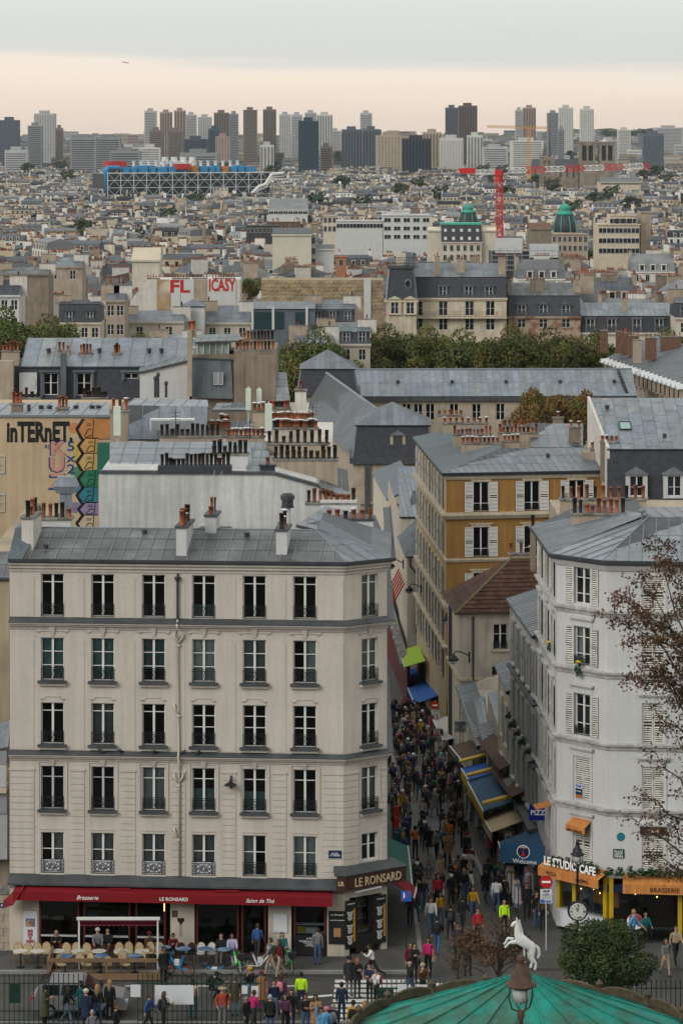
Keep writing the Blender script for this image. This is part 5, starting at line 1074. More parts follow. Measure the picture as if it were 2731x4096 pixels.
for i in range(6): MB().box(XU(788 + i * 25, 228.9), XU(791 + i * 25, 228.9), 228.85, 228.98, ZV(1416, 229), ZV(1365, 229)).wbuild('glazing_bar', 'white frame', R3)
window(R3, Face((XU(850, 227.4), 227.4), (XU(900, 227.4), 227.4)), .45, ZV(1540, 227.5), .75, .95, (), frame='grey frame', glass='sky glass')
MB().box(XU(750, 226.5), XU(768, 226.5), 226.5, 227.3, ZV(1585, 226.5), ZV(1320, 226.5)).wbuild('tall_flue', 'tan plaster', R3)
for u0, u1, v, d_, n, k in ((752, 785, 1318, 227, 3, 't'), ): potrow(R3, u0, u1, v, d_, n, k, base=.6, matn='tan plaster')
R4 = thing('brown_stack_house', 'tall bare brown party wall crowned with two rows of chimney pots', 'building', Vector((XU(1020, 225), 227, -9)))
MB().box(XU(936, 225), XU(1105, 225), 225, 233, -9, ZV(1400, 225)).wbuild('wall', 'brown plaster', R4); potrow(R4, 940, 1098, 1398, 225.3, 11, 't t tb', base=.3, matn='brown plaster'); potrow(R4, 972, 1095, 1358, 231, 9, 'tb t tb', base=1.5, matn='brown plaster')
MB().box(XU(985, 224.5), XU(1105, 224.5), 224.2, 224.9, -9, ZV(1420, 225)).wbuild('buttress', 'brown plaster', R4)
potrow(R4, 1180, 1225, 1558, 215, 1, 't', base=5, matn='chimney plaster', ly=.9)
zinc(R4, [P(1105, 1640, 214), P(1165, 1640, 214), P(1145, 1490, 232), P(1105, 1490, 232)], .6, 4, 'zinc'); MB().box(XU(1105, 215), XU(1230, 215), 215.5, 225, -9, ZV(1660, 215)).wbuild('lower_wall', 'cream wall', R4)
# ---- ochre corner house
HA, HB, HF = (8.1, 232.0), (21.07, 234.0), (6.48, 258.6)
FH = Face(HA, HB); FHs = Face(HF, HA); zE = 11.25
H = thing('ochre_building', 'ochre plastered corner building with cream shutters and grey zinc roof down the street', 'building', Vector((9, 236, -8.6)))
rH = [(8.45, 2.3), (4.95, 2.3), (1.5, 2.2)]
cH = [FH.su(1923), FH.su(2126), FH.su(2305)]
wall_mb(0, FH.L, -9, zE, [(c - .62, c + .62, z, z + h) for c in cH for z, h in rH]).build('wall', 'ochre', H, FH.M)
cHs = [1.4 + i * 2.75 for i in range(9)]; rHs = rH + [(-1.7, 2.1), (-4.6, 2.0)]
wall_mb(0, FHs.L, -13, zE, [(c - .55, c + .55, z, z + h) for c in cHs for z, h in rHs]).build('wall', mat('pale ochre', (.50, .37, .19), .92, .1, .6, streak=.25, alt=(.50, .43, .32)), H, FHs.M)  # street side in a lighter ochre: light from the left put into the colour
MB().box(.5, FH.L, 1.2, 1.3, -9, zE).build('interior', 'room', H, FH.M); MB().box(.5, FHs.L - .5, 1.2, 1.3, -9, zE).build('interior', 'room', H, FHs.M)
for c in cH:
 for z, h in rH: window(H, FH, c, z, 1.24, h, (.27,), shutters='white shutter', shw=.68, rail=2, railh=.5); MB().box(-.78, .78, -.06, 0, h + .02, h + .22).box(-.95, .95, -.14, 0, h + .22, h + .30).build('lintel', 'cream stone', H, FH.at(c, 0, z))
for c in cHs:
 for z, h in rHs: window(H, FHs, c, z, 1.1, h, (.27,), shutters='shutter', shw=.6); MB().box(-.75, .75, -.12, 0, h + .1, h + .25).box(-.7, .7, -.1, 0, -.14, -.02).build('lintel', 'cream stone', H, FHs.at(c, 0, z))
ch2 = [FHs, FH]
for z0, z1, o_, m_ in ((10.95, 11.25, .22, 'cream stone'), (7.9, 8.4, .45, 'cream stone'), (4.55, 4.85, .2, 'cream stone'), (.75, 1.35, .28, 'cream stone'), (-2.2, -1.85, .35, 'cream stone')): mould('ledge', H, ch2, [(0, z0), (o_ * .5, z0), (o_, z0 + (z1 - z0) * .6), (o_, z1), (0, z1)], m_)
mould('gutter', H, ch2, [(0, 11.26), (.35, 11.26), (.42, 11.5), (0, 11.5)], 'gutter')
e0, e1, e2 = FH.pt(-.3, -.35, 11.5), FH.pt(FH.L, -.35, 11.5), FHs.pt(0, -.35, 11.5); r0 = P(2006, 1791, 238.5); r1 = P(2363, 1796, 239.5); r2 = Vector((HF[0] + 5.0, HF[1], r0.z))
zinc(H, [e0, e1, r1, r0], .62, 1.8, 'zinc'); zinc(H, [e2, e0, r0, r2], .62, 2.2, 'blue zinc'); zinc(H, [e1, FH.pt(FH.L, 12, 11.5), FH.pt(FH.L - 1, 12, r1.z), r1], .7, 3, 'zinc')
MB().box(5.5, FH.L, 6.5, 22, 8, 11.9).build('upper_wall', 'tan plaster', H, FH.M)
for u0, u1, v, d_, n, k in ((1845, 1995, 1770, 241, 9, 'sc sc s'), (2010, 2075, 1762, 242, 4, 'sc'), (1810, 1965, 1735, 246, 10, 's s t'), (1990, 2150, 1728, 247, 10, 's t sb'), (1770, 1950, 1690, 256, 8, 's sc'), (2010, 2140, 1700, 254, 7, 's t'), (1750, 1850, 1658, 262, 5, 's'), (2275, 2320, 1706, 245, 2, 'sc'), (2360, 2435, 1792, 237, 2, 's sc'), (2210, 2250, 1668, 258, 1, 'sc')): potrow(H, u0, u1, v, d_, n, k, base=2.2 if v < 1780 else 1.8, matn='brown plaster' if n < 3 else 'tan plaster', ly=.7)
zinc(H, [P(2120, 1790, 243), P(2330, 1790, 243), P(2330, 1700, 252), P(2120, 1690, 252)], .9, 4, 'zinc')
MB().box(XU(2325, 238), XU(2440, 238), 236.2, 238.2, 9, ZV(1800, 238)).wbuild('party_wall', 'tan plaster', H)
vent(H, P(2190, 1828, 236.5), 1.2)
o = MB().box(-.35, .35, -.06, -.02, 0, .62).build('street_sign', 'enamel blue', H, FH.at(FH.su(1826) - .2, 0, FH.zu(1800, 2700))); lettering('orsel', .55, 'white letter', o, FH.at(FH.su(1826) - .2, -.06, FH.zu(1800, 2700) + .27))
MB().lathe([(.001, -.02), (.3, 0), (.001, .02)], FH.pt(FH.su(1826) - .2, -.04, FH.zu(1800, 2700) + .62), 12, ax='y').wbuild('sign_crest', 'enamel green', o)
# ---- slate mansard behind the ochre house
FI = Face((XU(2430, 231), 231), (XU(2850, 231), 231)); I = thing('slate_mansard_house', 'dark slate mansard with pedimented white dormers behind the white corner building', 'building', FI.pt(4, 4, -9))
MB().box(0, FI.L, .3, 10, -9, ZV(2120, 231)).build('wall', 'cream wall', I, FI.M); MB().frustum([(0, 0, ZV(2125, 231)), (FI.L, 0, ZV(2125, 231)), (FI.L, 10, ZV(2125, 231)), (0, 10, ZV(2125, 231))], [(0, .9, ZV(1803, 231)), (FI.L, .9, ZV(1803, 231)), (FI.L, 9, ZV(1803, 231)), (0, 9, ZV(1803, 231))]).build('mansard', 'slate', I, FI.M)
q = [FI.pt(0, .75, 13.35), FI.pt(FI.L, .75, 13.35), FI.pt(FI.L, 8.5, 16.6), FI.pt(-.9, 8.5, 16.6)]; zinc(I, q, .95, 2.1, 'pale zinc', stag=.4)
MB().frustum([FI.pt(-.02, .8, 8), FI.pt(-.9, 8.5, 8), FI.pt(-.7, 8.5, 8), FI.pt(.2, .8, 8)], [FI.pt(-.02, .8, 13.5), FI.pt(-.9, 8.5, 16.75), FI.pt(-.7, 8.5, 16.75), FI.pt(.2, .8, 13.5)]).wbuild('party_wall', 'chimney plaster', I)
B_ = on_roof(q[0], q[1], q[2]); skylight(I, B_ @ T(1.7, 3.0, .02), .95, 1.3, mat('mint pane', (.25, .36, .34), .3, .1, 1)); vent(I, FI.pt(4.6, 2.4, 14.1), 1.2); vent(I, FI.pt(.5, 6.5, 15.9), 1.4)
for u in (2545, 2695): dormer(I, FI, FI.su(u), ZV(1985, 231), 1.05, 1.55, 2.2, .02, 'gable', 'white plaster', 'zinc', tr=(.45,), trim=.3)
potrow(I, 2400, 2470, 1765, 233, 4, 'sc s', base=3, matn='brown plaster', ly=.8)
# ---- red tiled house
JA, JB, JF = (8.13, 207.0), (13.2, 207.6), (7.62, 215.5); FJ = Face(JA, JB); FJs = Face(JF, JA); zJ = 4.7
J = thing('tiled_house', 'cream plastered house with red-brown clay tile hip roof along the street', 'house', Vector((10, 210, -6)))
wJ = [(FJ.su(2000), FJ.zu(2000, 2597), 1.0, 1.75), (FJ.su(1990), FJ.zu(1990, 2757), .9, 1.6)]
wall_mb(0, FJ.L, -7, zJ, [(s - w_ / 2, s + w_ / 2, z, z + h) for s, z, w_, h in wJ]).build('wall', 'old cream', J, FJ.M); wall_mb(0, FJs.L, -8, zJ, []).build('wall', 'cream wall', J, FJs.M); MB().box(.3, FJ.L, 1, 7, -6, zJ).build('interior', 'room', J, FJ.M)
for s, z, w_, h in wJ: window(J, FJ, s, z, w_, h, (.6,), rail=2, sill=(.2, .08, .1, 'cream stone'))
mould('ledge', J, [FJs, FJ], [(0, .0), (.12, .0), (.12, .22), (0, .22)], 'cream stone'); mould('gutter', J, [FJs, FJ], [(0, 4.55), (.35, 4.6), (.42, 4.78), (0, 4.78)], 'gutter')
MB().tube([FJ.pt(.95, -.1, 4.4), FJ.pt(.95, -.1, .1), FJ.pt(1.0, -.1, -.1), FJ.pt(3.0, -.12, -.18)], .07, 7).wbuild('drainpipe', 'gutter', J)
def tiles(par, pts, w_, row, matn='red tile', lim=300):
 pts = [Vector(p) for p in pts]; n = (pts[1] - pts[0]).cross(pts[-1] - pts[0]).normalized(); n = n if n.z > 0 else -n; e = (pts[1] - pts[0]).normalized(); up = n.cross(e); up = up if up.z > 0 else -up
 Bm = Matrix(((e.x, up.x, n.x, pts[0].x), (e.y, up.y, n.y, pts[0].y), (e.z, up.z, n.z, pts[0].z), (0, 0, 0, 1))); p2 = [((p - pts[0]).dot(e), (p - pts[0]).dot(up)) for p in pts]
 rf = MB().slab(pts, .1).wbuild('roof', 'brown plaster', par); a1 = max(p[0] for p in p2); a0 = min(p[0] for p in p2); b1 = max(p[1] for p in p2)
 for j in range(int(b1 / row) + 1):
  for i in range(int((a1 - a0) / w_) + 1):
   ox, oy = a0 + i * w_ + (j % 2) * w_ * .5 - w_ * .25, j * row; c = clip2(p2, ox + .008, ox + w_ - .008, max(0, oy), oy + row * 1.05)
   if not c: continue
   key = ('tl', tuple((round(x - ox, 1), round(y - oy, 1)) for x, y in c), w_)
   def f(): k = [(x - ox, y - oy) for x, y in c]; return MB().frustum([(x, y, .0) for x, y in k], [(x, y, .03 + .05 * (1 - y / row)) for x, y in k]).mesh('tile', matn)
   inst('tile', cached(key, f), rf, Bm @ T(ox, oy, .002))
 return rf
jr0, jr1 = Vector((11.9, 211.5, 7.75)), Vector((16.5, 212.2, 7.75)); je0, je1, je2 = FJ.pt(-.35, -.4, 4.7), FJ.pt(8.4, -.4, 4.7), FJs.pt(0, -.4, 4.7)
tiles(J, [je0, je1, jr1, jr0], .42, .42); tiles(J, [je2, je0, jr0], .5, .8)
MB().slab([FJs.pt(0, -.4, 4.7), jr0, jr1, Vector((16, 218, 4.7))], .08).wbuild('rear_slope', 'red tile', J); MB().tube([je0, jr0, jr1], .10, 6).wbuild('ridge_tile', 'moss', J)
potrow(J, 2035, 2130, 2212, 213.5, 3, 'sc t', base=2.0, matn='tan plaster', ly=.6)
# ---- white corner building with the restaurants
KL, KA, KB, KR = (9.98, 152.5), (10.26, 143.0), (12.44, 140.8), (20.5, 139.9); F1, F2, F3 = Face(KL, KA), Face(KA, KB), Face(KB, KR); zK = 17.62
K = thing('white_building', 'white plastered corner building with grey shutters above the orange café awnings', 'building', Vector((14, 145, 0)))
rK = [(15.58, 1.72), (12.72, 1.78), (9.38, 1.95), (6.3, 2.05), (3.3, 1.95)]; c2 = F2.L / 2 + .04; c3 = [F3.su(2611), F3.su(2611) + 3.3]; c1 = [1.5, 4.6, 7.6]
wall_mb(0, F2.L, 2.9, zK, [(c2 - .5, c2 + .5, z, z + h) for z, h in rK]).build('wall', 'white plaster', K, F2.M); wall_mb(0, F3.L, 2.9, zK, [(c - .52, c + .52, z - .2, z - .2 + h) for c in c3 for z, h in rK]).build('wall', 'white plaster', K, F3.M)
wall_mb(0, F1.L, -1, zK, [(c - .5, c + .5, z, z + h) for c in c1 for z, h in rK[:4]]).build('wall', 'white plaster', K, F1.M)
for f_ in (F1, F2, F3): MB().box(.3, f_.L - .3, .9, 1.0, 2.9, zK).build('interior', 'room', K, f_.M)
for i, (z, h) in enumerate(rK):
 if i < 3: window(K, F2, c2, z, 1.0, h, (.28, .72), shutters='shutter', shw=.5, rail=2 if i else None, railh=.42, curtain=('curtain', 1, .99) if i == 1 else None)
 else: window(K, F2, c2, z, 1.0, h, closed='shutter')
 for c in c3: window(K, F3, c, z - .2, 1.04, h, closed='shutter')
 for f_, cs in ((F2, [c2]), (F3, c3), (F1, c1)):
  for c in cs:
   zz_ = z - (.2 if f_ is F3 else 0); b = MB().box(-.62, -.54, -.05, 0, 0, h + .02).box(.54, .62, -.05, 0, 0, h + .02).box(-.62, .62, -.05, 0, h + .02, h + .12)
   if i: b.box(-.6, .6, -.03, 0, h + .12, h + .4).box(-.75, .75, -.2, 0, h + .4, h + .48).box(-.7, .7, -.14, 0, h + .33, h + .4)
   b.build('window_trim', 'white plaster', K, f_.at(c, 0, zz_))
 if i < 4:
  for c in c1: window(K, F1, c, z, 1.0, h, (.28, .72), shutters='shutter', shw=.5) if rng.random() < .7 else window(K, F1, c, z, 1.0, h, closed='shutter')
chK = [F1, F2, F3]
for z in (15.42, 12.55, 9.2, 6.12): mould('ledge', K, chK, [(0, z - .3), (.06, z - .3), (.1, z - .14), (.2, z - .1), (.22, z), (0, z + .05)], mat('stained ledge', (.42, .41, .39), .92, .15, 2, streak=.3))
mould('gutter', K, chK, [(0, zK - .02), (.32, zK), (.42, zK + .06), (.42, zK + .22), (0, zK + .2)], 'gutter'); mould('cornice', K, chK, [(0, zK - .3), (.08, zK - .3), (.25, zK - .03), (0, zK - .03)], 'white plaster')
e1, e2, e3, e0 = F1.pt(F1.L, -.35, zK + .2), F2.pt(F2.L, -.35, zK + .2), F3.pt(F3.L, -.35, zK + .2), F1.pt(0, -.35, zK + .2); ap = P(2592, 2068, 147.5); apr = Vector((ap.x + 9, ap.y + .3, ap.z))
zinc(K, [e2, e3, apr, ap], .62, 5, 'pale zinc'); zinc(K, [e1, e2, ap], .62, 4, 'pale zinc'); zinc(K, [e0, e1, ap, Vector((12.6, 155, ap.z - .2))], .55, 6, 'zinc')
for q in (e1, e2): ridge_bar(K, [q, ap], .045)
MB().lathe([(.06, 0), (.06, .4), (.2, .42), (.2, .47), (.03, .6)], ap + Vector((-.35, -.3, -.1)), 8).wbuild('flue_pipe', 'zinc', K)
potrow(K, 2285, 2500, 2050, 150, 9, 't s tb t', base=1.9, matn='tan plaster', ly=.8); potrow(K, 2240, 2580, 1992, 165, 11, 't s t tb', base=3, matn='tan plaster', ly=.8)
zinc(K, [P(2440, 2080, 152), P(2600, 2078, 152), P(2540, 1998, 163), P(2430, 2030, 163)], .6, 3, 'blue zinc')
K2 = thing('rear_stack_house', 'house mass with a long tan chimney stack behind the white corner building', 'building', Vector((14, 168, -2))); MB().box(XU(2235, 168), XU(2800, 168), 164.6, 176, -4, ZV(2070, 168)).wbuild('wall', 'tan plaster', K2)
zinc(K2, [P(2240, 2070, 164.5), P(2800, 2072, 164.5), P(2800, 2030, 172), P(2290, 2028, 172)], .7, 4, 'zinc'); potrow(K2, 2120, 2140, 2105, 170, 2, 'tb', base=2.5, matn='brown plaster')
# lower houses between the white building and the tiled house
def row_house(name, lab, Dn, Df, Xn, Xf, z1, cols, rows, wallm, shm, roofback, roofm='zinc'):
 fc = Face((Xf, Df), (Xn, Dn)); t = thing(name, lab, 'house', Vector(((Xn + Xf) / 2 + 2, (Dn + Df) / 2, zg(Df) - .5))); ops = [(c - .5, c + .5, z, z + h) for c in cols for z, h in rows]
 wall_mb(0, fc.L, zg(Df) - 1, z1, ops).build('wall', wallm, t, fc.M); MB().box(0, fc.L, .8, 7, zg(Df) - 1, z1).build('interior', wallm, t, fc.M)
 for c in cols:
  for z, h in rows: window(t, fc, c, z, 1.0, h, (.3,), shutters=shm, shw=.5); MB().box(-.65, .65, -.14, 0, h + .08, h + .2).box(-.65, .65, -.16, 0, -.12, -.01).build('lintel', wallm, t, fc.at(c, 0, z))
 mould('gutter', t, [fc], [(0, z1), (.3, z1), (.36, z1 + .14), (0, z1 + .14)], 'gutter'); zinc(t, [fc.pt(0, -.3, z1 + .15), fc.pt(fc.L, -.3, z1 + .15), fc.pt(fc.L, roofback, z1 + .15 + roofback * .35), fc.pt(0, roofback, z1 + .15 + roofback * .35)], .6, 3, roofm)
 b = MB().frustum([fc.pt(-.02, -.1, zg(Df) - 1), fc.pt(-.02, 7, zg(Df) - 1), fc.pt(.2, 7, zg(Df) - 1), fc.pt(.2, -.1, zg(Df) - 1)], [fc.pt(-.02, -.1, z1 + .1), fc.pt(-.02, 7, z1 + 2.4), fc.pt(.2, 7, z1 + 2.4), fc.pt(.2, -.1, z1 + .1)]); b.wbuild('end_wall', 'cream wall', t)
 return t, fc
S1, f1 = row_house('shuttered_house', 'narrow grey-white house with grey shutters and flower pots beside the white corner building', 152.6, 164.6, 9.98, 9.33, 12.1, [1.3, 3.6, 5.9, 8.2, 10.6], [(9.0, 2.2), (5.9, 2.1), (2.8, 2.1), (.3, 1.9)], mat('grey-white plaster', (.48, .47, .46), .9, .1, .6, streak=.2), 'grey shutter', 2.6)
mould('ledge', S1, [f1], [(0, 8.6), (.3, 8.65), (.3, 8.75), (0, 8.8)], 'lead'); mould('ledge', S1, [f1], [(0, 2.2), (.5, 2.3), (.5, 2.4), (0, 2.5)], 'lead'); mould('ledge', S1, [f1], [(0, 5.4), (.3, 5.45), (.3, 5.55), (0, 5.6)], 'lead')
S2, f2 = row_house('plaster_house', 'low cream house with small sloping zinc roof between tiled house and shuttered house', 164.7, 173, 9.33, 9.12, 7.0, [2.0, 5.2], [(3.6, 2.1), (.3, 2.0)], 'cream wall', 'shutter', 3.0)
S3, f3 = row_house('lean_to_shop', 'single-storey shop with grey ribbed lean-to roof behind the brown stall awning', 173.1, 186, 9.1, 8.7, .9, [2.2, 5.6, 9.2], [(-1.6, 1.8)], 'old cream', 'shutter', 1.0)
S4, f4 = row_house('lean_to_shop', 'small shop with ribbed lean-to roof beside the tiled house', 186.1, 206, 8.68, 8.15, -.4, [3, 8, 13], [(-3.2, 1.8)], 'old cream', 'shutter', 1.0)
for t, pts in ((S3, ((1950, 2775, 190), (2030, 2740, 190), (2030, 2925, 178), (2002, 2938, 178))), (S4, ((1853, 2812, 200), (1938, 2786, 200), (1938, 2925, 188), (1925, 2940, 188)))):
 a, b_, c, d_ = [P(*p) for p in pts]; zinc(t, [d_, c + Vector((.2, 0, 0)), b_, a], .35, 9, 'blue zinc', seam=.04)
 MB().frustum([a + Vector((0, .4, -.12)), d_ + Vector((0, 0, -.12)), d_ + Vector((.15, 0, -.12)), a + Vector((.15, .4, -.12))], [p_ + Vector((0, 0, -4.5)) for p_ in (a + Vector((0, .4, 0)), d_, d_ + Vector((.15, 0, 0)), a + Vector((.15, .4, 0)))]).wbuild('side_wall', 'old cream', t)
MB().box(8.4, 16, 206.2, 206.6, -9, -2.6).wbuild('party_wall', 'old cream', S4)
# houses beyond the ochre building
M2 = thing('far_street_house', 'cream house with small hipped zinc roof just past the ochre building', 'house', Vector((7, 266, -11))); fm = Face((5.3, 274.5), (5.72, 262)); fm2 = Face((5.72, 262), (8.6, 262.4)); zM = .75
wall_mb(0, fm.L, -13, zM, []).build('wall', 'cream wall', M2, fm.M); wall_mb(0, fm2.L, -13, zM, []).build('wall', 'cream wall', M2, fm2.M); zinc(M2, [fm.pt(0, -.2, zM), fm.pt(fm.L, -.2, zM), Vector((7.6, 264.5, 2.9)), Vector((7.4, 274, 2.9))], .5, 3, 'zinc'); zinc(M2, [fm2.pt(-.2, -.2, zM), fm2.pt(fm2.L, -.2, zM), Vector((8.6, 264.5, 2.9)), Vector((7.6, 264.5, 2.9))], .5, 3, 'blue zinc')
MB().tube([fm2.pt(.25, -.15, .6), fm2.pt(.25, -.15, 0), fm2.pt(.85, -.15, -.8), fm2.pt(.85, -.15, -6)], .1, 7).wbuild('drainpipe', 'lead', M2)
for i in range(6): MB().bar(fm.pt(1 + i * 1.7, -1.3, -4.3), fm.pt(1.2 + i * 1.7, -.1, -2.0), .09).wbuild('red_fin', 'sign red', M2)
M1 = thing('far_street_house', 'tall pale house with steep light zinc roof beyond the small hipped house', 'house', Vector((7, 280, -12))); fq = Face((4.75, 305), (5.4, 275)); fq2 = Face((5.4, 275), (9.5, 275.4)); zq = 2.55
wall_mb(0, fq.L, -16, zq, []).build('wall', mat('pinkish plaster', (.46, .40, .35), .92, .1, .6, streak=.25), M1, fq.M); wall_mb(0, fq2.L, -12, zq, []).build('wall', 'cream wall', M1, fq2.M)
zinc(M1, [fq2.pt(-.1, -.2, zq), fq2.pt(fq2.L, -.2, zq), Vector((9.5, 284, 6.1)), Vector((5.35, 284, 6.1))], .42, 6, 'pale zinc')
M0 = thing('far_street_house', 'cream house with narrow zinc eaves at the far end of the street', 'house', Vector((4, 312, -14))); fz = Face((3.5, 330), (4.75, 306)); wall_mb(0, fz.L, -18, .3, []).build('wall', 'cream wall', M0, fz.M); zinc(M0, [fz.pt(0, -.2, .3), fz.pt(fz.L, -.2, .3), fz.pt(fz.L, 3, 1.6), fz.pt(0, 3, 1.6)], .5, 4, 'zinc')
mat('red shop', (.085, .005, .008), .6, .15, 2)
RS = thing('red_shopfront', 'deep red shopfront with dark ledge and small spotlights at the far end of the street', 'shopfront', Vector((5.2, 275, zg(275)))); fr = Face((4.3, 302), (5.7, 250)); MB().box(0, fr.L, -.25, 0, -13.5, -6.6).build('panel', 'red shop', RS, fr.M); MB().box(0, fr.L, -.8, -.02, -6.6, -6.45).build('ledge', 'cap', RS, fr.M)
for i in range(9): MB().box(3 + i * 4.6, 3.5 + i * 4.6, -.9, -.75, -6.44, -6.25).build('spotlight', 'cowl', RS, fr.M)
# ---- school wings with long zinc roofs
LY = thing('school_building', 'long grey zinc roofed school wing in front of the boulevard trees', 'building', Vector((20, 445, -21)))
FY = Face((XU(1430, 440), 440), (XU(2545, 441), 441)); zy = -1.05
wy = [(FY.su(u), -4.6, 1.25, 2.4) for u in (1625, 1672, 1720, 1815, 1905, 2000)]
wall_mb(0, FY.L, -21, zy, [(s - w_ / 2, s + w_ / 2, z, z + h) for s, z, w_, h in wy]).build('wall', 'stone', LY, FY.M); MB().box(0, FY.L, .8, 12, -21, zy).build('interior', 'room', LY, FY.M)
for s, z, w_, h in wy: window(LY, FY, s, z, w_, h, (.5,))
MB().box(0, FY.L, -.5, 0, zy - .7, zy - .1).build('cornice', 'lead', LY, FY.M)
zinc(LY, [FY.pt(0, -.4, zy), FY.pt(FY.L, -.4, zy), FY.pt(FY.L, 6.2, 2.35), FY.pt(-1.5, 6.2, 2.35)], .95, 3.4, 'pale zinc'); ridge_bar(LY, [FY.pt(-1.5, 6.2, 2.4), FY.pt(FY.L, 6.2, 2.4)], .14); zinc(LY, [FY.pt(FY.L, 12.5, zy), FY.pt(-1, 12.5, zy), FY.pt(-1.5, 6.3, 2.3), FY.pt(FY.L, 6.3, 2.3)], 4, 8, 'pale zinc')
for i in range(5): vent(LY, FY.pt(6 + i * 8, 2.8, .6), 2)
for i in range(11): MB().box(FY.L - 1.7 - i * .07, FY.L - 1.2 - i * .07, .2 + i * .5, .45 + i * .5, zy + .45 + i * .28, zy + .62 + i * .28).build('ladder_rung', 'iron', LY, FY.M)
def pavilion(lab, u0, u1, D, vcap, vapex, vslate, z0, wallm, dorm=None, grow=.5):
 fc = Face((XU(u0, D), D), (XU(u1, D), D)); t = thing('school_pavilion', lab, 'building', fc.pt(fc.L / 2, fc.L / 2, z0)); zc, zs = ZV(vcap, D), ZV(vslate, D); L_ = fc.L; a = fc.pt(L_ / 2, L_ / 2, 0); a.z = ZV(vapex, a.y)
 MB().box(-grow, L_ + grow, -grow, L_ + grow, z0, zs - .4).build('wall', wallm, t, fc.M); MB().box(-grow - .4, L_ + grow + .4, -grow - .5, L_ + grow, zs - .7, zs).build('cornice', 'lead', t, fc.M)
 MB().frustum([(-grow, -grow, zs), (L_ + grow, -grow, zs), (L_ + grow, L_ + grow, zs), (-grow, L_ + grow, zs)], [(0, 0, zc), (L_, 0, zc), (L_, L_, zc), (0, L_, zc)]).build('mansard', 'slate', t, fc.M)
 for sx, sy in ((0, 0), (1, 0)): MB().bar(fc.pt(sx * L_ + (grow if sx else -grow), -grow, zs), fc.pt(sx * L_, 0, zc), .15).wbuild('hip_roll', 'zinc', t)
 c = [fc.pt(-.3, -.3, zc), fc.pt(L_ + .3, -.3, zc), fc.pt(L_ + .3, L_ + .3, zc), fc.pt(-.3, L_ + .3, zc)]
 for i in range(4): zinc(t, [c[i], c[(i + 1) % 4], a], .75, 9, 'zinc')
 if dorm: dormer(t, fc, fc.su(dorm[0]), ZV(dorm[1], D), 1.1, 1.9, 2.5, -.3, 'gable', 'stone', 'zinc', trim=.35)
 return t, fc
pavilion('pyramid roofed grey pavilion at the end of the long zinc wing', 1205, 1415, 425, 1475, 1398, 1562, -20, 'stone')
PV, fp = pavilion('slate and zinc hipped pavilion with one stone dormer behind the ochre building', 1428, 1715, 355, 1700, 1608, 1828, -17, 'stone', (1590, 1808))
for u, v in ((1485, 1940), (1485, 2085), (1640, 1940)): s_ = fp.su(u); window(PV, Face(fp.pt(0, -.52)[:2], fp.pt(fp.L, -.52)[:2]), s_, fp.zu(u, v), 1.2, 1.9, (.5,), glass='dark glass')
MB().box(-.52, fp.L + .5, -.75, -.5, -6.2, -5.9).build('string_course', 'stone', PV, fp.M); MB().box(.9, 1.5, -.9, -.55, -14, -1).build('pilaster', 'lead', PV, fp.M)
WG = thing('school_wing', 'broad grey zinc roof wing running between the two slate pavilions', 'building', Vector((0, 390, -19))); a, b_, c, d_ = Vector((-5.5, 416, -1.3)), Vector((1.05, 362, -1.3)), Vector((4.45, 370, 3.5)), Vector((-2.1, 421, 3.9))
zinc(WG, [a, b_, c, d_], .7, 5, 'old zinc'); ridge_bar(WG, [c, d_], .2); zinc(WG, [b_ + Vector((10, 3, 0)), a + Vector((10, 3, 0)), d_, c], .9, 5, 'zinc'); MB().frustum([p + Vector((.3, 0, -18)) for p in (a, b_, b_ + Vector((8, 3, 0)), a + Vector((8, 3, 0)))], [p + Vector((.3, 0, -.2)) for p in (a, b_, b_ + Vector((8, 3, 0)), a + Vector((8, 3, 0)))]).wbuild('wall', 'stone', WG)
RW = thing('school_wing', 'zinc roofed wing with brick chimneys and small dormers beside the long school roof', 'building', Vector((50, 450, -21))); e0, e1 = Vector((42.4, 480, 1.6)), Vector((49.5, 428, 1.6)); r0, r1 = Vector((50.8, 492, 4.2)), Vector((58, 440, 4.2))
zinc(RW, [e0, e1, r1, r0], .8, 5, 'old zinc'); ridge_bar(RW, [r0, r1], .15); fw = Face((42.5, 480), (49.6, 428)); wall_mb(0, fw.L, -21, 1.5, []).build('wall', 'stone', RW, fw.M)
for i in range(19):
 s = 1.5 + i * 2.7; MB().box(-.55, .55, -1.0, .2, -2.4, -.5).build('dormer_front', 'stone', RW, fw.at(s, 0, 1.4)); MB().frustum([(-.9, -1.5, -.5), (.9, -1.5, -.5), (0, -1.5, .1)], [(-.9, .3, -.5), (.9, .3, -.5), (0, .3, .3)]).build('dormer_roof', 'cowl', RW, fw.at(s, 0, 1.4)); MB().box(-.3, .3, -1.03, -.99, -2.2, -.8).build('window', 'dark glass', RW, fw.at(s, 0, 1.4))
mat('old brick', (.14, .075, .05), .9, .3, 3, fine=.3)
for u0, u1, v, d_, n in ((2400, 2428, 1320, 470, 1), (2462, 2500, 1325, 478, 2), (2487, 2525, 1331, 472, 4), (2512, 2552, 1342, 466, 3), (2580, 2622, 1350, 462, 3), (2640, 2720, 1345, 470, 4), (2530, 2562, 1358, 455, 0)): potrow(RW, u0, u1, v, d_, n, 't', base=3.5, matn='old brick' if n else 'tan plaster', ly=1.2)
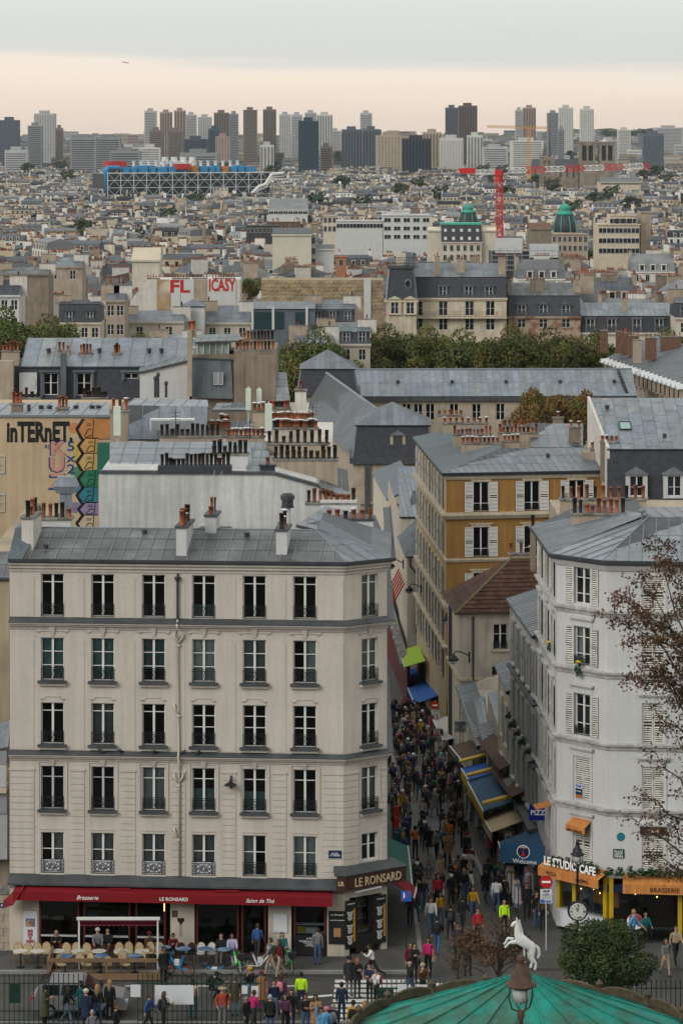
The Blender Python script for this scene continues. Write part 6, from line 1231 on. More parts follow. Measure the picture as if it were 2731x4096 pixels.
# ---- large houses beyond the boulevard trees
D = 525.0; FX = lambda u0, u1, d, d2=None: Face((XU(u0, d), d), (XU(u1, d2 or d), d2 or d))
m = D / F
H1 = FX(1610, 2025, 524); z5 = ZV(1245, 524)
X1 = haus('mansion_block', 'cream stone apartment block with slate mansard and balconies behind the boulevard trees', H1, -24, ZV(1205, 524) + .6, [(ZV(1262, 524), 2.5), (ZV(1320, 524), 2.2)], [H1.su(u) for u in (1672, 1772, 1877, 1960)], 1.5, 'cream stone', mans=3.6, mback=1.0, top=2.2, depth=12, dorms=[H1.su(u) for u in (1770, 1873, 1955)], dst='flat', dm='zinc', chims=((6.1, 2.2, .9, 1.4, 1.4, 'tst', True, 'tan plaster'), (10.2, 3, 1.5, 1.2, 1.0, 't t s t', True, 'tan plaster'), (17.4, 2.2, 1.2, 1.6, 1.2, 't t t', True, 'tan plaster'), (1.3, 3, 1.0, 1.2, .8, 'tt', True, 'tan plaster')), dw=1.2, dh=1.6)
MB().box(0, H1.L, -1.2, 0, z5 - 1.2, z5 - .9).build('balcony_slab', 'cream stone', X1, H1.M);
for i in range(10): inst('railing', railing_mesh(1.75, .9, style=2), X1, H1.at(.9 + i * 1.82, -1.1, z5 - .9))
FT_ = FX(1545, 1665, 520); TW = thing('mansard_tower', 'dark slate domed corner pavilion with oval window and iron cresting', 'building', FT_.pt(FT_.L / 2, 2.5, -24)); L_ = FT_.L; zb = ZV(1200, 520); zt2 = ZV(1075, 520)
MB().box(0, L_, 0, L_, -24, zb).build('wall', 'cream stone', TW, FT_.M); MB().box(-.3, L_ + .3, -.4, L_, zb - .4, zb).build('cornice', 'cream stone', TW, FT_.M)
MB().frustum([(-.1, -.1, zb), (L_ + .1, -.1, zb), (L_ + .1, L_, zb), (-.1, L_, zb)], [(.5, .9, zt2), (L_ - .5, .9, zt2), (L_ - .5, L_ - .7, zt2), (.5, L_ - .7, zt2)]).build('mansard', 'slate', TW, FT_.M); MB().box(.2, L_ - .2, .6, L_ - .4, zt2, zt2 + .5).build('roof_deck', 'lead', TW, FT_.M)
b = MB()
for i in range(14): x = .3 + (L_ - .6) * i / 13; b.bar((x, .7, zt2 + .5), (x, .7, zt2 + 2.0), .04)
for z in (.9, 1.5, 1.9): b.bar((.3, .7, zt2 + z), (L_ - .3, .7, zt2 + z), .05)
b.build('cresting', 'iron', TW, FT_.M); MB().box(1.7, 3.4, 2, 4, zt2 + .5, zt2 + 2.6).build('roof_cabin', 'cream wall', TW, FT_.M); zinc(TW, [FT_.pt(3.4, 1, zt2 + .6), FT_.pt(5.6, 1, zt2 + .2), FT_.pt(5.2, 3.5, zt2 + 2.6), FT_.pt(3.2, 3.5, zt2 + 2.8)], .8, 4, 'blue zinc')
b = MB(); b.tube([(L_ * .72 + .55 * math.cos(t), -.0 + .28, zb + 2.7 + .75 * math.sin(t)) for t in [q * math.pi / 6 for q in range(13)]], .16, 5); b.build('oval_frame', 'zinc', TW, FT_.M); MB().lathe([(.01, -.02), (.55, 0), (.01, .02)], FT_.pt(L_ * .72, .35, zb + 2.7), 12, ax='y').wbuild('pane', 'dark glass', TW)
for sx in (0, L_): MB().bar(FT_.pt(sx, -.1, zb), FT_.pt(.5 if sx == 0 else L_ - .5, .9, zt2), .22).wbuild('hip_roll', 'blue zinc', TW)
for u in (1578, 1640): s_ = FT_.su(u); o = dormer(TW, FT_, s_, ZV(1255, 520), 1.3, 2.4, 1.0, -.35, 'gable', 'cream stone', 'cream stone', trim=.5)
H2 = FX(2032, 2320, 527); haus('mansard_block', 'slate mansard block with three white dormers and brick piers behind the trees', H2, -24, ZV(1265, 527), [(ZV(1310, 527), 1.7)], [H2.su(u) for u in (2085, 2172, 2262)], 1.4, mat('pale brick', (.33, .25, .18), .9, .2, 1, alt=(.22, .11, .07)), mans=3.6, top=2.0, depth=12, dorms=[H2.su(u) for u in (2085, 2172, 2262)], dm='zinc', dst='gable', topm='old zinc', chims=((5.2, 3, 2.4, 1.0, .8, 't t t t s', True, 'brown plaster'), (12.2, 2.6, 1.2, 1.2, .8, 't t', True, 'tan plaster'), (.3, 3, .8, 2, .6, 't t', True, 'tan plaster')), dw=1.3, dh=1.6)
H3 = FX(2322, 2760, 528); haus('mansard_block', 'long slate attic with tall white French windows and a bright zinc roof behind the trees', H3, -24, ZV(1330, 528), [], [], 1.4, 'cream wall', mans=2.9, mback=.5, top=2.0, depth=12, dorms=[H3.su(u) for u in (2360, 2445, 2545, 2635)], dst='flat', dm='zinc', topm='pale zinc', chims=((8.0, 3, 1.1, 1.2, 1, 't t', True, 'tan plaster'), (16.8, 2, 1.4, 1.2, .8, 't t t', True, 'tan plaster')), dw=1.3, dh=2.0)
# pale walls with red painted letters and the rough stone wall
GW = thing('party_wall_house', 'bare white and rust party walls with red painted letters', 'building', Vector((XU(790, 560), 562, -24)))
fg = FX(500, 960, 560); z1 = ZV(1118, 560)
g = [P(u, v, 560) for u, v in ((500, 1235), (588, 1120), (960, 1118), (960, 1235))];
for p_ in (g[0], g[3]): p_.z = -24
g.insert(1, P(500, 1232, 560)); MB().frustum(g, [p_ + Vector((0, 10, 0)) for p_ in g]).wbuild('wall', 'chimney plaster', GW)
for u0, u1, m_ in ((628, 682, mat('rust render', (.33, .22, .12), .9, .4, .4, alt=(.42, .36, .28))), (684, 722, 'white plaster'), (724, 776, 'white plaster'), (778, 828, 'tan plaster'), (832, 944, 'white plaster')): MB().box(fg.su(u0), fg.su(u1), -.12, 0, -10, z1).build('wall_panel', m_, GW, fg.M)
lettering('fl', 3.6, 'sign red', GW, fg.at(fg.su(722), -.14, ZV(1145, 560)), 2.4, 'painted_letters'); lettering('icasy', 5.0, 'sign red', GW, fg.at(fg.su(890), -.14, ZV(1140, 560)), 2.4, 'painted_letters')
for u0, u1, n in ((690, 760, 7), (770, 830, 6), (590, 640, 5), (850, 940, 9)): potrow(GW, u0, u1, 1112, 562, n, 't s', base=.8, matn='brown plaster')
SW = thing('stone_party_wall', 'long rough golden stone party wall with a pale flue and small windows', 'wall', Vector((XU(1290, 545), 547, -24))); fs = FX(1045, 1535, 545); MB().box(0, fs.L, 0, 9, -24, ZV(1120, 545)).build('wall', mat('rough stone', (.30, .24, .145), .95, .25, .9, fine=.35, alt=(.24, .19, .125)), SW, fs.M)
MB().box(fs.su(1455), fs.su(1483), -.3, 0, -20, ZV(1112, 545)).build('flue', 'white plaster', SW, fs.M)
rs = random.Random(3); sm = [cached(('rst', i), lambda: MB().frustum([(-.42, 0, -.27), (.40, 0, -.3), (.43, 0, .26), (-.4, 0, .3)], [(-.36, -.05, -.22 + .02 * i), (.35 - .03 * i, -.05, -.25), (.38, -.05, .21), (-.35, -.05, .25 - .02 * i)]).mesh('stone_block', 'rough stone')) for i in range(4)]
for i in range(224): inst('stone_block', sm[rs.randrange(4)], SW, fs.at((i % 28 + rs.uniform(.3, .6) + .4 * (i // 28 % 2)) * fs.L / 28.6, 0, ZV(1120, 545) - .5 - (i // 28) * .66 + rs.uniform(-.06, .06)) @ Matrix.Diagonal((rs.uniform(.6, .95), rs.uniform(.4, 3), rs.uniform(.65, 1), 1)))
for u in (1376, 1525): window(SW, fs, fs.su(u), ZV(1160, 545), .8, 1.2, (.5,), glass='dark glass')
# white pavilion, glass box and others in front of the painted wall
PVW = thing('white_pavilion', 'small white lantern house with pyramid zinc roof and tall windows', 'house', Vector((XU(773, 505), 507, -22))); fv = FX(728, 818, 505); MB().box(0, fv.L, 0, 4, -22, ZV(1225, 505)).build('wall', 'white plaster', PVW, fv.M); c = [fv.pt(-.3, -.3, ZV(1225, 505)), fv.pt(fv.L + .3, -.3, ZV(1225, 505)), fv.pt(fv.L + .3, 4.3, ZV(1225, 505)), fv.pt(-.3, 4.3, ZV(1225, 505))]; a = fv.pt(fv.L / 2, 2, ZV(1200, 505))
for i in range(4): zinc(PVW, [c[i], c[(i + 1) % 4], a], .8, 4, 'zinc')
for u in (750, 793): window(PVW, Face(fv.pt(0, -.1)[:2], fv.pt(fv.L, -.1)[:2]), fv.su(u), ZV(1287, 505), 1.1, 2.0, (.4,), glass='dark glass')
GB = thing('glass_studio', 'dark glass-fronted rooftop studio under grey zinc', 'building', Vector((XU(1130, 500), 502, -22))); fgx = FX(1010, 1260, 500); MB().box(0, fgx.L, 0, 8, -22, ZV(1235, 500)).build('wall', 'blue zinc', GB, fgx.M); zinc(GB, [fgx.pt(0, -.3, ZV(1235, 500)), fgx.pt(fgx.L, -.3, ZV(1235, 500)), fgx.pt(fgx.L, 6, ZV(1205, 506)), fgx.pt(0, 6, ZV(1205, 506))], 1.2, 7, 'zinc')
for u0, u1 in ((1018, 1085), (1097, 1135), (1182, 1222)): MB().box(fgx.su(u0), fgx.su(u1), -.15, 0, ZV(1315, 500), ZV(1248, 500)).build('pane', mat('teal glass', (.02, .045, .05), .12, .2, .5, spec=.6), GB, fgx.M)
for u0 in (1005, 1088, 1222): MB().box(fgx.su(u0), fgx.su(u0) + .4, -.3, 0, ZV(1318, 500), ZV(1225, 500)).build('pier', 'white plaster', GB, fgx.M)
def simple_house(lab, u0, u1, D, vc, dep=10, wallm='cream wall', roofm='zinc', rows=1, ncol=3, mans=0, dorms=0, top=1.6, chim=6, z0=None, dv=None, name='city_house'):
 fc = FX(u0, u1, D, dv); zc = ZV(vc, D); cols = [fc.L * (i + .5) / ncol for i in range(ncol)] if ncol else []
 return haus(name, lab, fc, zg(D) - 2, zc, [(zc - 2.6 - 3.1 * i, 1.7) for i in range(rows)], cols, 1.1, wallm, mans=mans, mback=.7 if mans else .1, top=top, depth=dep, dorms=[fc.L * (i + .5) / dorms for i in range(dorms)] if dorms else (), dst='flat', dm='zinc', topm=roofm, chims=((.5, dep * .35, .7, 3, .9, ('t s', chim), False, 'tan plaster'), (fc.L - .5, dep * .35, .7, 3, .8, ('t s tb', chim), False, 'chimney plaster')) if chim else (), sheet_w=1.6)
for a in (('white house with tall pediment windows beside the dark mansard with skylights', -40, 78, 520, 1180, 10, 'white plaster', 'slate', 2, 3, 0, 0, 2.4), ('dark slate mansard with slanted skylights among the left-bank trees', 235, 402, 520, 1290, 9, 'cream stone', 'slate', 1, 4, 3.2, 2, .5), ('cream house crowded with red chimney pots under the painted walls', 500, 735, 500, 1285, 10, 'cream wall', 'zinc', 1, 2, 0, 0, 1.5, 14),
        ('zinc roofed house beside the white lantern house', 820, 1000, 508, 1290, 10, 'cream wall', 'zinc', 1, 3, 0, 0, 2.6), ('zinc roofed house with low white front below the boulevard trees', 620, 780, 455, 1385, 8, 'white plaster', 'pale zinc', 1, 2, 0, 0, 1.5), ('grey zinc mansard house beside the tree and glass studio', 1240, 1420, 505, 1290, 9, 'cream wall', 'blue zinc', 1, 4, 2.2, 3, 1.4),
        ('brown blank-walled house with red pots behind the trees', 0, 195, 560, 1095, 10, 'brown plaster', 'old zinc', 0, 0, 0, 0, 1.0), ('brick-edged house with white gable below the glass studio', 1180, 1330, 470, 1375, 9, 'pale brick', 'zinc', 1, 2, 0, 0, 1.8), ('narrow tan house with stone front between trees', 425, 500, 490, 1200, 9, 'tan plaster', 'zinc', 2, 2, 0, 0, 1.5), ('cream house behind the pyramid pavilion', 1290, 1480, 480, 1375, 9, 'cream wall', 'blue zinc', 1, 3, 1.8, 3, 1.2),
        ('tall white house far right of the mansard blocks', 2700, 2900, 520, 1270, 10, 'cream wall', 'zinc', 1, 3, 2.5, 3, 1.4), ('tan gable house over the painted walls', 180, 330, 600, 1065, 9, 'tan plaster', 'zinc', 1, 2, 0, 0, 1.5)): simple_house(*[x.replace('left-bank ', '').replace('far right of', 'past') if isinstance(x, str) else x for x in a])
# ---- city houses: 300 built singly, the rest as one mass
PAL_W = [(.56, .49, .38), (.60, .57, .51), (.46, .38, .27), (.66, .65, .63), (.31, .245, .175), (.50, .45, .38)]
PAL_R = [(.098, .104, .113), (.06, .066, .075), (.15, .156, .162), (.028, .03, .036), (.078, .086, .098)]
WN = ['cream', 'off-white', 'tan', 'white', 'brown', 'grey-beige']; RN = ['grey zinc', 'dark zinc', 'pale zinc', 'black slate', 'blue-grey zinc']
for i, c in enumerate(PAL_W): mat('city wall %d' % i, c, .9, .14, .25, rnd=.12, fine=.08)
for i, c in enumerate(PAL_R): mat('city roof %d' % i, c, .5, .2, .3, rnd=.2, fine=.12)
def lite(i):
 """a Paris house in its own frame: front faces -y, origin at eaves height in the middle of the front"""
 q = random.Random(100 + i); w_ = q.uniform(9, 15); dp = q.uniform(9, 13); mn = (0, 2.6, 2.2, 0, 3.0)[i % 5]; tp = q.uniform(1.2, 2.4); wi, ri = i % 6, (i * 2 + i // 5) % 5
 t = thing('city_house', '%s city house, %s roof, %s, %d chimney stacks, %d-window front' % (WN[wi], RN[ri], 'dormers' if mn else 'no dormers', 2 + i % 2, int(w_ / 2.6)), 'house', T(0, 0, 0), 'city houses like no. %d' % i)
 t['group'] = '%s city houses with %s roofs' % (WN[wi], RN[ri]); wm, rm = 'city wall %d' % wi, 'city roof %d' % ri
 MB().box(-w_ / 2, w_ / 2, 0, dp, -26, 0).build('wall', wm, t); MB().box(-w_ / 2 - .1, w_ / 2 + .1, -.3, .1, -.35, 0).build('cornice', wm, t); b = MB(); z = 0
 if mn: b.frustum([(-w_ / 2, 0, 0), (w_ / 2, 0, 0), (w_ / 2, dp, 0), (-w_ / 2, dp, 0)], [(-w_ / 2, 1, mn), (w_ / 2, 1, mn), (w_ / 2, dp - 1, mn), (-w_ / 2, dp - 1, mn)]); z = mn
 k = 1 if mn else -.2; b.frustum([(-w_ / 2, k, z), (w_ / 2, k, z), (w_ / 2, dp - k, z), (-w_ / 2, dp - k, z)], [(-w_ / 2, dp / 2 - .2, z + tp), (w_ / 2, dp / 2 - .2, z + tp), (w_ / 2, dp / 2 + .2, z + tp), (-w_ / 2, dp / 2 + .2, z + tp)])
 for s in range(int(w_ / 1.2)): x = -w_ / 2 + .6 + s * 1.2; b.frustum([(x - .06, k + .1, z + .03), (x + .06, k + .1, z + .03), (x + .06, dp / 2, z + tp), (x - .06, dp / 2, z + tp)], [(x - .04, k + .1, z + .16), (x + .04, k + .1, z + .16), (x + .04, dp / 2, z + tp + .1), (x - .04, dp / 2, z + tp + .1)])
 b.build('roof', rm, t); n = int(w_ / 2.6); wmsh = cached('lw', lambda: MB().box(-.6, .6, -.12, .05, -.1, 1.95).box(-.5, -.04, -.15, -.1, 0, 1.85, 1).box(.04, .5, -.15, -.1, 0, 1.85, 1).mesh('window', ['shutter', 'dark glass']))
 for r in range(3 if i % 2 else 2):
  for c in range(n): inst('window', wmsh, t, T(-w_ / 2 + (c + .5) * w_ / n, 0, -2.7 - r * 3.1))
 if mn:
  dm = cached(('ld', rm), lambda: MB().box(-.8, .8, -.05, 1.6, 0, 1.7).box(-.95, .95, -.2, 1.8, 1.7, 1.85).box(-.5, .5, -.09, -.04, .15, 1.55, 1).mesh('dormer', [wm, 'dark glass']))
  for c in range(n - 1): inst('dormer', dm, t, T(-w_ / 2 + (c + 1) * w_ / n, .15, .3))
 for s in range(2 + i % 2):
  x = (-w_ / 2 + .3, w_ / 2 - .3, q.uniform(-2, 2))[s]; ly = q.uniform(2.4, 5); y = dp * q.uniform(.3, .6); h = z + tp + q.uniform(.5, 1.6); b = MB().box(-.35, .35, -ly / 2, ly / 2, z - .5, h).box(-.42, .42, -ly / 2 - .07, ly / 2 + .07, h, h + .15, 1)
  for p_ in range(int(ly / .42)): yy = -ly / 2 + .25 + p_ * .42; b.lathe([(.13, 0), (.11, q.uniform(.4, .8))], (0, yy, h + .15), 6, 2)
  b.build('chimney', [('chimney plaster', 'tan plaster', 'brown plaster')[(i + s) % 3], 'cap', 'terracotta'], t, T(x, y, 0) @ (RZ(math.pi / 2) if s == 2 else Matrix()))
 return t
PROTO = [lite(i) for i in range(15)]; used = [False] * 15
KEEP = [(XU(1545, 524) - 2, XU(2760, 528) + 3, 512, 546), (XU(500, 560) - 1, XU(960, 560) + 1, 556, 573), (XU(1045, 545) - 1, XU(1540, 545), 541, 557), (-30, 45, 480, 515)]
LANDM = [(XU(u0, d) - 3, XU(u1, d) + 3, d - 6, d + dd) for u0, u1, d, dd in ((1090, 1245, 900, 30), (1290, 1530, 1150, 35), (1530, 1720, 1150, 40), (1750, 1970, 1000, 30), (1960, 2260, 900, 40), (2390, 2560, 950, 30), (400, 1120, 2850, 90), (2140, 2230, 3200, 30), (2290, 2740, 3700, 120), (1880, 2010, 1250, 40), (2230, 2420, 1080, 40), (2130, 2240, 2880, 350), (2260, 2590, 3150, 650), (430, 1110, 2680, 240))]
def blocked(x, y, L_): return any(a < x < b and c < y < d for a, b, c, d in L_)
cells = []; rr = random.Random(21); y = 575.0; row = 0
while y < 4700:
 hw = .1138 * y * 1.1 + 12; x = -hw + rr.uniform(0, 8); off = rr.uniform(-6, 6); wav = rr.uniform(-.25, .25)
 while x < hw:
  st = rr.uniform(9.5, 14) * (1 + y / 6000); yy = y + wav * x * .35 + rr.uniform(-3, 3)
  if rr.random() < .94 and not blocked(x, yy, KEEP + LANDM): cells.append((x, yy, wav * .35 + rr.choice((0, 0, 0, .5, -.5, 1.4, -1.2)) + rr.uniform(-.12, .12)))
  x += st
 row += 1; y += rr.choice((13, 15, 17, 24)) * (1 + y / 5000)
cells.sort(key=lambda c: c[1]); near, far = cells[:300], cells[300:]
def eave_h(y, r): return -5 * min(1, max(0, (y - 1400) / 1600)) + 18.5 + 6.5 * r.random() ** 1.3 + (3 if r.random() < .12 else 0) - (5 if r.random() < .15 else 0)
for n_, (x, y, a) in enumerate(near):
 i = rr.randrange(15); M = T(x, y, zg(y) + eave_h(y, rr)) @ RZ(a)
 if not used[i]: used[i] = True; PROTO[i].matrix_basis = M; WM[PROTO[i]] = M
 else: dup(PROTO[i], M)
class FM:
 """one large mesh with a face colour attribute"""
 def __init__(s): s.v, s.f, s.c, s.n = [], [], [], 0
 def add(s, vs, fs, c): s.v.append(np.asarray(vs, float)); s.f += [[i + s.n for i in f] for f in fs]; s.c += [c] * len(fs) if not isinstance(c, list) else c; s.n += len(vs)
 BF = [(0, 1, 5, 4), (1, 2, 6, 5), (2, 3, 7, 6), (3, 0, 4, 7), (4, 5, 6, 7)]
 def hexa(s, b, t, c): s.add(list(b) + list(t), s.BF, c)
 def box(s, x0, x1, y0, y1, z0, z1, c, R_=None):
  p = np.array([(x0, y0, z0), (x1, y0, z0), (x1, y1, z0), (x0, y1, z0), (x0, y0, z1), (x1, y0, z1), (x1, y1, z1), (x0, y1, z1)])
  s.add(p if R_ is None else R_(p), s.BF, c)
 def build(s, name, label=None, cat=None, kind=None, parent=None, matn='far'):
  me = bpy.data.meshes.new(name); V = np.concatenate(s.v); me.from_pydata(V.tolist(), [], s.f); me.materials.append(MATS[matn])
  at = me.attributes.new('col', 'FLOAT_COLOR', 'FACE'); at.data.foreach_set('color', np.array([(*c, 1) for c in s.c], dtype=np.float32).ravel()); me.update()
  return tag(inst(name, me, parent, WM[parent] if parent is not None else None), label, cat, None, kind)
fm_ = FM(); DK = (.02, .022, .026); PT = (.22, .075, .04)
for x, y, a in far:
 wi, ri = rr.randrange(6), rr.choice((0, 0, 1, 1, 2, 3, 4, 4)); k = rr.uniform(.8, 1.15); cw = tuple(v * k for v in PAL_W[wi]); k = rr.uniform(.75, 1.25); cr_ = tuple(v * k for v in PAL_R[ri]); w_ = rr.uniform(9, 15) * (1 + y / 6000); dp = rr.uniform(9, 13) * (1 + y / 6000); z = zg(y) + eave_h(y, rr); mn = rr.choice((0, 0, 2.2, 2.8)); tp = rr.uniform(.5, 1.7); dp *= .85
 if rr.random() < .02: cw = (.36, .16, .09)
 ca, sa = math.cos(a), math.sin(a); off = np.array([x, y, z]); rot = np.array([[ca, sa, 0], [-sa, ca, 0], [0, 0, 1]]); R_ = lambda p: np.asarray(p) @ rot + off
 fm_.box(-w_ / 2, w_ / 2, 0, dp, -18, 0, cw, R_)
 if mn: fm_.hexa(R_([(-w_ / 2, 0, 0), (w_ / 2, 0, 0), (w_ / 2, dp, 0), (-w_ / 2, dp, 0)]), R_([(-w_ / 2, 1, mn), (w_ / 2, 1, mn), (w_ / 2, dp - 1, mn), (-w_ / 2, dp - 1, mn)]), cr_)
 e_ = 1 if mn else -.2; c2_ = tuple(v * 1.15 for v in cr_) if mn else cr_; fm_.hexa(R_([(-w_ / 2, e_, mn), (w_ / 2, e_, mn), (w_ / 2, dp - e_, mn), (-w_ / 2, dp - e_, mn)]), R_([(-w_ / 2, dp / 2, mn + tp), (w_ / 2, dp / 2, mn + tp), (w_ / 2, dp / 2 + .1, mn + tp), (-w_ / 2, dp / 2 + .1, mn + tp)]), c2_)
 n = max(2, int(w_ / 3)); lod = y < 2200
 for r in range(2 if lod else 1):
  for c in range(n): xx = -w_ / 2 + (c + .5) * w_ / n; zz_ = -2.6 - 3 * r; fm_.add(R_([(xx - .55, -.06, zz_), (xx + .55, -.06, zz_), (xx + .55, -.06, zz_ + 1.8), (xx - .55, -.06, zz_ + 1.8)]), [(0, 1, 2, 3)], DK)
 if mn and lod:
  for c in range(n - 1): xx = -w_ / 2 + (c + 1) * w_ / n; fm_.box(xx - .7, xx + .7, .1, 1.4, .3, 2, cw, R_); fm_.add(R_([(xx - .45, .05, .5), (xx + .45, .05, .5), (xx + .45, .05, 1.8), (xx - .45, .05, 1.8)]), [(0, 1, 2, 3)], DK)
 for s in range(rr.choice((1, 2, 2, 3))):
  xx = (-w_ / 2 + .3, w_ / 2 - .3, rr.uniform(-2, 2))[s]; ly = rr.uniform(2, 5); yy = dp * rr.uniform(.25, .6); h = mn + tp + rr.uniform(.4, 2.6); sx, sy = (.4, ly / 2) if rr.random() < .45 else (ly / 2, .4); cc = rr.choice(PAL_W); k2 = rr.uniform(.75, 1.12); fm_.box(xx - sx, xx + sx, yy - sy, yy + sy, -1, h, tuple(v * k2 for v in cc), R_)
  for p_ in range(int(ly / (.5 if lod else 1.0))): q_ = -ly / 2 + .3 + p_ * (.5 if lod else 1.0); px, py = (xx, yy + q_) if sx < sy else (xx + q_, yy); fm_.box(px - .15, px + .15, py - .15, py + .15, h, h + rr.uniform(.4, .9), PT if rr.random() < .8 else DK, R_)
fm_.build('distant_rooftops', 'mass of far grey zinc roofs and cream house fronts reaching to the towers', 'rooftops', 'stuff')
# ---- skyline
def tower(u0, u1, vt, D, col, pat, lab, vb=760, cat='tower block', dep=None, name='tower_block'):
 x0, x1 = XU(u0, D), XU(u1, D); zt = ZV(vt, D); z0 = zg(D) - 3; dep = dep or (x1 - x0) * .9
 t = thing(name, lab, cat, Vector(((x0 + x1) / 2, D, z0)), 'towers on the skyline'); f = FM(); o = WM[t].translation; lo = lambda p: np.asarray(p) - np.array(o)
 f.box(x0, x1, D, D + dep, z0, zt, col, lo); f.box(x0 + (x1 - x0) * .25, x1 - (x1 - x0) * .3, D + 2, D + dep * .7, zt, zt + 5, tuple(v * .85 for v in col), lo); f.build('body', parent=t)
 g = FM(); dk = tuple(v * .32 for v in col); W_ = x1 - x0
 if pat in 'hg':
  n = int((zt - z0) / 3.2)
  for i in range(1, n): z = z0 + i * 3.2; g.box(x0 + W_ * .06, x1 - W_ * .06, D - .25, D - .02, z, z + 1.5, dk, lo)
 if pat in 'vg':
  n = max(3, int(W_ / 4.5))
  for i in range(n): x = x0 + W_ * (i + .5) / n; g.box(x - W_ / n * .26, x + W_ / n * .26, D - .5, D - .3, z0, zt - 3, dk if pat == 'v' else tuple(v * 1.05 for v in col), lo)
 if pat == 'c':
  n, m_ = max(3, int(W_ / 4)), int((zt - z0) / 3.4)
  for i in range(n):
   for j in range(1, m_): x = x0 + W_ * (i + .5) / n; z = z0 + j * 3.4; g.add(lo([(x - 1.1, D - .2, z), (x + 1.1, D - .2, z), (x + 1.1, D - .2, z + 1.8), (x - 1.1, D - .2, z + 1.8)]), [(0, 1, 2, 3)], dk)
 if g.n: g.build('window_bands', kind='stuff', parent=t)
 return t
PALE, WHT, GRY, BRN, PNK, DKB, SLT, TAN = (.40, .40, .40), (.52, .51, .48), (.23, .24, .25), (.17, .145, .125), (.33, .24, .21), (.05, .07, .095), (.09, .105, .13), (.38, .31, .23)
CN = {PALE: 'pale grey', WHT: 'white', GRY: 'grey', BRN: 'brown', PNK: 'pinkish', DKB: 'dark blue', SLT: 'slate-coloured', TAN: 'tan'}; PN = {'h': 'banded', 'v': 'ribbed', 'c': 'gridded', 'g': 'balconied'}
TW_ = [(0, 75, 480, 4800, SLT, 'c'), (112, 168, 502, 4900, GRY, 'h'), (137, 220, 454, 5000, PALE, 'c'), (223, 252, 512, 4900, BRN, 'h'), (282, 384, 550, 4300, GRY, 'h'), (386, 482, 550, 4400, GRY, 'h'), (578, 626, 443, 6000, PALE, 'h'), (640, 688, 448, 5900, PNK, 'v'), (697, 742, 441, 5900, PNK, 'v'), (744, 786, 458, 6000, PALE, 'h'), (792, 846, 467, 6000, PALE, 'c'), (856, 915, 450, 5700, BRN, 'v'), (917, 953, 454, 5800, GRY, 'h'), (973, 1028, 439, 5600, BRN, 'h'), (1052, 1104, 437, 5700, BRN, 'v'), (1117, 1163, 457, 6000, PALE, 'c'), (1165, 1210, 458, 5900, PALE, 'h'), (1219, 1266, 450, 6100, PALE, 'h'), (1267, 1330, 458, 5800, WHT, 'v'),
        (598, 650, 520, 5200, BRN, 'h'), (674, 732, 522, 5200, BRN, 'h'), (735, 830, 556, 5000, DKB, 'h'), (834, 880, 514, 5100, DKB, 'h'), (862, 920, 546, 4800, PNK, 'c'), (1440, 1488, 451, 5900, PALE, 'h'), (1366, 1448, 517, 5000, SLT, 'v'), (1450, 1520, 516, 5000, SLT, 'v'), (1781, 1832, 430, 5600, SLT, 'h'), (1834, 1908, 422, 5500, (.13, .085, .085), 'v'), (2060, 2090, 439, 5900, PALE, 'h'), (2091, 2142, 430, 5900, PNK, 'v'), (2188, 2234, 451, 5800, GRY, 'h'), (2235, 2291, 430, 5700, WHT, 'c'), (2320, 2374, 435, 5600, WHT, 'c'), (1503, 1607, 541, 4500, TAN, 'g'), (1690, 1766, 528, 4800, TAN, 'v'), (1760, 1852, 552, 4500, WHT, 'c'), (1868, 1931, 541, 4600, WHT, 'v'), (2572, 2653, 535, 4500, SLT, 'c'), (2044, 2172, 563, 4400, WHT, 'h'), (2230, 2255, 517, 4700, GRY, 'h'), (440, 560, 605, 3900, GRY, 'h'), (20, 110, 600, 4300, PALE, 'h'), (560, 640, 590, 4200, WHT, 'h'), (720, 870, 612, 3800, GRY, 'h'), (1040, 1095, 580, 4400, WHT, 'v'), (1280, 1330, 585, 4300, PNK, 'h'), (1620, 1690, 548, 4700, PNK, 'h'), (2470, 2520, 518, 6500, WHT, 'h'), (2620, 2731, 510, 6800, PALE, 'h'), (1310, 1365, 522, 6300, PALE, 'h'), (1930, 2030, 590, 4300, PALE, 'h'), (2400, 2470, 560, 4600, PALE, 'h')]
order = sorted(TW_, key=lambda t: t[0])
for t in TW_:
 i = order.index(t); ds = lambda j: '%s %s' % (CN.get(order[j][4], 'purple-brown'), PN[order[j][5]]); hw = ('tall ' if t[2] < 470 else 'low ' if t[2] > 540 else '')
 tower(*t[:6], '%s%s skyline block %s' % (hw, ds(i), 'between %s and %s ones' % (ds(i - 1), ds(i + 1)) if 0 < i < len(order) - 1 else 'ending the row'))
tower(1193, 1275, 483, 4250, (.022, .055, .075), 'h', 'dark teal glass slab tower standing alone above the rooftops', name='glass_tower'); tower(1608, 1724, 554, 4300, (.03, .035, .045), 'v', 'wide black office block with fine vertical fins', name='office_block')
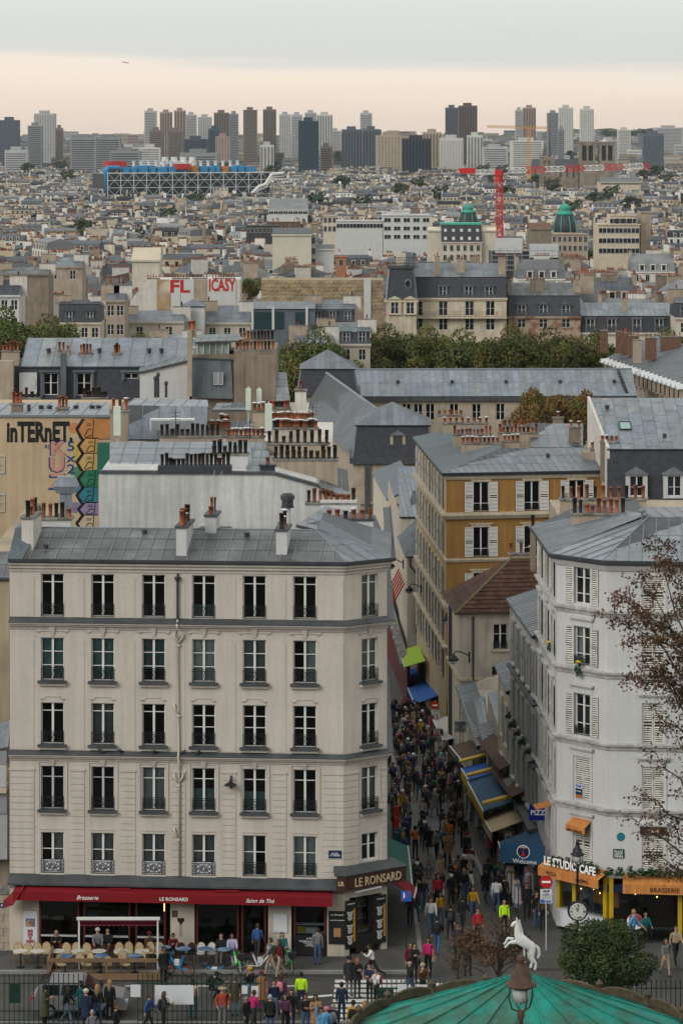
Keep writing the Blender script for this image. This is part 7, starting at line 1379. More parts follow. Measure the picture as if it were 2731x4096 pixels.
# low blocks and trees out to the horizon
f2_ = FM(); r5 = random.Random(5)
for i in range(1500):
 y = 4550 + 4800 * r5.random() ** 1.1; hw = .125 * y; x = r5.uniform(-hw, hw); w_ = r5.uniform(14, 50); h = r5.uniform(9, 20) + (r5.uniform(6, 18) if r5.random() < .12 else 0); c = r5.choice((PALE, WHT, TAN, GRY, GRY, PNK, BRN)); k = r5.uniform(.6, 1); c = tuple(v * k for v in c)
 f2_.box(x, x + w_, y, y + 14, zg(y) - 3, zg(y) + h, c)
 for q in range(int(h / 6.5)): f2_.add([(x + 1, y - .1, zg(y) + 4 + q * 6.4), (x + w_ - 1, y - .1, zg(y) + 4 + q * 6.4), (x + w_ - 1, y - .1, zg(y) + 6.2 + q * 6.4), (x + 1, y - .1, zg(y) + 6.2 + q * 6.4)], [(0, 1, 2, 3)], tuple(v * .4 for v in c))
f2_.build('distant_blocks', 'low pale apartment blocks scattered below the skyline towers', 'buildings', 'stuff')
# green hill ridge at the horizon
hb = MB(); n = 60; vs = []
for i in range(n + 1):
 x = -200 + i * 38; h = 10 + 34 * max(0, math.sin((i - 8) / 52 * math.pi)) + 5 * math.sin(i * 1.7) + 4 * math.sin(i * .6); vs += [(x, 9000, 5), (x, 9200, max(12, h)), (x, 9700, max(8, h * .7))]
hb.add(vs, [(3 * i + j, 3 * i + 3 + j, 3 * i + 4 + j, 3 * i + 1 + j) for i in range(n) for j in (0, 1)]); tag(hb.wbuild('hill', 'dark leaf', None, True), kind='structure')
FARC = [crown_mesh('crown', 420, 1, 1, 1, .16, 'dark leaf', 40 + i) for i in range(2)]; FTR = trunk_mesh(8, .4, 3, 1)
def far_tree(u, D, h, r, lab): x = XU(u, D); t = tree('park_tree', lab, (x, D, zg(D)), FARC[int(u) % 2], FTR, h - r, Matrix.Diagonal((r * 1.2, r * 1.2, r, 1)), 'far trees between the roofs'); return t
for i in range(60):
 D = r5.uniform(1100, 6000); u = r5.uniform(0, 2731); far_tree(u, D, 27 + D / 500, 5 + D / 900, 'dark green tree crown showing between far roofs')
for i in range(26): u = 2420 + i * 12.5; far_tree(u, 8800, 30 + 12 * r5.random(), 16, 'dark green tree on the wooded ridge at the horizon')
# ---- museum with coloured pipes
FP = Face((XU(432, 2900), 2900), (XU(1095, 2965), 2965)); z1, z0 = ZV(692, 2900), -42; LP = FP.L
MU = thing('museum', 'glass museum in white steel frame with blue and red rooftop ducts', 'museum', FP.pt(LP / 2, 20, z0)); MB().box(2, LP - 2, 6, 55, z0, z1 - 1).build('glass_hall', mat('museum glass', (.014, .024, .03), .3, .3, .05), MU, FP.M)
lv = [z1 - i * 7.2 for i in range(6)]; b = MB()
for i in range(14): x = LP * i / 13; b.bar((x, 0, z0), (x, 0, z1 + 1), .42)
for z in lv: b.bar((0, 0, z), (LP, 0, z), .36)
b.build('steel_frame', 'white frame', MU, FP.M); b = MB()
for i in range(26): x0_, x1_ = LP * i / 26, LP * (i + 1) / 26; [b.bar((x0_, -.3, lv[k + (i + k) % 2]), (x1_, -.3, lv[k + (i + k + 1) % 2]), .28) for k in (0, 1, 2, 3)]
b.build('cross_bracing', 'grey frame', MU, FP.M)
mat('duct blue', (.03, .22, .42), .5, .15, .2); mat('duct orange', (.40, .17, .04), .6, .1, .2); r6 = random.Random(4); x = 2.0
while x < LP * .86:
 w_ = r6.uniform(5, 11); h = r6.uniform(5, 7.5); c = 'duct blue' if r6.random() < .88 else 'duct orange'; MB().box(x, x + w_, 10, 24, z1, z1 + h).box(x + w_ * .2, x + w_ * .8, 8, 10, z1, z1 + h * .7).build('duct', c, MU, FP.M); x += w_ + r6.uniform(.5, 2)
MB().tube([(-1, 4, z0), (-1, 4, z1 + 2), (2, 6, z1 + 5), (14, 8, z1 + 5)], 2.2, 8).build('duct', 'duct blue', MU, FP.M); MB().box(LP * .42, LP * .5, 4, 14, z1 + 3, z1 + 8.5).box(LP * .05, LP * .16, 26, 40, z1 + 5, z1 + 11).build('duct_box', 'sign red', MU, FP.M)
for i in range(4): MB().lathe([(4.5, 0), (4.8, 2), (3.2, 6), (3.4, 9)], FP.pt(LP * (.40 + i * .055), 30, z1 + 6), 10).wbuild('cooling_tower', 'white frame', MU)
for i in range(15): MB().lathe([(1.4, 0), (1.4, 4), (2.2, 6)], FP.pt(LP * (.2 + i * .045), 24, z1 + 5.5), 8).wbuild('air_funnel', 'white frame', MU)
es = [(LP * .76, z1 - 28), (LP * .85, z1 - 22), (LP * .90, z1 - 14), (LP * .94, z1 - 12), (LP * .98, z1 - 2), (LP * 1.05, z1 - 1)]; MB().tube([(x, -4, z) for x, z in es], 1.7, 8).tube([(x, -6, z - 3) for x, z in es], .5, 5).build('escalator_tube', 'white frame', MU, FP.M)
# ---- cathedral, gothic tower and spire
mat('gothic stone', (.22, .18, .135), .9, .25, .15, fine=.15)
ND = thing('cathedral', 'gothic cathedral with twin square towers and tall dark belfry openings', 'cathedral', Vector((XU(2388, 3750), 3760, -42))); FN_ = Face((XU(2318, 3750), 3750), (XU(2457, 3752), 3752)); zt = ZV(566, 3750)
for s in (0, 1):
 a = FN_.L * (0 if s == 0 else .56); w_ = FN_.L * .44; b = wall_mb(a, a + w_, -45, zt, [(a + w_ * (.14 + .42 * i), a + w_ * (.44 + .42 * i), zt - 24, zt - 5) for i in (0, 1)], 2.5); b.box(a, a + w_, 2.6, 16, -45, zt); b.box(a - .6, a + w_ + .6, -.6, 16, zt - 2.4, zt - 1.2); b.box(a - .6, a + w_ + .6, -.6, 16, zt - 28, zt - 26.6); b.build('bell_tower', 'gothic stone', ND, FN_.M)
 for i in (0, 1): MB().box(a + w_ * (.14 + .42 * i), a + w_ * (.44 + .42 * i), 2.45, 2.58, zt - 24, zt - 5).build('belfry_opening', 'black letter', ND, FN_.M)
MB().box(FN_.L * .44 + .01, FN_.L * .56 - .01, 1, 15, -45, zt - 27).box(-60, -1, 8, 22, -45, zt - 32).build('nave', 'gothic stone', ND, FN_.M); MB().frustum([(-60, 7, zt - 32), (-1, 7, zt - 32), (-1, 23, zt - 32), (-60, 23, zt - 32)], [(-58, 15, zt - 22), (-1, 15, zt - 22), (-1, 15.2, zt - 22), (-58, 15.2, zt - 22)]).build('roof', 'lead', ND, FN_.M); MB().lathe([(4, 0), (.2, 4)], FN_.pt(FN_.L * .72, 6, zt), 10).wbuild('white_tent', 'white plaster', ND)
for i in range(7): MB().box(-56 + i * 8, -54.5 + i * 8, 7.4, 8, zt - 45, zt - 34).build('nave_window', 'black letter', ND, FN_.M)
SP = thing('cathedral_spire', 'slender dark needle spire rising behind the gothic tower', 'spire', Vector((XU(2197, 3790), 3790, -42))); MB().lathe([(3.5, 0), (3, 30), (2.2, 42), (2.0, 50), (1.2, 60), (.15, 96)], (XU(2197, 3790), 3790, ZV(473, 3790) - 96), 8).wbuild('spire', 'lead', SP); MB().box(XU(2185, 3790), XU(2210, 3790), 3787, 3795, -42, -10).wbuild('crossing', 'gothic stone', SP)
GT = thing('gothic_tower', 'lone weathered gothic bell tower with corner pinnacles and a statue on top', 'tower', Vector((XU(2186, 3200), 3206, -42))); fg_ = Face((XU(2160, 3200), 3200), (XU(2214, 3200), 3200)); L_ = fg_.L; zt = ZV(628, 3200)
b = wall_mb(0, L_, -44, zt, [(L_ * .22, L_ * .42, zt - 16, zt - 4), (L_ * .58, L_ * .78, zt - 16, zt - 4), (L_ * .25, L_ * .42, zt - 32, zt - 21), (L_ * .58, L_ * .75, zt - 32, zt - 21)], 1.5); b.box(0, L_, 1.6, 13, -44, zt); b.build('shaft', 'gothic stone', GT, fg_.M)
for x in (0, L_ * .5, L_): MB().frustum([(x - 1.2, -1, -44), (x + 1.2, -1, -44), (x + 1.2, .5, -44), (x - 1.2, .5, -44)], [(x - .7, -.6, zt), (x + .7, -.6, zt), (x + .7, .4, zt), (x - .7, .4, zt)]).lathe([(1.0, 0), (.8, 2), (.1, 6 if x != L_ * .5 else 3)], (x, 0, zt), 6).build('buttress', 'gothic stone', GT, fg_.M)
MB().lathe([(.9, 0), (1, 2), (.6, 4), (.7, 6), (.3, 9)], fg_.pt(L_ * .2, 6, zt), 8).wbuild('statue', 'gothic stone', GT)
# ---- cranes
def lattice(b, p, q, w_, n, r, m=0):
 p, q = Vector(p), Vector(q); d = (q - p); up = Vector((0, 0, 1)) if abs(d.normalized().z) < .7 else Vector((0, 1, 0)); s = d.cross(up).normalized() * w_ / 2; up = s.cross(d).normalized() * w_ / 2; c = [s + up, s - up, -s - up, -s + up]
 mm = (lambda i: m) if isinstance(m, int) else m
 for i in range(n):
  a, e_ = p + d * i / n, p + d * (i + 1) / n
  for k in range(4): b.bar(a + c[k], e_ + c[k], r, mm(i)); b.bar(a + c[k], e_ + c[(k + 1) % 4], r * .7, mm(i)); b.bar(e_ + c[k], e_ + c[(k + 1) % 4], r * .7, mm(i))
CR = thing('tower_crane', 'red tower crane with red and white jib over the domed roofs', 'crane', P(1998, 1075, 900)); b = MB(); lattice(b, P(1998, 1085, 900), P(1996, 700, 900), 1.7, 18, .2); b.wbuild('mast', 'crane red', CR)
b = MB(); lattice(b, P(2025, 682, 900), P(2595, 664, 890), 1.5, 22, .14, lambda i: (i // 3) % 2); b.wbuild('jib', ['white frame', 'crane red'], CR); b = MB(); lattice(b, P(1985, 688, 900), P(1895, 688, 902), 1.2, 4, .16); b.wbuild('counter_jib', 'white frame', CR); p_ = P(1868, 682, 902); MB().box(-2.4, 2.4, -1, 1, -.9, .7).build('counterweight', 'crane red', CR, T(p_)); MB().box(-1.0, 1.1, -.8, .8, -.9, .9).lathe([(.95, -3), (.8, -1)], n=8).build('slewing_head', 'crane red', CR, T(P(1992, 690, 899)))
YC = thing('tower_crane', 'far orange-yellow tower crane beyond the cathedral roofs', 'crane', P(2114, 660, 3000)); b = MB(); lattice(b, P(2114, 720, 3000), P(2114, 512, 3000), 2.6, 14, .35); b.wbuild('mast', 'crane yellow', YC); b = MB(); lattice(b, P(1945, 506, 3000), P(2190, 512, 3000), 2.2, 18, .3); b.wbuild('jib', 'crane yellow', YC)
# ---- larger mid-distance buildings
def winrow(t, fc, n, z, me, x0=0, x1=None):
 x1 = x1 or fc.L
 for i in range(n): inst('window', me, t, fc.at(x0 + (x1 - x0) * (i + .5) / n, 0, z))
LWm = _mc['lw']; wide = MB().box(-1.3, 1.3, -.12, .05, 0, 1.7).box(-1.2, -.05, -.15, -.1, .1, 1.6, 1).box(.05, 1.2, -.15, -.1, .1, 1.6, 1).mesh('window', ['white frame', 'dark glass'])
def big(lab, u0, u1, D, vt, dep, wallm, rows, n, me=None, roof=None, rise=1.5, name='city_building', cat='building', vs=3.2):
 fc = FX(u0, u1, D); zt = ZV(vt, D); t = thing(name, lab, cat, fc.pt(fc.L / 2, dep / 2, zg(D))); MB().box(0, fc.L, 0, dep, zg(D) - 2, zt).build('wall', wallm, t, fc.M); MB().box(-.3, fc.L + .3, -.4, .1, zt - .1, zt + .35).build('parapet', wallm, t, fc.M)
 if roof: MB().frustum([(-.2, -.3, zt + .36), (fc.L + .2, -.3, zt + .36), (fc.L + .2, dep, zt + .36), (-.2, dep, zt + .36)], [(0, dep * .4, zt + rise), (fc.L, dep * .4, zt + rise), (fc.L, dep * .6, zt + rise), (0, dep * .6, zt + rise)]).build('roof', roof, t, fc.M)
 for r in range(rows): winrow(t, fc, n, zt - 2.6 - r * vs, me or LWm)
 return t, fc
mat('cream block', (.52, .48, .39), .9, .08, .2, streak=.1)
big('big blank cream wall block with grey roof standing above the rooftops', 1090, 1245, 900, 942, 14, 'cream block', 0, 0, roof='city roof 4', rise=2); big('cream side block with windows beside the big blank wall', 1246, 1262, 903, 940, 14, 'cream wall', 3, 1); big('white gabled house beside the big blank cream wall', 1262, 1335, 905, 1000, 12, 'white plaster', 0, 0, roof='city roof 0')
big('orange-brown house past the white gable', 1342, 1385, 905, 1028, 10, mat('brick orange', (.36, .16, .09), .9, .1, .5), 1, 1); big('long low white office with a strip of windows', 1292, 1532, 1150, 885, 20, 'white plaster', 1, 9, wide); big('white stepped office block with three rows of windows', 1530, 1722, 1150, 862, 25, 'white plaster', 3, 5, wide); big('small white roof storey on the stepped office', 1565, 1640, 1165, 843, 10, 'white plaster', 0, 0)
gm, gf = big('cream building with tall slate mansard and green copper ridge', 1765, 1925, 1000, 972, 16, 'cream wall', 2, 6); zt = ZV(972, 1000); MB().frustum([(0, 0, zt + .4), (gf.L, 0, zt + .4), (gf.L, 16, zt + .4), (0, 16, zt + .4)], [(0, 1.6, zt + 6), (gf.L, 1.6, zt + 6), (gf.L, 14, zt + 6), (0, 14, zt + 6)]).build('mansard', 'slate', gm, gf.M); MB().box(-.2, gf.L + .2, 1.4, 14.4, zt + 6, zt + 6.5).build('ridge', 'copper green', gm, gf.M)
_dm = MB().box(-.7, .7, 0, 1.6, 0, 1.6).box(-.45, .45, -.04, 0, .2, 1.3, 1).mesh('dormer', ['slate', 'white frame'])
for i in range(10): inst('dormer', _dm, gm, gf.at(gf.L * (i % 5 + .5) / 5, .2 + i // 5 * .8, zt + .8 + i // 5 * 2.6))
for u0, u1 in ((1712, 1764), (1926, 1990)): big('cream curved gable wall at the end of the copper-ridged mansard, %s one' % ('narrow' if u0 < 1800 else 'wide'), u0, u1, 1002, 925, 14, 'cream wall', 0, 0, roof='city wall 0', rise=1.2)
def dome(lab, u, D, vt, w_px, vbase):
 x = XU(u, D); w_ = w_px * D / F / 2; t = thing('copper_dome', lab, 'dome', Vector((x, D + w_, zg(D)))); zt = ZV(vt, D); MB().lathe([(w_ * 1.15, zg(D)), (w_ * 1.15, ZV(vbase, D) - 2), (w_ * 1.3, ZV(vbase, D) - 2), (w_ * 1.3, ZV(vbase, D))], (x, D + w_, 0), 12).wbuild('drum', 'stone', t); h = zt - ZV(vbase, D)
 MB().lathe([(w_ * 1.15, 0), (w_ * 1.05, h * .3), (w_ * .8, h * .6), (w_ * .55, h * .72), (w_ * .55, h * .75)], (x, D + w_, ZV(vbase, D)), 12).wbuild('dome', 'slate', t, True); MB().lathe([(w_ * .9, h * .62), (w_ * .62, h * .7), (w_ * .5, h * .78), (w_ * .62, h * .82), (w_ * .4, h * .95), (w_ * .1, h)], (x, D + w_, ZV(vbase, D)), 12).wbuild('lantern', 'copper green', t, True)
 for k in range(4): a = math.pi + math.pi * (k + .5) / 4; MB().tube([(x + math.cos(a) * w_ * r, D + w_ + math.sin(a) * w_ * r, ZV(vbase, D) + h * q) for r, q in ((1.17, 0), (1.08, .3), (.84, .6))], w_ * .05, 4).wbuild('rib', 'copper green', t)
dome('green copper capped dome near the red crane mast', 1873, 1250, 818, 75, 905); dome('larger green copper dome with ribs beside the brown gable', 2260, 1080, 815, 85, 930); big('stone building front below the larger copper dome', 2205, 2350, 1072, 938, 20, 'stone', 2, 7); big('brown gable wall beside the larger copper dome', 2118, 2205, 1000, 918, 16, 'brown plaster', 0, 0, roof='old brick', rise=2); big('tall tan stone block with pillared bays on top', 2392, 2555, 950, 900, 20, 'cream stone', 3, 5, wide); big('upper storey of the tan pillared block', 2440, 2540, 955, 862, 14, 'cream stone', 1, 4, wide); big('tan tower-like stack beside the pillared block', 2560, 2600, 960, 850, 12, 'tan plaster', 0, 0)
t, fc = big('dark scaffolded site wrapped in white sheeting', 1965, 2235, 880, 1010, 18, 'slate', 0, 0, name='wrapped_site'); MB().box(1, 9, -.6, -.1, ZV(1012, 880), ZV(952, 880)).build('white_sheet', 'white plaster', t, fc.M); MB().box(11, 19.5, -.8, -.2, ZV(1030, 880), ZV(975, 880)).build('mesh_sheet', 'cowl', t, fc.M); b = MB()
for i in range(10): b.bar((i * fc.L / 9, -.9, ZV(1085, 880)), (i * fc.L / 9, -.9, ZV(985, 880)), .08)
for i in range(5): b.bar((0, -.9, ZV(1080 - i * 20, 880)), (fc.L, -.9, ZV(1080 - i * 20, 880)), .08)
b.build('scaffold', 'grey frame', t, fc.M); big('cream arched building with flat roof below the gothic tower', 2400, 2560, 2900, 728, 40, 'cream stone', 1, 14, wide, roof='city roof 0', rise=4); big('white tower-like house with columns beside the brown roofs', 1292, 1345, 1100, 862, 9, 'cream wall', 2, 3, name='columned_tower'); big('pale rounded gable house above the painted party walls', 530, 640, 700, 1045, 9, 'cream wall', 0, 0, roof='city wall 0', rise=3); big('dark slate hall with white dormers among the cream houses', 985, 1115, 1250, 905, 14, 'slate', 1, 8); big('white twin-gabled hall with window strip', 1075, 1230, 1700, 838, 30, 'white plaster', 1, 8, wide, roof='city roof 2', rise=6); big('brick red roofed house below the white hall', 1068, 1200, 1400, 890, 14, 'old brick', 1, 5)
# airliner far away over the cloud edge
AP = thing('airliner', 'tiny airliner flying just below the cloud edge', 'aircraft', P(500, 250, 14000)); MA = T(P(500, 250, 14000)) @ Matrix.Scale(1.5, 4) @ Matrix.Rotation(R(12), 4, 'Y'); s = 1.0
MB().tube([(-11, 0, 0), (-9.5, 0, .1), (8, 0, 0), (11, 0, .6)], [.3, 1.1, 1.1, .3], 8).build('fuselage', 'lead', AP, MA, True); MB().slab([(-2, 0, .2), (3, -14, 1.2), (4.5, -14, 1.2), (2, 0, .2)], .3).slab([(-2, 0, .2), (2, 0, .2), (4.5, 12, 1.2), (3, 12, 1.2)], .3).build('wing', 'lead', AP, MA); MB().slab([(8, 0, .5), (11, 0, .5), (12, .1, 4), (10.8, .1, 4)], .25).slab([(8.5, 0, .6), (10.8, -4, .8), (11.8, -4, .8), (10.8, 0, .6)], .2).build('tail', 'lead', AP, MA)
# ---- trees
CRN = [crown_mesh('crown', 10000, 1, 1, 1, .043, 'leaf', 60 + i, lumps=22) for i in range(4)]; CRA = [crown_mesh('crown', 5200, 1, 1, 1, .05, 'autumn leaf', 80 + i, lumps=20) for i in range(2)]; TRK = [trunk_mesh(22, .38, 6, i) for i in range(2)]
tn = 0
def big_tree(u, D, vt, r, lab, grp, cr=CRN, k=1.0):
 global tn; tn += 1; x = XU(u, D); zt = ZV(vt, D); tree('plane_tree', lab, (x, D, zg(D)), cr[tn % len(cr)], TRK[tn % 2], zt - r * k - zg(D), RZ(tn * 1.3) @ Matrix.Diagonal((r, r, r * k, 1)), grp)
for i, (u, vt) in enumerate(((1470, 1318), (1560, 1292), (1650, 1305), (1735, 1300), (1820, 1288), (1905, 1310), (1985, 1312), (2065, 1295), (2150, 1285), (2235, 1310), (2315, 1305), (2385, 1325))): big_tree(u, 488 + (i % 3) * 6, vt, 5.6, 'leafy olive-green plane tree in the avenue row behind the long zinc roof', 'avenue plane trees', k=1.15)
for i, (u, vt) in enumerate(((1165, 1345), (1245, 1305), (1320, 1330))): big_tree(u, 440 + 8 * i, vt, 5.2, 'olive-green tree beside the pyramid roofed pavilion', 'trees beside the pavilion', k=1.3)
for i, (u, vt) in enumerate(((0, 1225), (75, 1250), (140, 1258), (205, 1262), (265, 1290), (330, 1310))): big_tree(u, 478 + (i % 2) * 8, vt, 5.2, 'dense green square tree behind the slate-clad attic', 'trees of the square', k=1.2)
for i, (u, vt) in enumerate(((540, 1330), (610, 1325), (690, 1365))): big_tree(u, 430, vt, 3.3, 'small rounded green tree beneath the cream chimney houses', 'small trees under the chimneys')
for i, (u, vt) in enumerate(((2110, 1580), (2160, 1525), (2235, 1545), (2310, 1535), (2370, 1545))): big_tree(u, 330 + 3 * i, vt, 2.7, 'russet and olive courtyard tree in front of the long school roof', 'courtyard trees', CRA, 1.5)
big_tree(2705, 505, 1310, 4, 'green tree at the end of the slate attic block', None); big_tree(1010, 640, 1098, 3, 'small dark tree between party walls', None)
# ---- street awnings and stalls
def fpt(u, v):
 D = (10.2 + .026 * 143) / ((u - U0) / F + .026); return P(u, v, D)
OUT = Vector((-1, -.03, 0))
def saw(lab, un, vn, uf, vf, outw, drop, m_, val, valm=None, tube='white frame'): a, b_ = fpt(uf, vf), fpt(un, vn); z = (a.z + b_.z) / 2; return awning('shop_awning', lab, 'awning', a, b_, OUT * outw, drop, m_, val, valm, tube)
saw('bright blue stall awning at the foot of the ochre building', 1753, 2781, 1692, 2659, 1.9, .7, 'blue cloth', .35); awning('shop_awning', 'lime green awning at the far red shopfront', 'awning', Vector((6.6, 258, -6.3)), Vector((6.9, 247, -5.7)), OUT * 1.7, .5, 'lime cloth', .3); awning('shop_awning', 'small blue awning on the ochre corner front', 'awning', FH.pt(.1, 0, ZV(2790, 232)), FH.pt(1.3, 0, ZV(2790, 232)), Vector((0, -1.1, 0)), .5, 'blue cloth', .5)
saw('pale grey awning with blue valance beside the tissue shop sign', 1845, 2945, 1800, 2862, 1.3, .3, 'grey cloth', .5, 'slate blue cloth'); saw('brown canvas awning between lean-to roof and crowd', 1967, 3003, 1915, 2950, 1.9, .55, 'brown cloth', .25); saw('grey and royal blue awning with yellow trim', 2000, 3085, 1968, 3040, 1.9, .5, 'blue cloth', .6, 'yellow paint'); saw('long petrol-blue awning with yellow valance', 2078, 3200, 2005, 3085, 2.0, .6, 'slate blue cloth', .6, 'yellow paint')
saw('beige canvas awning between yellow trim and blue shop', 2108, 3275, 2066, 3215, 1.9, .7, 'beige cloth', .5);
for u, v in ((1968, 3030), (2005, 3085), (2078, 3195)):
 a = fpt(u, v); tag(MB().slab([a + Vector((.1, -.25, .25)), a + Vector((-2.0, -.3, -.3)), a + Vector((-2.0, .3, -.3)), a + Vector((.1, .35, .25))], .12).wbuild('awning_trim', 'yellow paint', None, origin=a), 'bright yellow board capping the joint between two awnings, %s' % ('beside brown canvas' if u < 1980 else 'beside royal blue canvas' if u < 2050 else 'beside beige canvas'), 'trim board')
for u0, u1, v0, v1, m_ in ((1960, 2060, 2960, 3090, 'brown cloth'), (2020, 2110, 3090, 3200, 'brown cloth')):
 a, b_ = fpt(u0, v0), fpt(u1, v1); tag(MB().slab([a + Vector((.1, 0, .6)), a + Vector((-.9, 0, .15)), b_ + Vector((-.9, 0, .15)), b_ + Vector((.1, 0, .6))], .05).wbuild('shop_canopy', m_, None, origin=a), 'rust-brown solid canopy above the %s awning' % ('royal blue' if u0 < 2000 else 'petrol-blue'), 'canopy')
PS = awning('shop_awning', 'navy blue souvenir shop awning reading Welcome with a round tower badge', 'awning', fpt(2165, 3380) + Vector((0, 3.2, .15)), fpt(2165, 3380) + Vector((.05, -1.2, .15)), OUT * 2.0, .75, 'slate blue cloth', .3)
fp_ = Face((7.75, 146.9), (9.9, 146.2)); MB().box(0, fp_.L, 0, .05, 2.15, 3.1).build('front_panel', 'slate blue cloth', PS, fp_.M); lettering('welcome', 1.2, 'white letter', PS, fp_.at(fp_.L * .55, 0, 2.28)); MB().lathe([(.33, -.01), (.33, .01), (.001, .015)], (fp_.L * .52, -.01, 2.75), 20, ax='y').build('badge', 'white letter', PS, fp_.M); MB().lathe([(.29, -.01), (.29, .02), (.001, .025)], (fp_.L * .52, -.01, 2.75), 20, ax='y').build('badge', 'enamel blue', PS, fp_.M); MB().poly([(-.14, 0, -.18), (.14, 0, -.18), (.03, 0, 0), (.015, 0, .22), (-.015, 0, .22), (-.03, 0, 0)]).build('badge_tower', 'sign red', PS, fp_.at(fp_.L * .52, -.05, 2.73)); lettering('paris', .3, 'white letter', PS, fp_.at(fp_.L * .52, -.04, 2.98))
# goods: racks of hanging clothes and souvenirs
GM = [mat('goods%d' % i, c, .9, .25, 9, fine=.3) for i, c in enumerate(((.42, .38, .32), (.30, .26, .22), (.5, .48, .47), (.12, .09, .1), (.30, .05, .06), (.10, .14, .2), (.36, .3, .36), (.06, .06, .06)))]
garm = MB().frustum([(-.04, -.2, -.95), (.04, -.22, -.95), (.04, .22, -.95), (-.04, .2, -.95)], [(-.03, -.17, -.12), (.03, -.17, -.12), (.03, .17, -.12), (-.03, .17, -.12)]).tube([(0, -.17, -.12), (0, 0, -.02), (0, .17, -.12)], .012, 4).mesh('garment', GM[0])
for i, u in enumerate((1800, 1850, 1895, 1935, 1960, 1985, 2010, 2035, 2060, 2085, 2110, 2135, 2155, 2176, 2196, 2208)):
 D = (10.2 + .026 * 143) / ((u - U0) / F + .026); x = faceX(D) - (1.0 + .7 * (i % 2)); z = zg(D) + .12; t = thing('clothes_rack', 'rail of hanging garments, stall %d down the street counted from the souvenir shop' % (16 - i), 'clothes rack', Vector((x, D, z)), 'stall racks along the shops'); hgt = (2.1, 1.75)[i % 2]
 MB().bar((x, D - .9, z), (x, D - .9, z + hgt), .025).bar((x, D + .9, z), (x, D + .9, z + hgt), .025).bar((x, D - .9, z + hgt), (x, D + .9, z + hgt), .02).wbuild('rail', 'iron', t)
 for k in range(9): g_ = inst('garment', garm, t, T(x, D - .8 + k * .2, z + hgt) @ RZ(rng.uniform(-.6, .6) + 1.3) @ Matrix.Scale(rng.uniform(.8, 1.2), 4)); setm(g_, 0, GM[(i * 3 + k // 3 + rng.randrange(2)) % 8])
for i, (X, D, m_) in enumerate(((6.9, 186, 5), (6.6, 196, 6), (6.7, 205, 1), (7.6, 176, 0), (6.9, 214, 3), (6.8, 224, 4))):
 z = zg(D); t = thing('souvenir_stand', '%s souvenir stand on the cobbles, number %d down the street' % (('plaid scarf', 'checked bag', 'striped cloth', 'pale bag', 'dark scarf', 'red bag')[i], i + 1), 'stand', Vector((X, D, z)), 'street souvenir stands')
 MB().bar((X, D, z), (X, D, z + 1.9), .03).lathe([(.3, 0), (.3, .03)], (X, D, z), 10).wbuild('post', 'iron', t)
 for k in range(10): a = k * .63; g_ = inst('garment', garm, t, T(X + .28 * math.cos(a), D + .28 * math.sin(a), z + 1.85) @ RZ(a)); setm(g_, 0, GM[(m_ + k) % 8 if k % 2 else m_])
# wall lamps along the street
def wlamp(lab, u, v, D, s, dirx):
 p = P(u, v, D); t = thing('street_lamp', lab, 'lamp', T(p), 'bracket lamps along the street'); M = T(p) @ Matrix.Scale(s, 4); MB().lathe([(.05, .42), (.14, .34), (.36, .12), (.42, -.02), (.38, -.04)], n=12).build('lamp_shade', 'iron', t, M, True); MB().lathe([(.34, -.05), (.28, -.2), (.1, -.3)], n=12).build('lamp_bowl', 'lamp glass', t, M, True); MB().tube([(0, 0, .4), (dirx * .15, 0, .62), (dirx * .6, 0, .58), (dirx * 1.15, 0, .3)], .045, 6).box(dirx * 1.15 - .06, dirx * 1.15 + .06, -.08, .08, -.2, .6).build('bracket', 'iron', t, M)
for a in (('black bracket lamp on the pale far house', 1562, 2265, 262, .95, 1), ('black bracket lamp before the red fins', 1636, 2362, 243, .85, 1), ('black pendant lamp on the ochre front', 1783, 2482, 231, .85, 0), ('black bracket lamp by the tiled house corner', 1812, 2640, 206, .95, 1), ('black bracket lamp with glass bowl on the shuttered house', 2093, 2980, 161, .85, 1)): wlamp(*a)
# hanging signs
def plate(name, lab, cat, u0, u1, v0, v1, D, m_, txt, tm, k=.8, hk=None, yaw=0):
 p = P((u0 + u1) / 2, (v0 + v1) / 2, D); w_, h = (u1 - u0) * D / F, (v1 - v0) * D / F; M = T(p) @ RZ(yaw); t = thing(name, lab, cat, M); MB().box(-w_ / 2, w_ / 2, 0, .08, -h / 2, h / 2).build('panel', m_, t, M)
 if txt: lettering(txt, w_ * k, tm, t, M, hk and h * hk)
 MB().bar((w_ / 2, .04, h * .2), (w_ / 2 + .6, .04, h * .2), .03).build('bracket', 'iron', t, M); return t
plate('hanging_sign', 'royal blue hanging sign reading PIZZA', 'sign', 2115, 2203, 3218, 3282, 149, mat('royal blue', (.008, .016, .22), .4, .05, 1), 'pizza_b', 'white letter', .85); plate('hanging_sign', 'grey hanging sign reading GALERIES DES TISSUS', 'sign', 1816, 1863, 2882, 2930, 196, 'grey shutter', 'galeries', 'enamel blue', .85, .8); plate('hanging_sign', 'red upright sign with yellow script beside the beige corner building', 'sign', 1574, 1596, 3225, 3312, 160, 'sign red', 'poulet', 'yellow paint', .9)
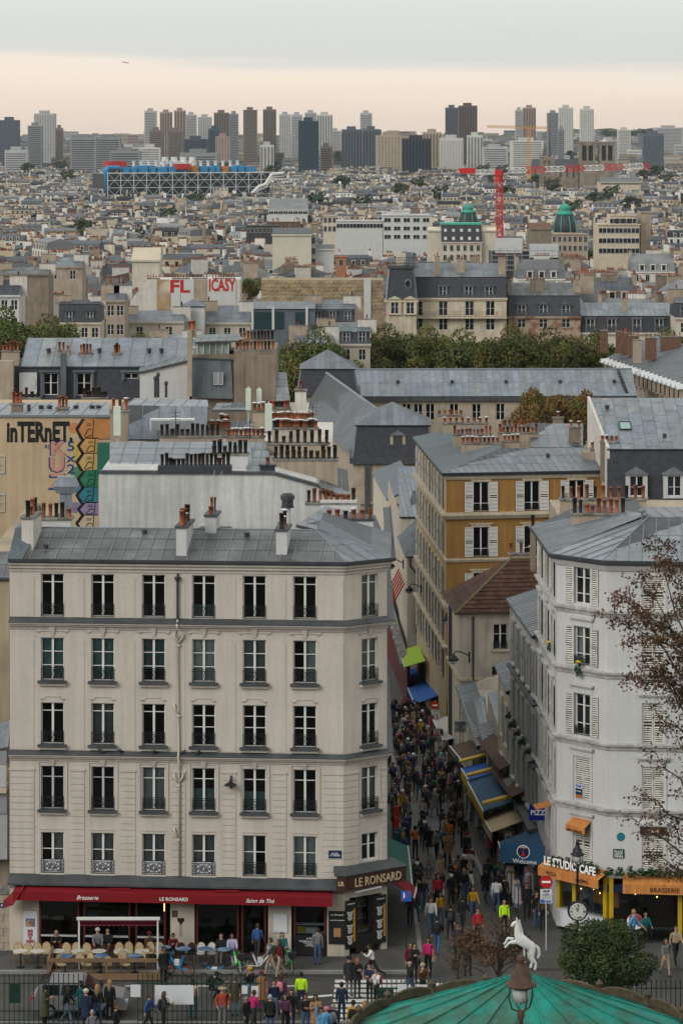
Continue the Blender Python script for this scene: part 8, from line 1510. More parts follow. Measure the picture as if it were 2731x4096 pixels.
def noentry(lab, u, v, D, base):
 p = P(u, v, D); t = thing('road_sign', lab, 'sign', Vector((p.x, D, base)), 'no-entry signs'); MB().bar((p.x, D + .05, base), (p.x, D + .05, p.z + .35), .03, n=6).wbuild('post', 'grey frame', t); MB().lathe([(.30, 0), (.30, .03), (.29, .03)], p, 24, ax='y').wbuild('disc', 'sign red', t); MB().box(-.2, .2, -.05, -.035, -.045, .045).build('bar', 'white letter', t, T(p))
 MB().box(-.27, .27, 0, .02, -.78, -.34).build('plate', 'white board', t, T(p)); MB().box(-.27, .27, 0, .02, -1.0, -.8).build('plate', 'white board', t, T(p)); MB().box(-.25, -.08, -.01, 0, -.98, -.82).build('pictogram', 'sign blue', t, T(p)); lettering('sauf', .3, 'black letter', t, T(p + Vector((0, 0, -.43)))); lettering('priorite', .26, 'sign blue', t, T(p + Vector((.08, 0, -.9)))); b = MB()
 for x in (-.12, .12): b.tube([(x + .085 * math.cos(a), -.01, -.66 + .085 * math.sin(a)) for a in [q * .7 for q in range(10)]], .008, 3)
 b.tube([(-.12, -.01, -.66), (-.04, -.01, -.55), (.07, -.01, -.55), (0, -.01, -.66), (-.04, -.01, -.55)], .008, 3).bar((.12, -.01, -.66), (.06, -.01, -.52), .008); b.build('pictogram', 'black letter', t, T(p))
noentry('red no-entry road sign with cycle exception plate beside the orange café', 2183, 3527, 138.5, .1); noentry('red no-entry road sign with cycle plate by the blue stall awning', 1739, 2821, 226, zg(226))
t = thing('road_sign', 'blue square pedestrian zone end sign beside the café corner', 'sign', P(1624, 3700, 138.6)); p = P(1624, 3585, 138.6); MB().box(-.24, .24, 0, .03, -.24, .24).build('panel', 'sign blue', t, T(p)); MB().bar(p + Vector((0, .05, -.2)), Vector((p.x, p.y + .05, .1)), .03).wbuild('post', 'iron', t); MB().slab([(-.23, -.012, -.2), (-.2, -.012, -.23), (.23, -.012, .2), (.2, -.012, .23)], .004).build('slash', 'sign red', t, T(p)); MB().box(-.13, -.07, -.008, 0, -.12, .1).lathe([(.035, 0), (.035, .005)], (-.1, -.004, .14), 8, ax='y').build('pictogram', 'white letter', t, T(p))
awning('shop_awning', 'dark green and red corner awning on the street side of the café', 'awning', Vector((2.16, 152, 2.2)), Vector((2.12, 141, 2.9)), Vector((1.2, 0, 0)), .5, 'green cloth', .3, 'red cloth'); awning('shop_awning', 'short bright red side awning at the corner café sign', 'awning', Vector((2.35, 140.9, 3.3)), Vector((2.2, 139.0, 3.3)), Vector((1.15, 0, 0)), .9, 'red cloth', .3)
b = MB(); p0 = G(1570, 3090); d_ = Vector((2.1, .6, 0))
for z in (.25, 1.05): b.bar(p0 + Vector((0, 0, z)), p0 + d_ + Vector((0, 0, z)), .02)
for i in range(12): b.bar(p0 + d_ * (i / 11) + Vector((0, 0, .05 if i in (1, 10) else .25)), p0 + d_ * (i / 11) + Vector((0, 0, 1.05)), .012)
tag(b.wbuild('crowd_barrier', 'grey frame', None, origin=p0), 'grey steel crowd barrier on the cobbled street', 'barrier'); p = G(1598, 2890); tag(MB().lathe([(.2, 0), (.2, .04), (.13, .04), (.03, .65)], n=10).build('traffic_cone', 'orange paint', None, T(p)), 'orange traffic cone on the cobbled street', 'cone')
# flower pots on the shuttered house, ivy and flowers on the white building
IVY = crown_mesh('foliage', 260, 1, 1, 1, .16, 'ivy', 5, lumps=8); yel = mat('yellow petal', (.55, .35, .01), .7, .1, 5)
for i, (s_, z) in enumerate(((1.3, 5.9), (3.6, 5.9), (5.9, 5.9), (8.2, 5.9), (10.6, 5.9))): M = f1.at(s_, -.3, z); t = thing('flower_pot', 'green potted plant on the shuttered house sill, pot %d from its gutter end' % (i + 1), 'plant', M, 'potted plants on the sill'); MB().box(-.3, .3, -.12, .12, -.25, 0).build('planter', 'grey shutter', t, M); inst('foliage', IVY, t, M @ T(0, 0, .18) @ Matrix.Scale(.24 + .08 * (i % 2), 4))
M = F2.at(c2 + .05, -.3, 12.8); t = thing('window_plant', 'trailing green plant with yellow flowers on the second-row white building window', 'plant', M); inst('foliage', IVY, t, M @ Matrix.Diagonal((.26, .15, .55, 1)) @ T(0, 0, -.5)); MB().lathe([(.12, 0), (.16, .06), (.05, .12)], n=8).build('flower', yel, t, M @ T(0, -.05, .05))
M = F1.at(F1.L - .6, -.3, 13.2); t = thing('window_plant', 'small yellow flowering plant on the street-side window of the white building', 'plant', M); inst('foliage', IVY, t, M @ Matrix.Diagonal((.15, .15, .3, 1))); MB().lathe([(.1, 0), (.14, .05), (.05, .1)], n=8).build('flower', yel, t, M @ T(0, -.05, .25))
# ---- restaurants at the foot of the white building
RC = thing('cafe_shopfront', 'yellow and glass café front with lit counters under orange awnings', 'shopfront', Vector((13, 140.5, .1))); bulb = mat('lit bulb', (1, .8, .4), .5, 0, emit=((1, .6, .2), 6))
for fc, xs in ((F2, (.06, 1.05, 2.95)), (F3, (.1, 3.3, 6.4))):
 for x in xs: MB().box(x, x + .2, -.12, .12, .1, 2.9).build('post', 'yellow paint', RC, fc.M)
 MB().box(0, fc.L, -.08, .1, 2.25, 2.6).build('fascia', 'enamel blue', RC, fc.M); MB().box(0, fc.L, .03, .05, .9 if fc is F2 else .1, 2.25).build('pane', 'glass', RC, fc.M); MB().box(0, fc.L, 2.5, 2.6, 0, 2.9).box(0, fc.L, .0, 2.5, 2.86, 2.9).build('interior', mat('warm interior', (.05, .03, .02), .9, .4, 1), RC, fc.M)
 for i in range(8): MB().lathe([(.02, 0), (.035, .03), (.02, .06)], fc.pt(.3 + i * fc.L / 8, .5, 2.15 - .12 * (i % 3)), 6).wbuild('bulb', bulb, RC)
MB().box(.2, F2.L, -.3, .3, .2, 1.0).build('counter', 'white board', RC, F2.M); lettering('crepsand', 2.4, 'gold letter', RC, F2.at(F2.L / 2, -.08, 2.42)); lettering('croissant', 1.4, 'gold letter', RC, F3.at(1.6, -.08, 2.42)); lettering('pizglace', 1.4, 'gold letter', RC, F3.at(4.9, -.08, 2.42)); MB().box(1.2, 2.8, 1.2, 1.25, 1.2, 2.1).build('menu_panel', 'orange wood', RC, F2.M)
MB().lathe([(.38, 0), (.38, .03)], F3.pt(1.3, -.1, .9), 20, ax='y').wbuild('round_sign', 'white letter', RC); MB().add([(math.cos(a) * .36, -.16, math.sin(a) * .36) for a in [q * math.pi / 8 for q in range(9)]], [tuple(range(8, -1, -1))]).build('round_sign_top', 'sign red', RC, F3.at(1.3, 0, .92)); lettering('pepsi', .6, 'enamel blue', RC, F3.at(1.3, -.15, .82))
def slat_awn(lab, fc, a, c, z, outd, txts, h=.42):
 M = fc.M; t = thing('orange_awning', lab, 'awning', fc.pt((a + c) / 2, 0, z)); n = max(6, int((c - a) / .12)); w_ = (c - a) / n; sl = cached(('osl', round(w_, 3), outd), lambda: MB().slab([(0.003, 0, .0), (0.003, -outd, -.28), (w_ - .003, -outd, -.28), (w_ - .003, 0, 0)], .03).mesh('slat', 'orange wood')); sv = cached(('osv', round(w_, 3), h), lambda: MB().box(.003, w_ - .003, -.02, .02, -h, 0).mesh('slat', 'orange wood'))
 for i in range(n): inst('slat', sl, t, M @ T(a + i * w_, 0, z)); inst('slat', sv, t, M @ T(a + i * w_, -outd, z - .29))
 for k, s_, w__ in txts: lettering(k, w__, 'black letter', t, M @ T(s_, -outd - .02, z - .5))
 return t
OA = slat_awn('orange slatted awning reading PIZZA and CRÊPES under the café letters', F2, -.5, F2.L + .15, 3.25, .8, (('pizza', .35, .62), ('crepes', 2.25, .72))); slat_awn('long orange slatted awning reading BRASSERIE', F3, .75, 7.5, 3.1, .8, (('brasserie', 2.7, 1.35),)); lettering('studio', 3.2, 'white letter', OA, F2.at(F2.L / 2 - .1, -.75, 3.3), .42); slat_awn('small orange slatted awning reading RESTAURANT over a shuttered window', F2, c2 - .58, c2 + .6, 5.45, .55, (('restaurant', c2, .95),), .28)
a = fpt(2195, 3230); tag(MB().slab([a + Vector((.2, 0, .4)), a + Vector((-.8, .2, .1)), a + Vector((-.7, -.8, .1)), a + Vector((.3, -.9, .4))], .05).wbuild('orange_flap', 'orange wood', None, origin=a), 'small tilted orange flap beside the PIZZA sign', 'awning')
o = MB().box(-.62, .62, -.1, -.06, 0, .36).build('cafe_sign', 'brown sign', K, F3.at(c3[0], 0, 5.0)); lettering('cafe', .55, 'gold letter', o, F3.at(c3[0], -.1, 5.18)); o = MB().box(-.26, .26, -.05, 0, 0, .42).build('street_sign', 'enamel green', K, F3.at(.55, 0, 3.85)); lettering('place_saint', .4, 'white letter', o, F3.at(.55, -.05, 4.05), .32); MB().lathe([(.2, 0), (.2, .03)], F3.pt(.65, 0, 4.85), 16, ax='y').wbuild('round_plaque', mat('plaque teal', (.02, .16, .2), .5, 0), K)
o = MB().box(-.2, .2, .0, .03, .1, .75).build('sale_notice', 'white board', K, F2.at(c2 - .22, 0, 6.3)); MB().box(-.2, .2, -.01, 0, .1, .22).build('notice_band', 'orange paint', o, F2.at(c2 - .22, 0, 6.3)); MB().box(-.2, .2, -.01, 0, .23, .52).build('notice_band', 'enamel blue', o, F2.at(c2 - .22, 0, 6.3)); lettering('pap', .32, 'sign blue', o, F2.at(c2 - .22, 0, 6.94)); lettering('avendre', .3, 'white letter', o, F2.at(c2 - .22, -.02, 6.7))
for fc, n in ((F2, 7), (F3, 18)):
 for i in range(n): M = fc.at(.2 + i * fc.L / n, -.45, 3.28); tag(inst('ivy', IVY, None, M @ RZ(i) @ Matrix.Diagonal((.42, .3, .22 + .06 * (i % 3), 1))), 'clump of trailing ivy along the top of the café awnings', 'ivy', 'ivy clumps above the café')
# ---- café terrace
def chair_proto(lab, sm, grp):
 t = thing('cafe_chair', lab, 'chair', T(0, 0, 0), grp); MB().lathe([(.2, .42), (.22, .44), (.22, .47), (.19, .48)], n=10).build('seat', sm, t); n = 8; arc = [(.2 * math.cos(math.pi * i / n), .2, .62 + .28 * math.sin(math.pi * i / n)) for i in range(n + 1)]
 MB().frustum([(.19, .18, .47)] + [(x * .95, .18, z) for x, y, z in arc] + [(-.19, .18, .47)], [(.19, .21, .47)] + [(x * .95, .21, z) for x, y, z in arc] + [(-.19, .21, .47)]).build('backrest', sm, t); MB().tube([(.2, .2, .45)] + arc + [(-.2, .2, .45)], .018, 5).build('back_frame', 'cane frame', t)
 for x in (-.16, .16):
  for y in (-.15, .18): MB().bar((x, y, 0), (x, y, .44), .016).build('leg', 'cane frame', t)
 return t
mat('white weave', (.5, .5, .5), .8, .2, 9); mat('black weave', (.02, .02, .022), .8, .2, 9)
def table_proto(lab, top, grp):
 t = thing('cafe_table', lab, 'table', T(0, 0, 0), grp); MB().lathe([(.33, .72), (.34, .74), (.34, .755), (.32, .76)], n=18).build('table_top', top, t); MB().lathe([(.2, 0), (.2, .02), (.03, .05), (.025, .72)], n=8).build('pedestal', 'iron', t); return t
CP = {k: [chair_proto(l, m_, g_), False] for k, l, m_, g_ in (('r', 'cream rattan café chair along the dark café glass', 'rattan', 'rattan chairs of the terrace'), ('w', 'white woven café chair beside the café door', 'white weave', 'white chairs by the door'), ('b', 'black woven café chair beside the café door', 'black weave', 'black chairs by the door'))}
TP = {k: [table_proto(l, m_, g_), False] for k, l, m_, g_ in (('m', 'small round pale marble café table', 'marble top', 'marble café tables'), ('u', 'small round blue mottled café table', 'blue table', 'blue café tables'))}
def put(pr, x, y, z=.12, a=0):
 M = T(x, y, z) @ RZ(a)
 if not pr[1]: pr[1] = True; pr[0].matrix_basis = M; WM[pr[0]] = M
 else: dup(pr[0], M)
for u in (78, 117, 156, 192, 270, 310, 352, 480, 518, 560, 602): put(CP['r'], XU(u, 137), 136.4 + rng.uniform(-.1, .1), .12, rng.uniform(-.15, .15))
for k, u in (('b', 727), ('b', 768), ('w', 808), ('w', 850), ('w', 1085), ('r', 640)): put(CP[k], XU(u, 137), 136.4, .12, rng.uniform(-.15, .15))
for u in (84, 154, 232, 316, 397, 485, 570): put(TP['m'], XU(u, 135.8), 135.7)
for u, d in ((735, 136.1), (822, 136.1), (897, 136), (656, 136.3)): put(TP['u'], XU(u, d), d)
for i, u in enumerate((250, 318, 352, 372, 432, 492, 505, 590)): put(CP['r'], XU(u, 134.9), 134.6 + .6 * (i % 2), .1, rng.uniform(0, 6))
for u in (262, 405, 540): put(TP['u'], XU(u, 135), 135.0, .1)
EN = thing('terrace_enclosure', 'knee-high wooden frame enclosing the café terrace on the roadside', 'enclosure', Vector((-10.4, 135, 0))); x0, x1, y0, y1 = XU(190, 134), XU(655, 134), 133.9, 136.0
for z0, z1 in ((.85, 1.0), (.05, .32)):
 for a in ((x0, x1, y0, y0 + .1), (x0, x0 + .1, y0 + .1, y1), (x1 - .1, x1, y0 + .1, y1)): MB().box(*a, z0, z1).wbuild('plank', 'wood', EN)
for x, y in ((x0, y0), (x1 - .1, y0), ((x0 + x1) / 2, y0), (x0, y1), (x1 - .1, y1)): MB().box(x + .01, x + .09, y + .01, y + .09, 0, .85).wbuild('post', 'wood', EN)
MB().box(x0 + .1, x1 - .1, y0 + .1, y1, .02, .1).wbuild('deck', 'wood', EN)
PG = thing('terrace_canopy', 'small white canopy frame with dark red scalloped valance over the terrace', 'canopy', Vector((-9.8, 135.5, .1))); xa, xb = XU(318, 135.5), XU(632, 135.5); MB().box(xa - .1, xb + .1, 135.3, 135.5, 2.36, 2.46).wbuild('beam', 'white frame', PG); MB().box(xa, xb, 135.42, 135.44, 2.15, 2.36).wbuild('valance', 'dark red cloth', PG)
for i in range(17): MB().lathe([(.10, -.01), (.10, .01)], (xa + .1 + i * (xb - xa - .2) / 16, 135.43, 2.15), 10, ax='y').wbuild('scallop', 'dark red cloth', PG)
for x in (xa, xb): MB().bar((x, 135.4, .1), (x, 135.4, 2.36), .05).wbuild('post', 'white frame', PG)
# railings of the square
pk = MB().bar((0, 0, .05), (0, 0, 1.62), .024).lathe([(.02, 1.62), (.028, 1.66), (.003, 1.72)], n=6).mesh('picket', 'dark green')
def fence(lab, xa, xb, D, h=1.0):
 t = thing('railing_fence', lab, 'fence', Vector(((xa + xb) / 2, D, .1)), 'green railings of the square'); n = int((xb - xa) / .2)
 for z in (.25, .55, 1.45): MB().box(xa, xb, D - .02, D + .02, z * h, z * h + .04).wbuild('rail', 'dark green', t)
 for i in range(n + 1): inst('picket', pk, t, T(xa + (xb - xa) * i / n, D, .1) @ Matrix.Diagonal((1, 1, h, 1)))
 return t
f_ = fence('dark green spiked railing before the wooden terrace', -15.5, -10.9, 126.9, 1.3); MB().box(-14.0, -13.55, 126.8, 126.86, 1.1, 1.9).wbuild('notice_box', 'dark green', f_); f_ = fence('dark green spiked railing with white boards before the café', -8.6, -3.4, 126.9, 1.3)
for u0, u1, v0, v1 in ((620, 775, 3942, 4018), (523, 563, 3940, 3988), (967, 990, 3945, 3975), (1005, 1034, 3945, 3988)): MB().box(XU(u0, 126.8), XU(u1, 126.8), 126.80, 126.85, ZV(v1, 126.8), ZV(v0, 126.8)).wbuild('white_panel', 'white board', f_)
f_ = fence('dark green curved-end railing beside the carousel', 1.3, 5.4, 127.2, 1.1)
for u0, u1, v0, v1 in ((1590, 1626, 3938, 3985), (1672, 1708, 3940, 4000)): MB().box(XU(u0, 127.1), XU(u1, 127.1), 127.1, 127.15, ZV(v1, 127.1), ZV(v0, 127.1)).wbuild('white_panel', 'white board', f_)
MB().box(1.55, 2.2, 127.0, 127.16, .3, 1.6).wbuild('notice_box', 'dark green', f_); fence('dark green railing beside the round bush', 6.2, 9.0, 127.2, 1.1); fence('dark green railing past the round bush', 12.5, 16, 127.2, 1.1)
# ---- parked car
M = T(XU(325, 129), 129.1, .02); CA = thing('parked_car', 'parked silver estate car behind the green railing', 'car', M); prof = [(-2.0, .35), (-2.05, .75), (-1.9, .95), (-1.75, 1.38), (-1.3, 1.5), (.1, 1.5), (.85, 1.0), (1.85, .85), (2.05, .6), (2.0, .35)]
MB().frustum([(x, -.82, z) for x, z in prof], [(x, .82, z) for x, z in prof]).build('body', 'silver paint', CA, M)
for a, c in ((-1.6, -.85), (-.78, .0), (.05, .55)): k = .42 if c > .3 else 0; MB().frustum([(a, -.835, .98), (c + k * .4, -.835, .98), (c - k * .55, -.835, 1.42), (a + .05, -.835, 1.42)], [(a, -.82, .98), (c + k * .4, -.82, .98), (c - k * .55, -.82, 1.42), (a + .05, -.82, 1.42)]).build('side_window', 'car glass', CA, M)
MB().slab([(.2, -.7, 1.46), (.9, -.7, 1.02), (.9, .7, 1.02), (.2, .7, 1.46)], .02).build('windscreen', 'car glass', CA, M @ T(.03, 0, .03)); MB().slab([(-1.32, -.7, 1.48), (-1.74, -.7, 1.38), (-1.74, .7, 1.38), (-1.32, .7, 1.48)], .02).build('rear_window', 'car glass', CA, M @ T(0, 0, .03)); MB().box(-2.07, -2.0, -.8, -.55, .7, .9).build('tail_light', 'sign red', CA, M); MB().box(1.95, 2.06, -.78, -.5, .62, .75).build('headlight', 'lamp glass', CA, M); MB().box(.1, .25, -.98, -.82, .95, 1.08).build('wing_mirror', 'gutter', CA, M); MB().box(-.6, .9, -.84, -.82, .6, .63).build('side_trim', 'gutter', CA, M)
for x in (-1.3, 1.3):
 for y in (-.78, .78): o = MB().lathe([(.3, -.1), (.31, 0), (.3, .1)], (x, y, .3), 16, ax='y').build('wheel', 'tyre', CA, M); MB().lathe([(.19, 0), (.19, .12), (.05, .13)], (x, y, .3), 12, ax='y').build('rim', 'silver paint', o, M)
# ---- hire bicycles
def bike(lab, u, v, a, fm, wm, tilt=0):
 p = G(u, v); M = T(p + Vector((0, 0, .03))) @ RZ(a) @ Matrix.Rotation(tilt, 4, 'X'); t = thing('hire_bicycle', lab, 'bicycle', M, 'hire bicycles at the kerb')
 for x in (-.52, .52): w_ = MB().tube([(x + .33 * math.cos(q), 0, .35 + .33 * math.sin(q)) for q in [k * math.pi / 8 for k in range(17)]], .024, 5).build('wheel', 'tyre', t, M); [MB().bar((x - .3 * math.cos(q), 0, .35 - .3 * math.sin(q)), (x + .3 * math.cos(q), 0, .35 + .3 * math.sin(q)), .008).build('spoke', wm, w_, M) for q in (.3, 1.35, 2.4)]
 MB().tube([(.52, 0, .35), (.40, 0, .85), (.36, 0, 1.02)], .03, 6).tube([(.42, 0, .75), (.1, 0, .38), (-.05, 0, .32), (-.2, 0, .7), (-.26, 0, .88)], .045, 6).tube([(-.05, 0, .32), (-.52, 0, .35)], .025, 5).build('frame', fm, t, M); MB().box(-.05, .2, -.06, .06, .45, .72).build('battery', 'white board', t, M); MB().tube([(.3, -.3, 1.05), (.38, -.1, 1.03), (.38, .1, 1.03), (.3, .3, 1.05)], .018, 5).build('handlebar', 'gutter', t, M); MB().lathe([(.03, 0), (.11, .02), (.09, .07)], (-.28, 0, .88), 8).build('saddle', 'gutter', t, M); MB().box(-.75, -.3, -.04, .04, .62, .72).build('mudguard', 'gutter', t, M); MB().frustum([(.42, -.14, .72), (.66, -.14, .72), (.66, .14, .72), (.42, .14, .72)], [(.40, -.18, .96), (.72, -.18, .96), (.72, .18, .96), (.40, .18, .96)]).build('basket', 'gutter', t, M)
for a in (('blue hire bicycle with red wheels standing by the wooden terrace', 715, 3905, 2.6, 'blue bike', 'red bike'), ('blue hire bicycle with red wheels lying on the road', 855, 3900, 3.0, 'blue bike', 'red bike', 1.45), ('lime and white hire bicycle facing the road below the café door', 945, 3890, -1.2, 'lime bike', 'white frame'), ('white hire bicycle behind the hiker', 1035, 3895, .1, 'white frame', 'white frame'), ('lime and white hire bicycle beside the red-jacketed hiker', 1155, 3885, -1.3, 'lime bike', 'white frame')): bike(*a)
# ---- carousel roof with rearing horse
cx, cy, zr_, za, Rr = XU(2095, 110), 110.0, 4.68, 7.12, 6.35; CS = thing('carousel', 'green painted carousel with conical ribbed roof and carved wooden rim', 'carousel', Vector((cx, cy, .1))); N_ = 18
for i in range(N_):
 a, c = 2 * math.pi * i / N_, 2 * math.pi * (i + 1) / N_; m_ = (a + c) / 2; pa, pc, pm = [(cx + Rr * math.cos(q) * k, cy + Rr * math.sin(q) * k, zr_) for q, k in ((a, 1), (c, 1), (m_, .985))]; ap_ = (cx, cy, za); mid = tuple((pm[j] * .5 + ap_[j] * .5 - (.06 if j == 2 else 0)) for j in range(3))
 MB().add([pa, pc, ap_, mid], [(0, 1, 3), (1, 2, 3), (2, 0, 3)]).wbuild('roof_panel', 'carousel green', CS); MB().bar((pa[0], pa[1], zr_ + .03), (cx, cy, za + .02), .045).wbuild('rib', 'carousel green', CS)
 w_ = Rr * 2 * math.pi / N_; Mx = T(cx + Rr * math.cos(m_), cy + Rr * math.sin(m_), zr_ - .35) @ RZ(m_ + math.pi / 2); n = 8; top = [(-w_ / 2 + w_ * j / n, 0, .5 + .26 * math.sin(math.pi * j / n) ** .7) for j in range(n + 1)]
 MB().frustum([(-w_ / 2, -.06, 0)] + [(x, -.06, z) for x, _, z in top][0:] + [(w_ / 2, -.06, 0)], [(-w_ / 2, .06, 0)] + [(x, .06, z) for x, _, z in top] + [(w_ / 2, .06, 0)]).tube([(x, 0, z) for x, _, z in top], .07, 6).tube([(x * .9, .08, z * .55 + .1) for x, _, z in top], .03, 4).build('rim_board', 'carved wood', CS, Mx); MB().lathe([(.1, 0), (.16, .3), (.1, .55), (.16, .7), (.03, .85)], n=8).build('finial', 'carved wood', CS, Mx @ T(w_ / 2, 0, .1))
MB().lathe([(1.6, 0), (1.6, 3.9)], (cx, cy, .1), 16).lathe([(6.0, 0), (6.0, .35)], (cx, cy, .1), 24).wbuild('drum', 'carved wood', CS); HM = T(cx + .33, cy + .05, za + .05); HS = thing('horse_statue', 'white rearing carousel horse on a pole at the carousel roof peak', 'statue', HM); inst('body', HORSE, HS, HM); MB().bar((-.32, 0, -.15), (-.32, 0, 1.0), .035, n=8).build('pole', 'statue white', HS, HM)
b = MB()
for i in range(9): z = 1.3 + i * .065; b.tube([(-.45 - .012 * i, 0, z), (-.38 - .015 * i, 0, z + .02), (-.33 - .02 * i, .02, z - .06)], .03, 5)
b.build('mane', 'statue white', HS, HM); [MB().frustum([(-.62, y - .02, 1.84), (-.56, y - .02, 1.84), (-.56, y + .02, 1.84), (-.62, y + .02, 1.84)], [(-.61, y - .004, 1.95), (-.59, y - .004, 1.95), (-.59, y + .004, 1.95), (-.61, y + .004, 1.95)]).build('ear', 'statue white', HS, HM) for y in (-.05, .05)]
# ---- lamps of the square
def lantern(lab, u, D, vtop, ztop_scale, clock=False, glassy='lamp glass', m_='rust iron'):
 x = XU(u, D); zt = ZV(vtop, D); z0 = zg(D); s = ztop_scale; M = T(x, D, zt); t = thing('street_lantern', lab, 'lamp', T(x, D, z0)); S = Matrix.Scale(s, 4)
 MB().lathe([(.06, 0), (.09, -.02), (.10, -.12), (.07, -.14), (.12, -.2), (.12, -.30), (.24, -.42), (.26, -.62), (.36, -.64), (.36, -.68), (.28, -.72)], n=14).build('cap', m_, t, M @ S, True); MB().lathe([(.2, -.72), (.2, -.9), (.15, -1.05), (.04, -1.1)], n=14).build('glass_bowl', glassy, t, M @ S, True)
 for k in range(4): a = k * math.pi / 2 + .4; MB().tube([(.28 * math.cos(a), .28 * math.sin(a), -.7), (.30 * math.cos(a), .30 * math.sin(a), -.95), (.22 * math.cos(a), .22 * math.sin(a), -1.2), (.03, 0, -1.3)], .022, 5).build('strut', m_, t, M @ S)
 zb = zt - 1.25 * s; MB().lathe([(.05, 0), (.09, -.1), (.05, -.2), (.06, -(zb - z0) * .5), (.10, -(zb - z0) * .8), (.16, -(zb - z0))], (x, D, zb), 10).wbuild('post', m_, t, True)
 if clock:
  zc = ZV(3640, D); o = MB().lathe([(.42, -.1), (.45, 0), (.42, .1)], (x, D - .12, zc), 24, ax='y').wbuild('clock', m_, t); MB().lathe([(.36, .1), (.36, .115), (.001, .116)], (x, D - .12, zc), 24, ax='y').wbuild('dial', 'clock face', o)
  for k, a in (('xii', 0), ('iii', math.pi / 2), ('vi', math.pi), ('ix', -math.pi / 2)): lettering(k, .09, 'black letter', o, T(x + .28 * math.sin(a), D - .24, zc + .28 * math.cos(a)))
  b = MB(); [b.bar((x + .25 * math.sin(q * math.pi / 6), D - .245, zc + .25 * math.cos(q * math.pi / 6)), (x + .31 * math.sin(q * math.pi / 6), D - .245, zc + .31 * math.cos(q * math.pi / 6)), .012) for q in range(12) if q % 3]; b.bar((x, D - .255, zc), (x - .09, D - .255, zc + .17), .018).bar((x, D - .255, zc), (x + .02, D - .255, zc + .27), .012); b.wbuild('hands', 'black letter', o)
lantern('rusty Paris street lantern with glass bowl in front of the green carousel roof', 2082, 65, 3822, .95); lantern('black lamp post with round clock beside the orange café', 2308, 130, 3365, .85, True, 'lamp glass', 'iron')
# ---- shrubs and the bare-limbed tree
tree('round_bush', 'large round dark green bush behind the carousel', (XU(2425, 123), 123.4, .1), crown_mesh('crown', 15000, 2.35, 1.9, 1.85, .066, 'bush leaf', 7, lumps=26), trunk_mesh(3.4, .09, 1.3, 5), 3.6, cat='bush'); tree('round_bush', 'small dark evergreen at the carousel rim', (XU(2640, 118), 118, .1), crown_mesh('crown', 2500, 1.0, 1, .9, .05, 'bush leaf', 9), trunk_mesh(1, .05, .5, 6), 1.2, cat='bush')
tree('brown_shrub', 'sparse brown-leaved shrub behind the white horse', (XU(1990, 125), 125, .1), crown_mesh('crown', 3200, 1.9, 1.2, 1.35, .06, 'brown leaf', 12, lumps=34, hollow=.2, spread=.26), trunk_mesh(4.4, .07, 1.6, 9, 9), 3.95, cat='shrub'); tree('brown_shrub', 'thin twiggy brown shrub reaching over the crossing', (XU(1830, 126), 126, .1), crown_mesh('crown', 700, 1.0, .9, 1.3, .055, 'brown leaf', 13, lumps=22, hollow=.2, spread=.22), trunk_mesh(4.0, .05, 1.2, 3, 7), 3.3, cat='shrub')
RT = thing('autumn_tree', 'bare-limbed autumn tree with brown leaves before the white building', 'tree', Vector((15.2, 118, 0))); b = MB(); root = Vector((15.2, 118, 2)); b.tube([(15.2, 118, 0), (15.2, 118, 6), (15.0, 118, 12), (14.8, 118.2, 19)], [.3, .25, .2, .05], 8); LV = []; q = random.Random(8)
for v0, ends in ((3000, ((2520, 2385), (2580, 2300), (2620, 2190))), (2750, ((2460, 2485), (2560, 2450), (2530, 2420))), (2900, ((2610, 2690), (2540, 2700))), (3100, ((2620, 2850), (2560, 2560))), (3400, ((2620, 3010), (2570, 3195), (2690, 2920))), (3600, ((2540, 3300), (2600, 3420), (2650, 3260), (2660, 3480))), (2600, ((2700, 2200), (2660, 2260), (2720, 2400)))):
 for u, v in ends:
  s_ = Vector((15.0, 118, ZV(v0, 118))); e_ = P(u, v, 118 + q.uniform(-2, 2)); pts = [s_]
  for k in range(1, 7): m_ = s_.lerp(e_, k / 6) + Vector((q.uniform(-.15, .15), q.uniform(-.3, .3), q.uniform(-.15, .15) + .25 * math.sin(k / 6 * math.pi))); pts.append(m_)
  b.tube(pts, [.075 - .011 * k for k in range(7)], 5)
  for k in range(2, 7):
   for _ in range(4):
    d_ = Vector((q.uniform(-1, .4), q.uniform(-.8, .8), q.uniform(-.5, .6))) * .75; tp_ = pts[k] + d_; b.tube([pts[k], pts[k] + d_ * .5 + Vector((0, 0, .06)), tp_], [.018, .012, .006], 4); LV += [tp_.lerp(pts[k], q.random() * .6) + Vector((q.gauss(0, .14), q.gauss(0, .14), q.gauss(0, .14))) for _ in range(24 if v < 2800 else 9)]
b.wbuild('trunk', 'bark', RT); m = len(LV); c = MB()
for p in LV: a = Vector((q.gauss(0, 1), q.gauss(0, 1), q.gauss(0, 1))).normalized() * .075; e_ = a.cross(Vector((q.gauss(0, 1), q.gauss(0, 1), q.gauss(0, 1)))).normalized() * .045; c.add([p - a, p - e_, p + a, p + e_], [(0, 1, 2, 3)])
c.wbuild('crown', 'brown leaf', RT)
for i, u in enumerate((408, 485, 618, 735, 795)): M = FA.at(FA.su(u), -.2, 9.3) @ RZ(i); tag(inst('pigeon', PIGEON, None, M @ Matrix.Scale(1.15, 4)), 'dark pigeon perched on the middle ledge of the beige corner building', 'pigeon', 'pigeons on the ledge')
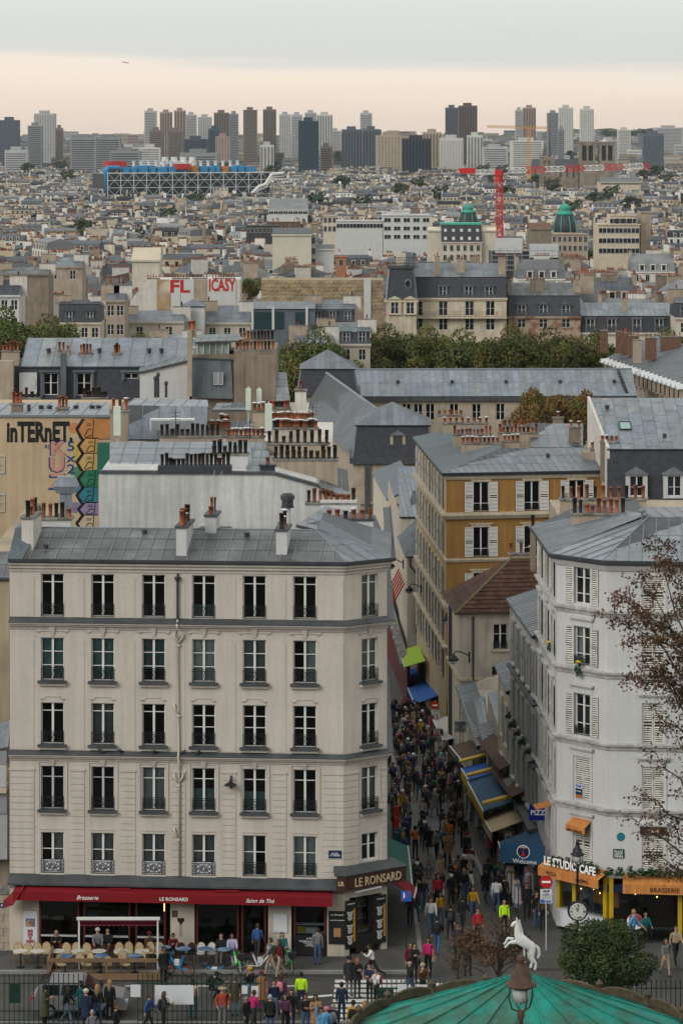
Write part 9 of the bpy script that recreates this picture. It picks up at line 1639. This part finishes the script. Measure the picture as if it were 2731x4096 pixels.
# ---- people
FG = """180 4112 phone 1.2 olive black dark hat:black 0.5 - -|270 4100 walk_a 1.3 black pale_jeans brown long - - -|325 4090 walk_b -1.2 teal black dark long .3 - -|345 4125 stand 2.6 navy navy fair hat:cream .4 - -|390 4110 bag 2.9 black jeans fair long - - brown|440 4085 stand 2.8 black black fair long - - black|465 4190 stand 1.2 black black brown short - - -|370 4215 stand .3 grey charcoal grey short - - -|595 4130 walk_a 1.4 blue black brown short - - -|655 4140 phone 1.5 charcoal black brown long - black -|655 3950 stand .5 black black dark short .2 - -|890 4120 pockets .2 rust grey brown brim:beige - - -|940 4062 pockets .1 olive pale_jeans dark hat:brown .3 - -|1000 4035 camera .2 black pale_jeans brown hat:mustard - - -|1045 4042 stand .3 camel jeans brown hat:burgundy .5 - pink|985 4145 stand 1.0 black charcoal grey bald - - -|1015 4125 walk_b 2.2 magenta charcoal brown short - - -|1080 4140 stand 3.1 black jeans grey short .1 - -|1095 4090 stand .2 navy pale_jeans brown short - - -|1140 4135 bag .2 plum black dark long - - camel|1165 4125 bag .1 black jeans dark long - - brown|1125 4060 stand 2.7 plum charcoal brown long - pink -|1205 4055 stand 3.1 hi_vis navy dark short - - -|1222 4145 crossed .2 black jeans dark short - - -|1262 4150 phone .1 camel brown dark long .4 - beige|1282 4215 wave .3 sky jeans dark short - - -|1306 4200 stand 2.6 sky jeans fair hat:pink - - -|1332 4195 stand 3.1 navy navy grey bald - grey -|1366 4090 stand 3.0 navy navy dark short - - -|1412 4170 walk_b 2.8 mustard jeans dark short - black -|1456 4180 walk_a 2.3 orange jeans fair long - red -|1396 3985 stand .3 charcoal grey dark hat:black .3 - -|1428 3992 phone .5 black charcoal ginger long .2 - cream|1478 4010 phone -.6 navy black dark short - - -|1505 4030 phone -.9 white black dark short - red -|1492 3912 run -1.35 white black dark short - - -|1640 4000 walk_a -1.1 black jeans grey bald - - -|1655 3932 phone .4 black black dark short - - black|1712 3910 stand -.4 magenta black dark long - - beige|1690 4010 camera .3 brown black dark hat:beige - - -|1640 3925 stand .3 burgundy black brown long - - -|1270 3870 stand 3.1 grey jeans brown short - - -|1030 3850 walk_b 2.8 blue charcoal brown short - - -|1085 3905 walk_a -1.5 grey beige brown short - olive -|1118 3912 walk_b -1.3 burgundy beige brown long - black -|840 4000 crouch 1.2 black black dark hat:black - black -|772 4075 stand 2.9 cream jeans dark long - pink -|225 3842 sit_phone .2 black black fair long - - -|392 3836 sit .1 grey black dark hat:cream - - -|432 3836 sit -.2 black olive dark short - - -|598 3850 sit .5 brown charcoal dark hat:burgundy - - -|690 3848 sit_phone .3 burgundy black dark short - - -|632 3846 sit_phone .1 black black dark short - - -|885 3856 sit -.2 black grey dark short - - -|928 3856 sit .2 lilac jeans dark long - - -|1128 3852 sit .2 teal black brown long - - -|1690 3655 walk_a .2 black jeans brown long - - -|1750 3640 walk_b .1 red navy dark long - - white|1820 3600 walk_a 3.0 black black dark hat:orange .6 - black|1722 3745 walk_a .1 white jeans dark short - - -|1760 3720 walk_b .2 mustard jeans dark short - black -|1748 3830 walk_b 2.9 black jeans dark short - black -|1800 3770 walk_a 3.0 black black dark short - charcoal -|1850 3740 walk_b 2.7 black charcoal dark short - - -|1890 3690 walk_a .2 mustard jeans dark long - - -|1640 3720 walk_b 3.0 black black dark short - - -|1660 3705 walk_a 2.9 charcoal jeans fair long - - -|1985 3660 walk_b 3.0 white jeans dark short - - -|2015 3650 stand 2.9 black black dark short - - -|2010 3570 stand 3.0 grey navy dark short - - -|2060 3620 stand 1.4 black charcoal dark short - - -|2100 3600 phone 1.5 beige black brown long - - -|2105 3690 stand .2 black black dark short - - -|2145 3720 stand .5 black jeans brown short - - -|2170 3735 stand .4 brown black fair long - - -|1830 3860 stand .2 navy black dark short - - -|2530 3800 walk_a 1.2 sky jeans fair short - - -|2580 3770 sit .3 teal black dark long - - -|2660 3905 walk_b .4 grey beige brown long - - -|2700 3870 walk_a .3 beige black brown short - - -|2340 3690 stand .2 white navy fair short - - -|2380 3700 stand 2.8 sky jeans fair short - - -|1910 3790 stand .2 red black dark short - - -|1870 3610 walk_a .1 white jeans dark short - - -|2015 3755 stand .3 hi_vis black dark bald - - -|1870 3905 stand 2.9 black black dark short - - -|2000 3905 walk_b 2.7 black black dark short - black -"""
for ln in FG.split('|'):
 u, v, ps, yw, tp, bt, hr, st, ct, pk_, bg_ = ln.split(); u, v = float(u), float(v); p = G(u, v)
 D = 38 * F / (v - V0) if v > 3640 else p.y
 if v > 3640: p = Vector((XU(u, D), D, .12 if D > 135.3 or D < 124.6 else .01))
 person(p, ps, float(yw), tp, bt, hr, st, None if ct == '-' else float(ct), None if pk_ == '-' else pk_, None if bg_ == '-' else bg_, rng.uniform(.96, 1.06), 'on the square', group='people on the square')
q = random.Random(77); pos = []; tops = ['black'] * 20 + ['charcoal'] * 9 + ['navy'] * 6 + ['brown', 'grey', 'olive', 'cream'] * 2 + 'white beige camel burgundy teal orange pink green plum mustard blue'.split(); bots = ['black'] * 6 + ['jeans'] * 4 + ['charcoal'] * 3 + ['pale_jeans', 'beige', 'navy', 'grey', 'white']
tries = 0
while len(pos) < 165 and tries < 9000:
 tries += 1; D = 148 + 95 * q.random() ** 1.4; x = q.uniform(3.0, faceX(D) - 1.0)
 if D > 205: x = q.uniform(XU(1580, D) - .2, faceX(D) - 1.6)
 if D < 160 and q.random() < .35: continue
 if any((x - a) ** 2 + ((D - c) * .8) ** 2 < .42 for a, c in pos): continue
 pos.append((x, D)); kerb = x > faceX(D) - 2.5 and D < 222 or x < 3.6; walk = q.random(); down = q.random() < .62
 person((x, D, zg(D) + (.135 if kerb else .01)), q.choice(('walk_a', 'walk_b', 'walk_a', 'walk_b', 'bag', 'phone', 'stand', 'pockets', 'crossed')), (0 if down else math.pi) + q.uniform(-.5, .5), q.choice(tops), q.choice(bots), q.choice(('dark', 'dark', 'dark', 'brown', 'brown', 'fair', 'grey', 'ginger')), q.choice(('short', 'short', 'short', 'long', 'long', 'bald', 'short', 'long', 'hat:black', 'hat:burgundy', 'hat:white', 'hat:grey')), q.choice((None, None, None, .15, .4)), q.choice((None,) * 4 + ('black', 'navy', 'grey', 'teal')), q.choice((None,) * 4 + ('black', 'camel', 'cream')), q.uniform(.93, 1.06), 'in the street crowd', group='people in the street crowd')
# ---- haze
hz = bpy.data.materials.new('haze'); hz.use_nodes = True; mk, L = nodes_of(hz.node_tree); o_ = mk('ShaderNodeOutputMaterial'); pv = mk('ShaderNodeVolumePrincipled'); pv.inputs['Color'].default_value = (.80, .88, .97, 1); pv.inputs['Density'].default_value = 1.9e-5; L(pv.outputs[0], o_.inputs['Volume']); MATS['haze'] = hz
tag(MB().box(-7000, 7000, -150, 10500, -60, 105).wbuild('haze', 'haze'), 'thin pale air haze over the whole city', 'haze', None, 'stuff')
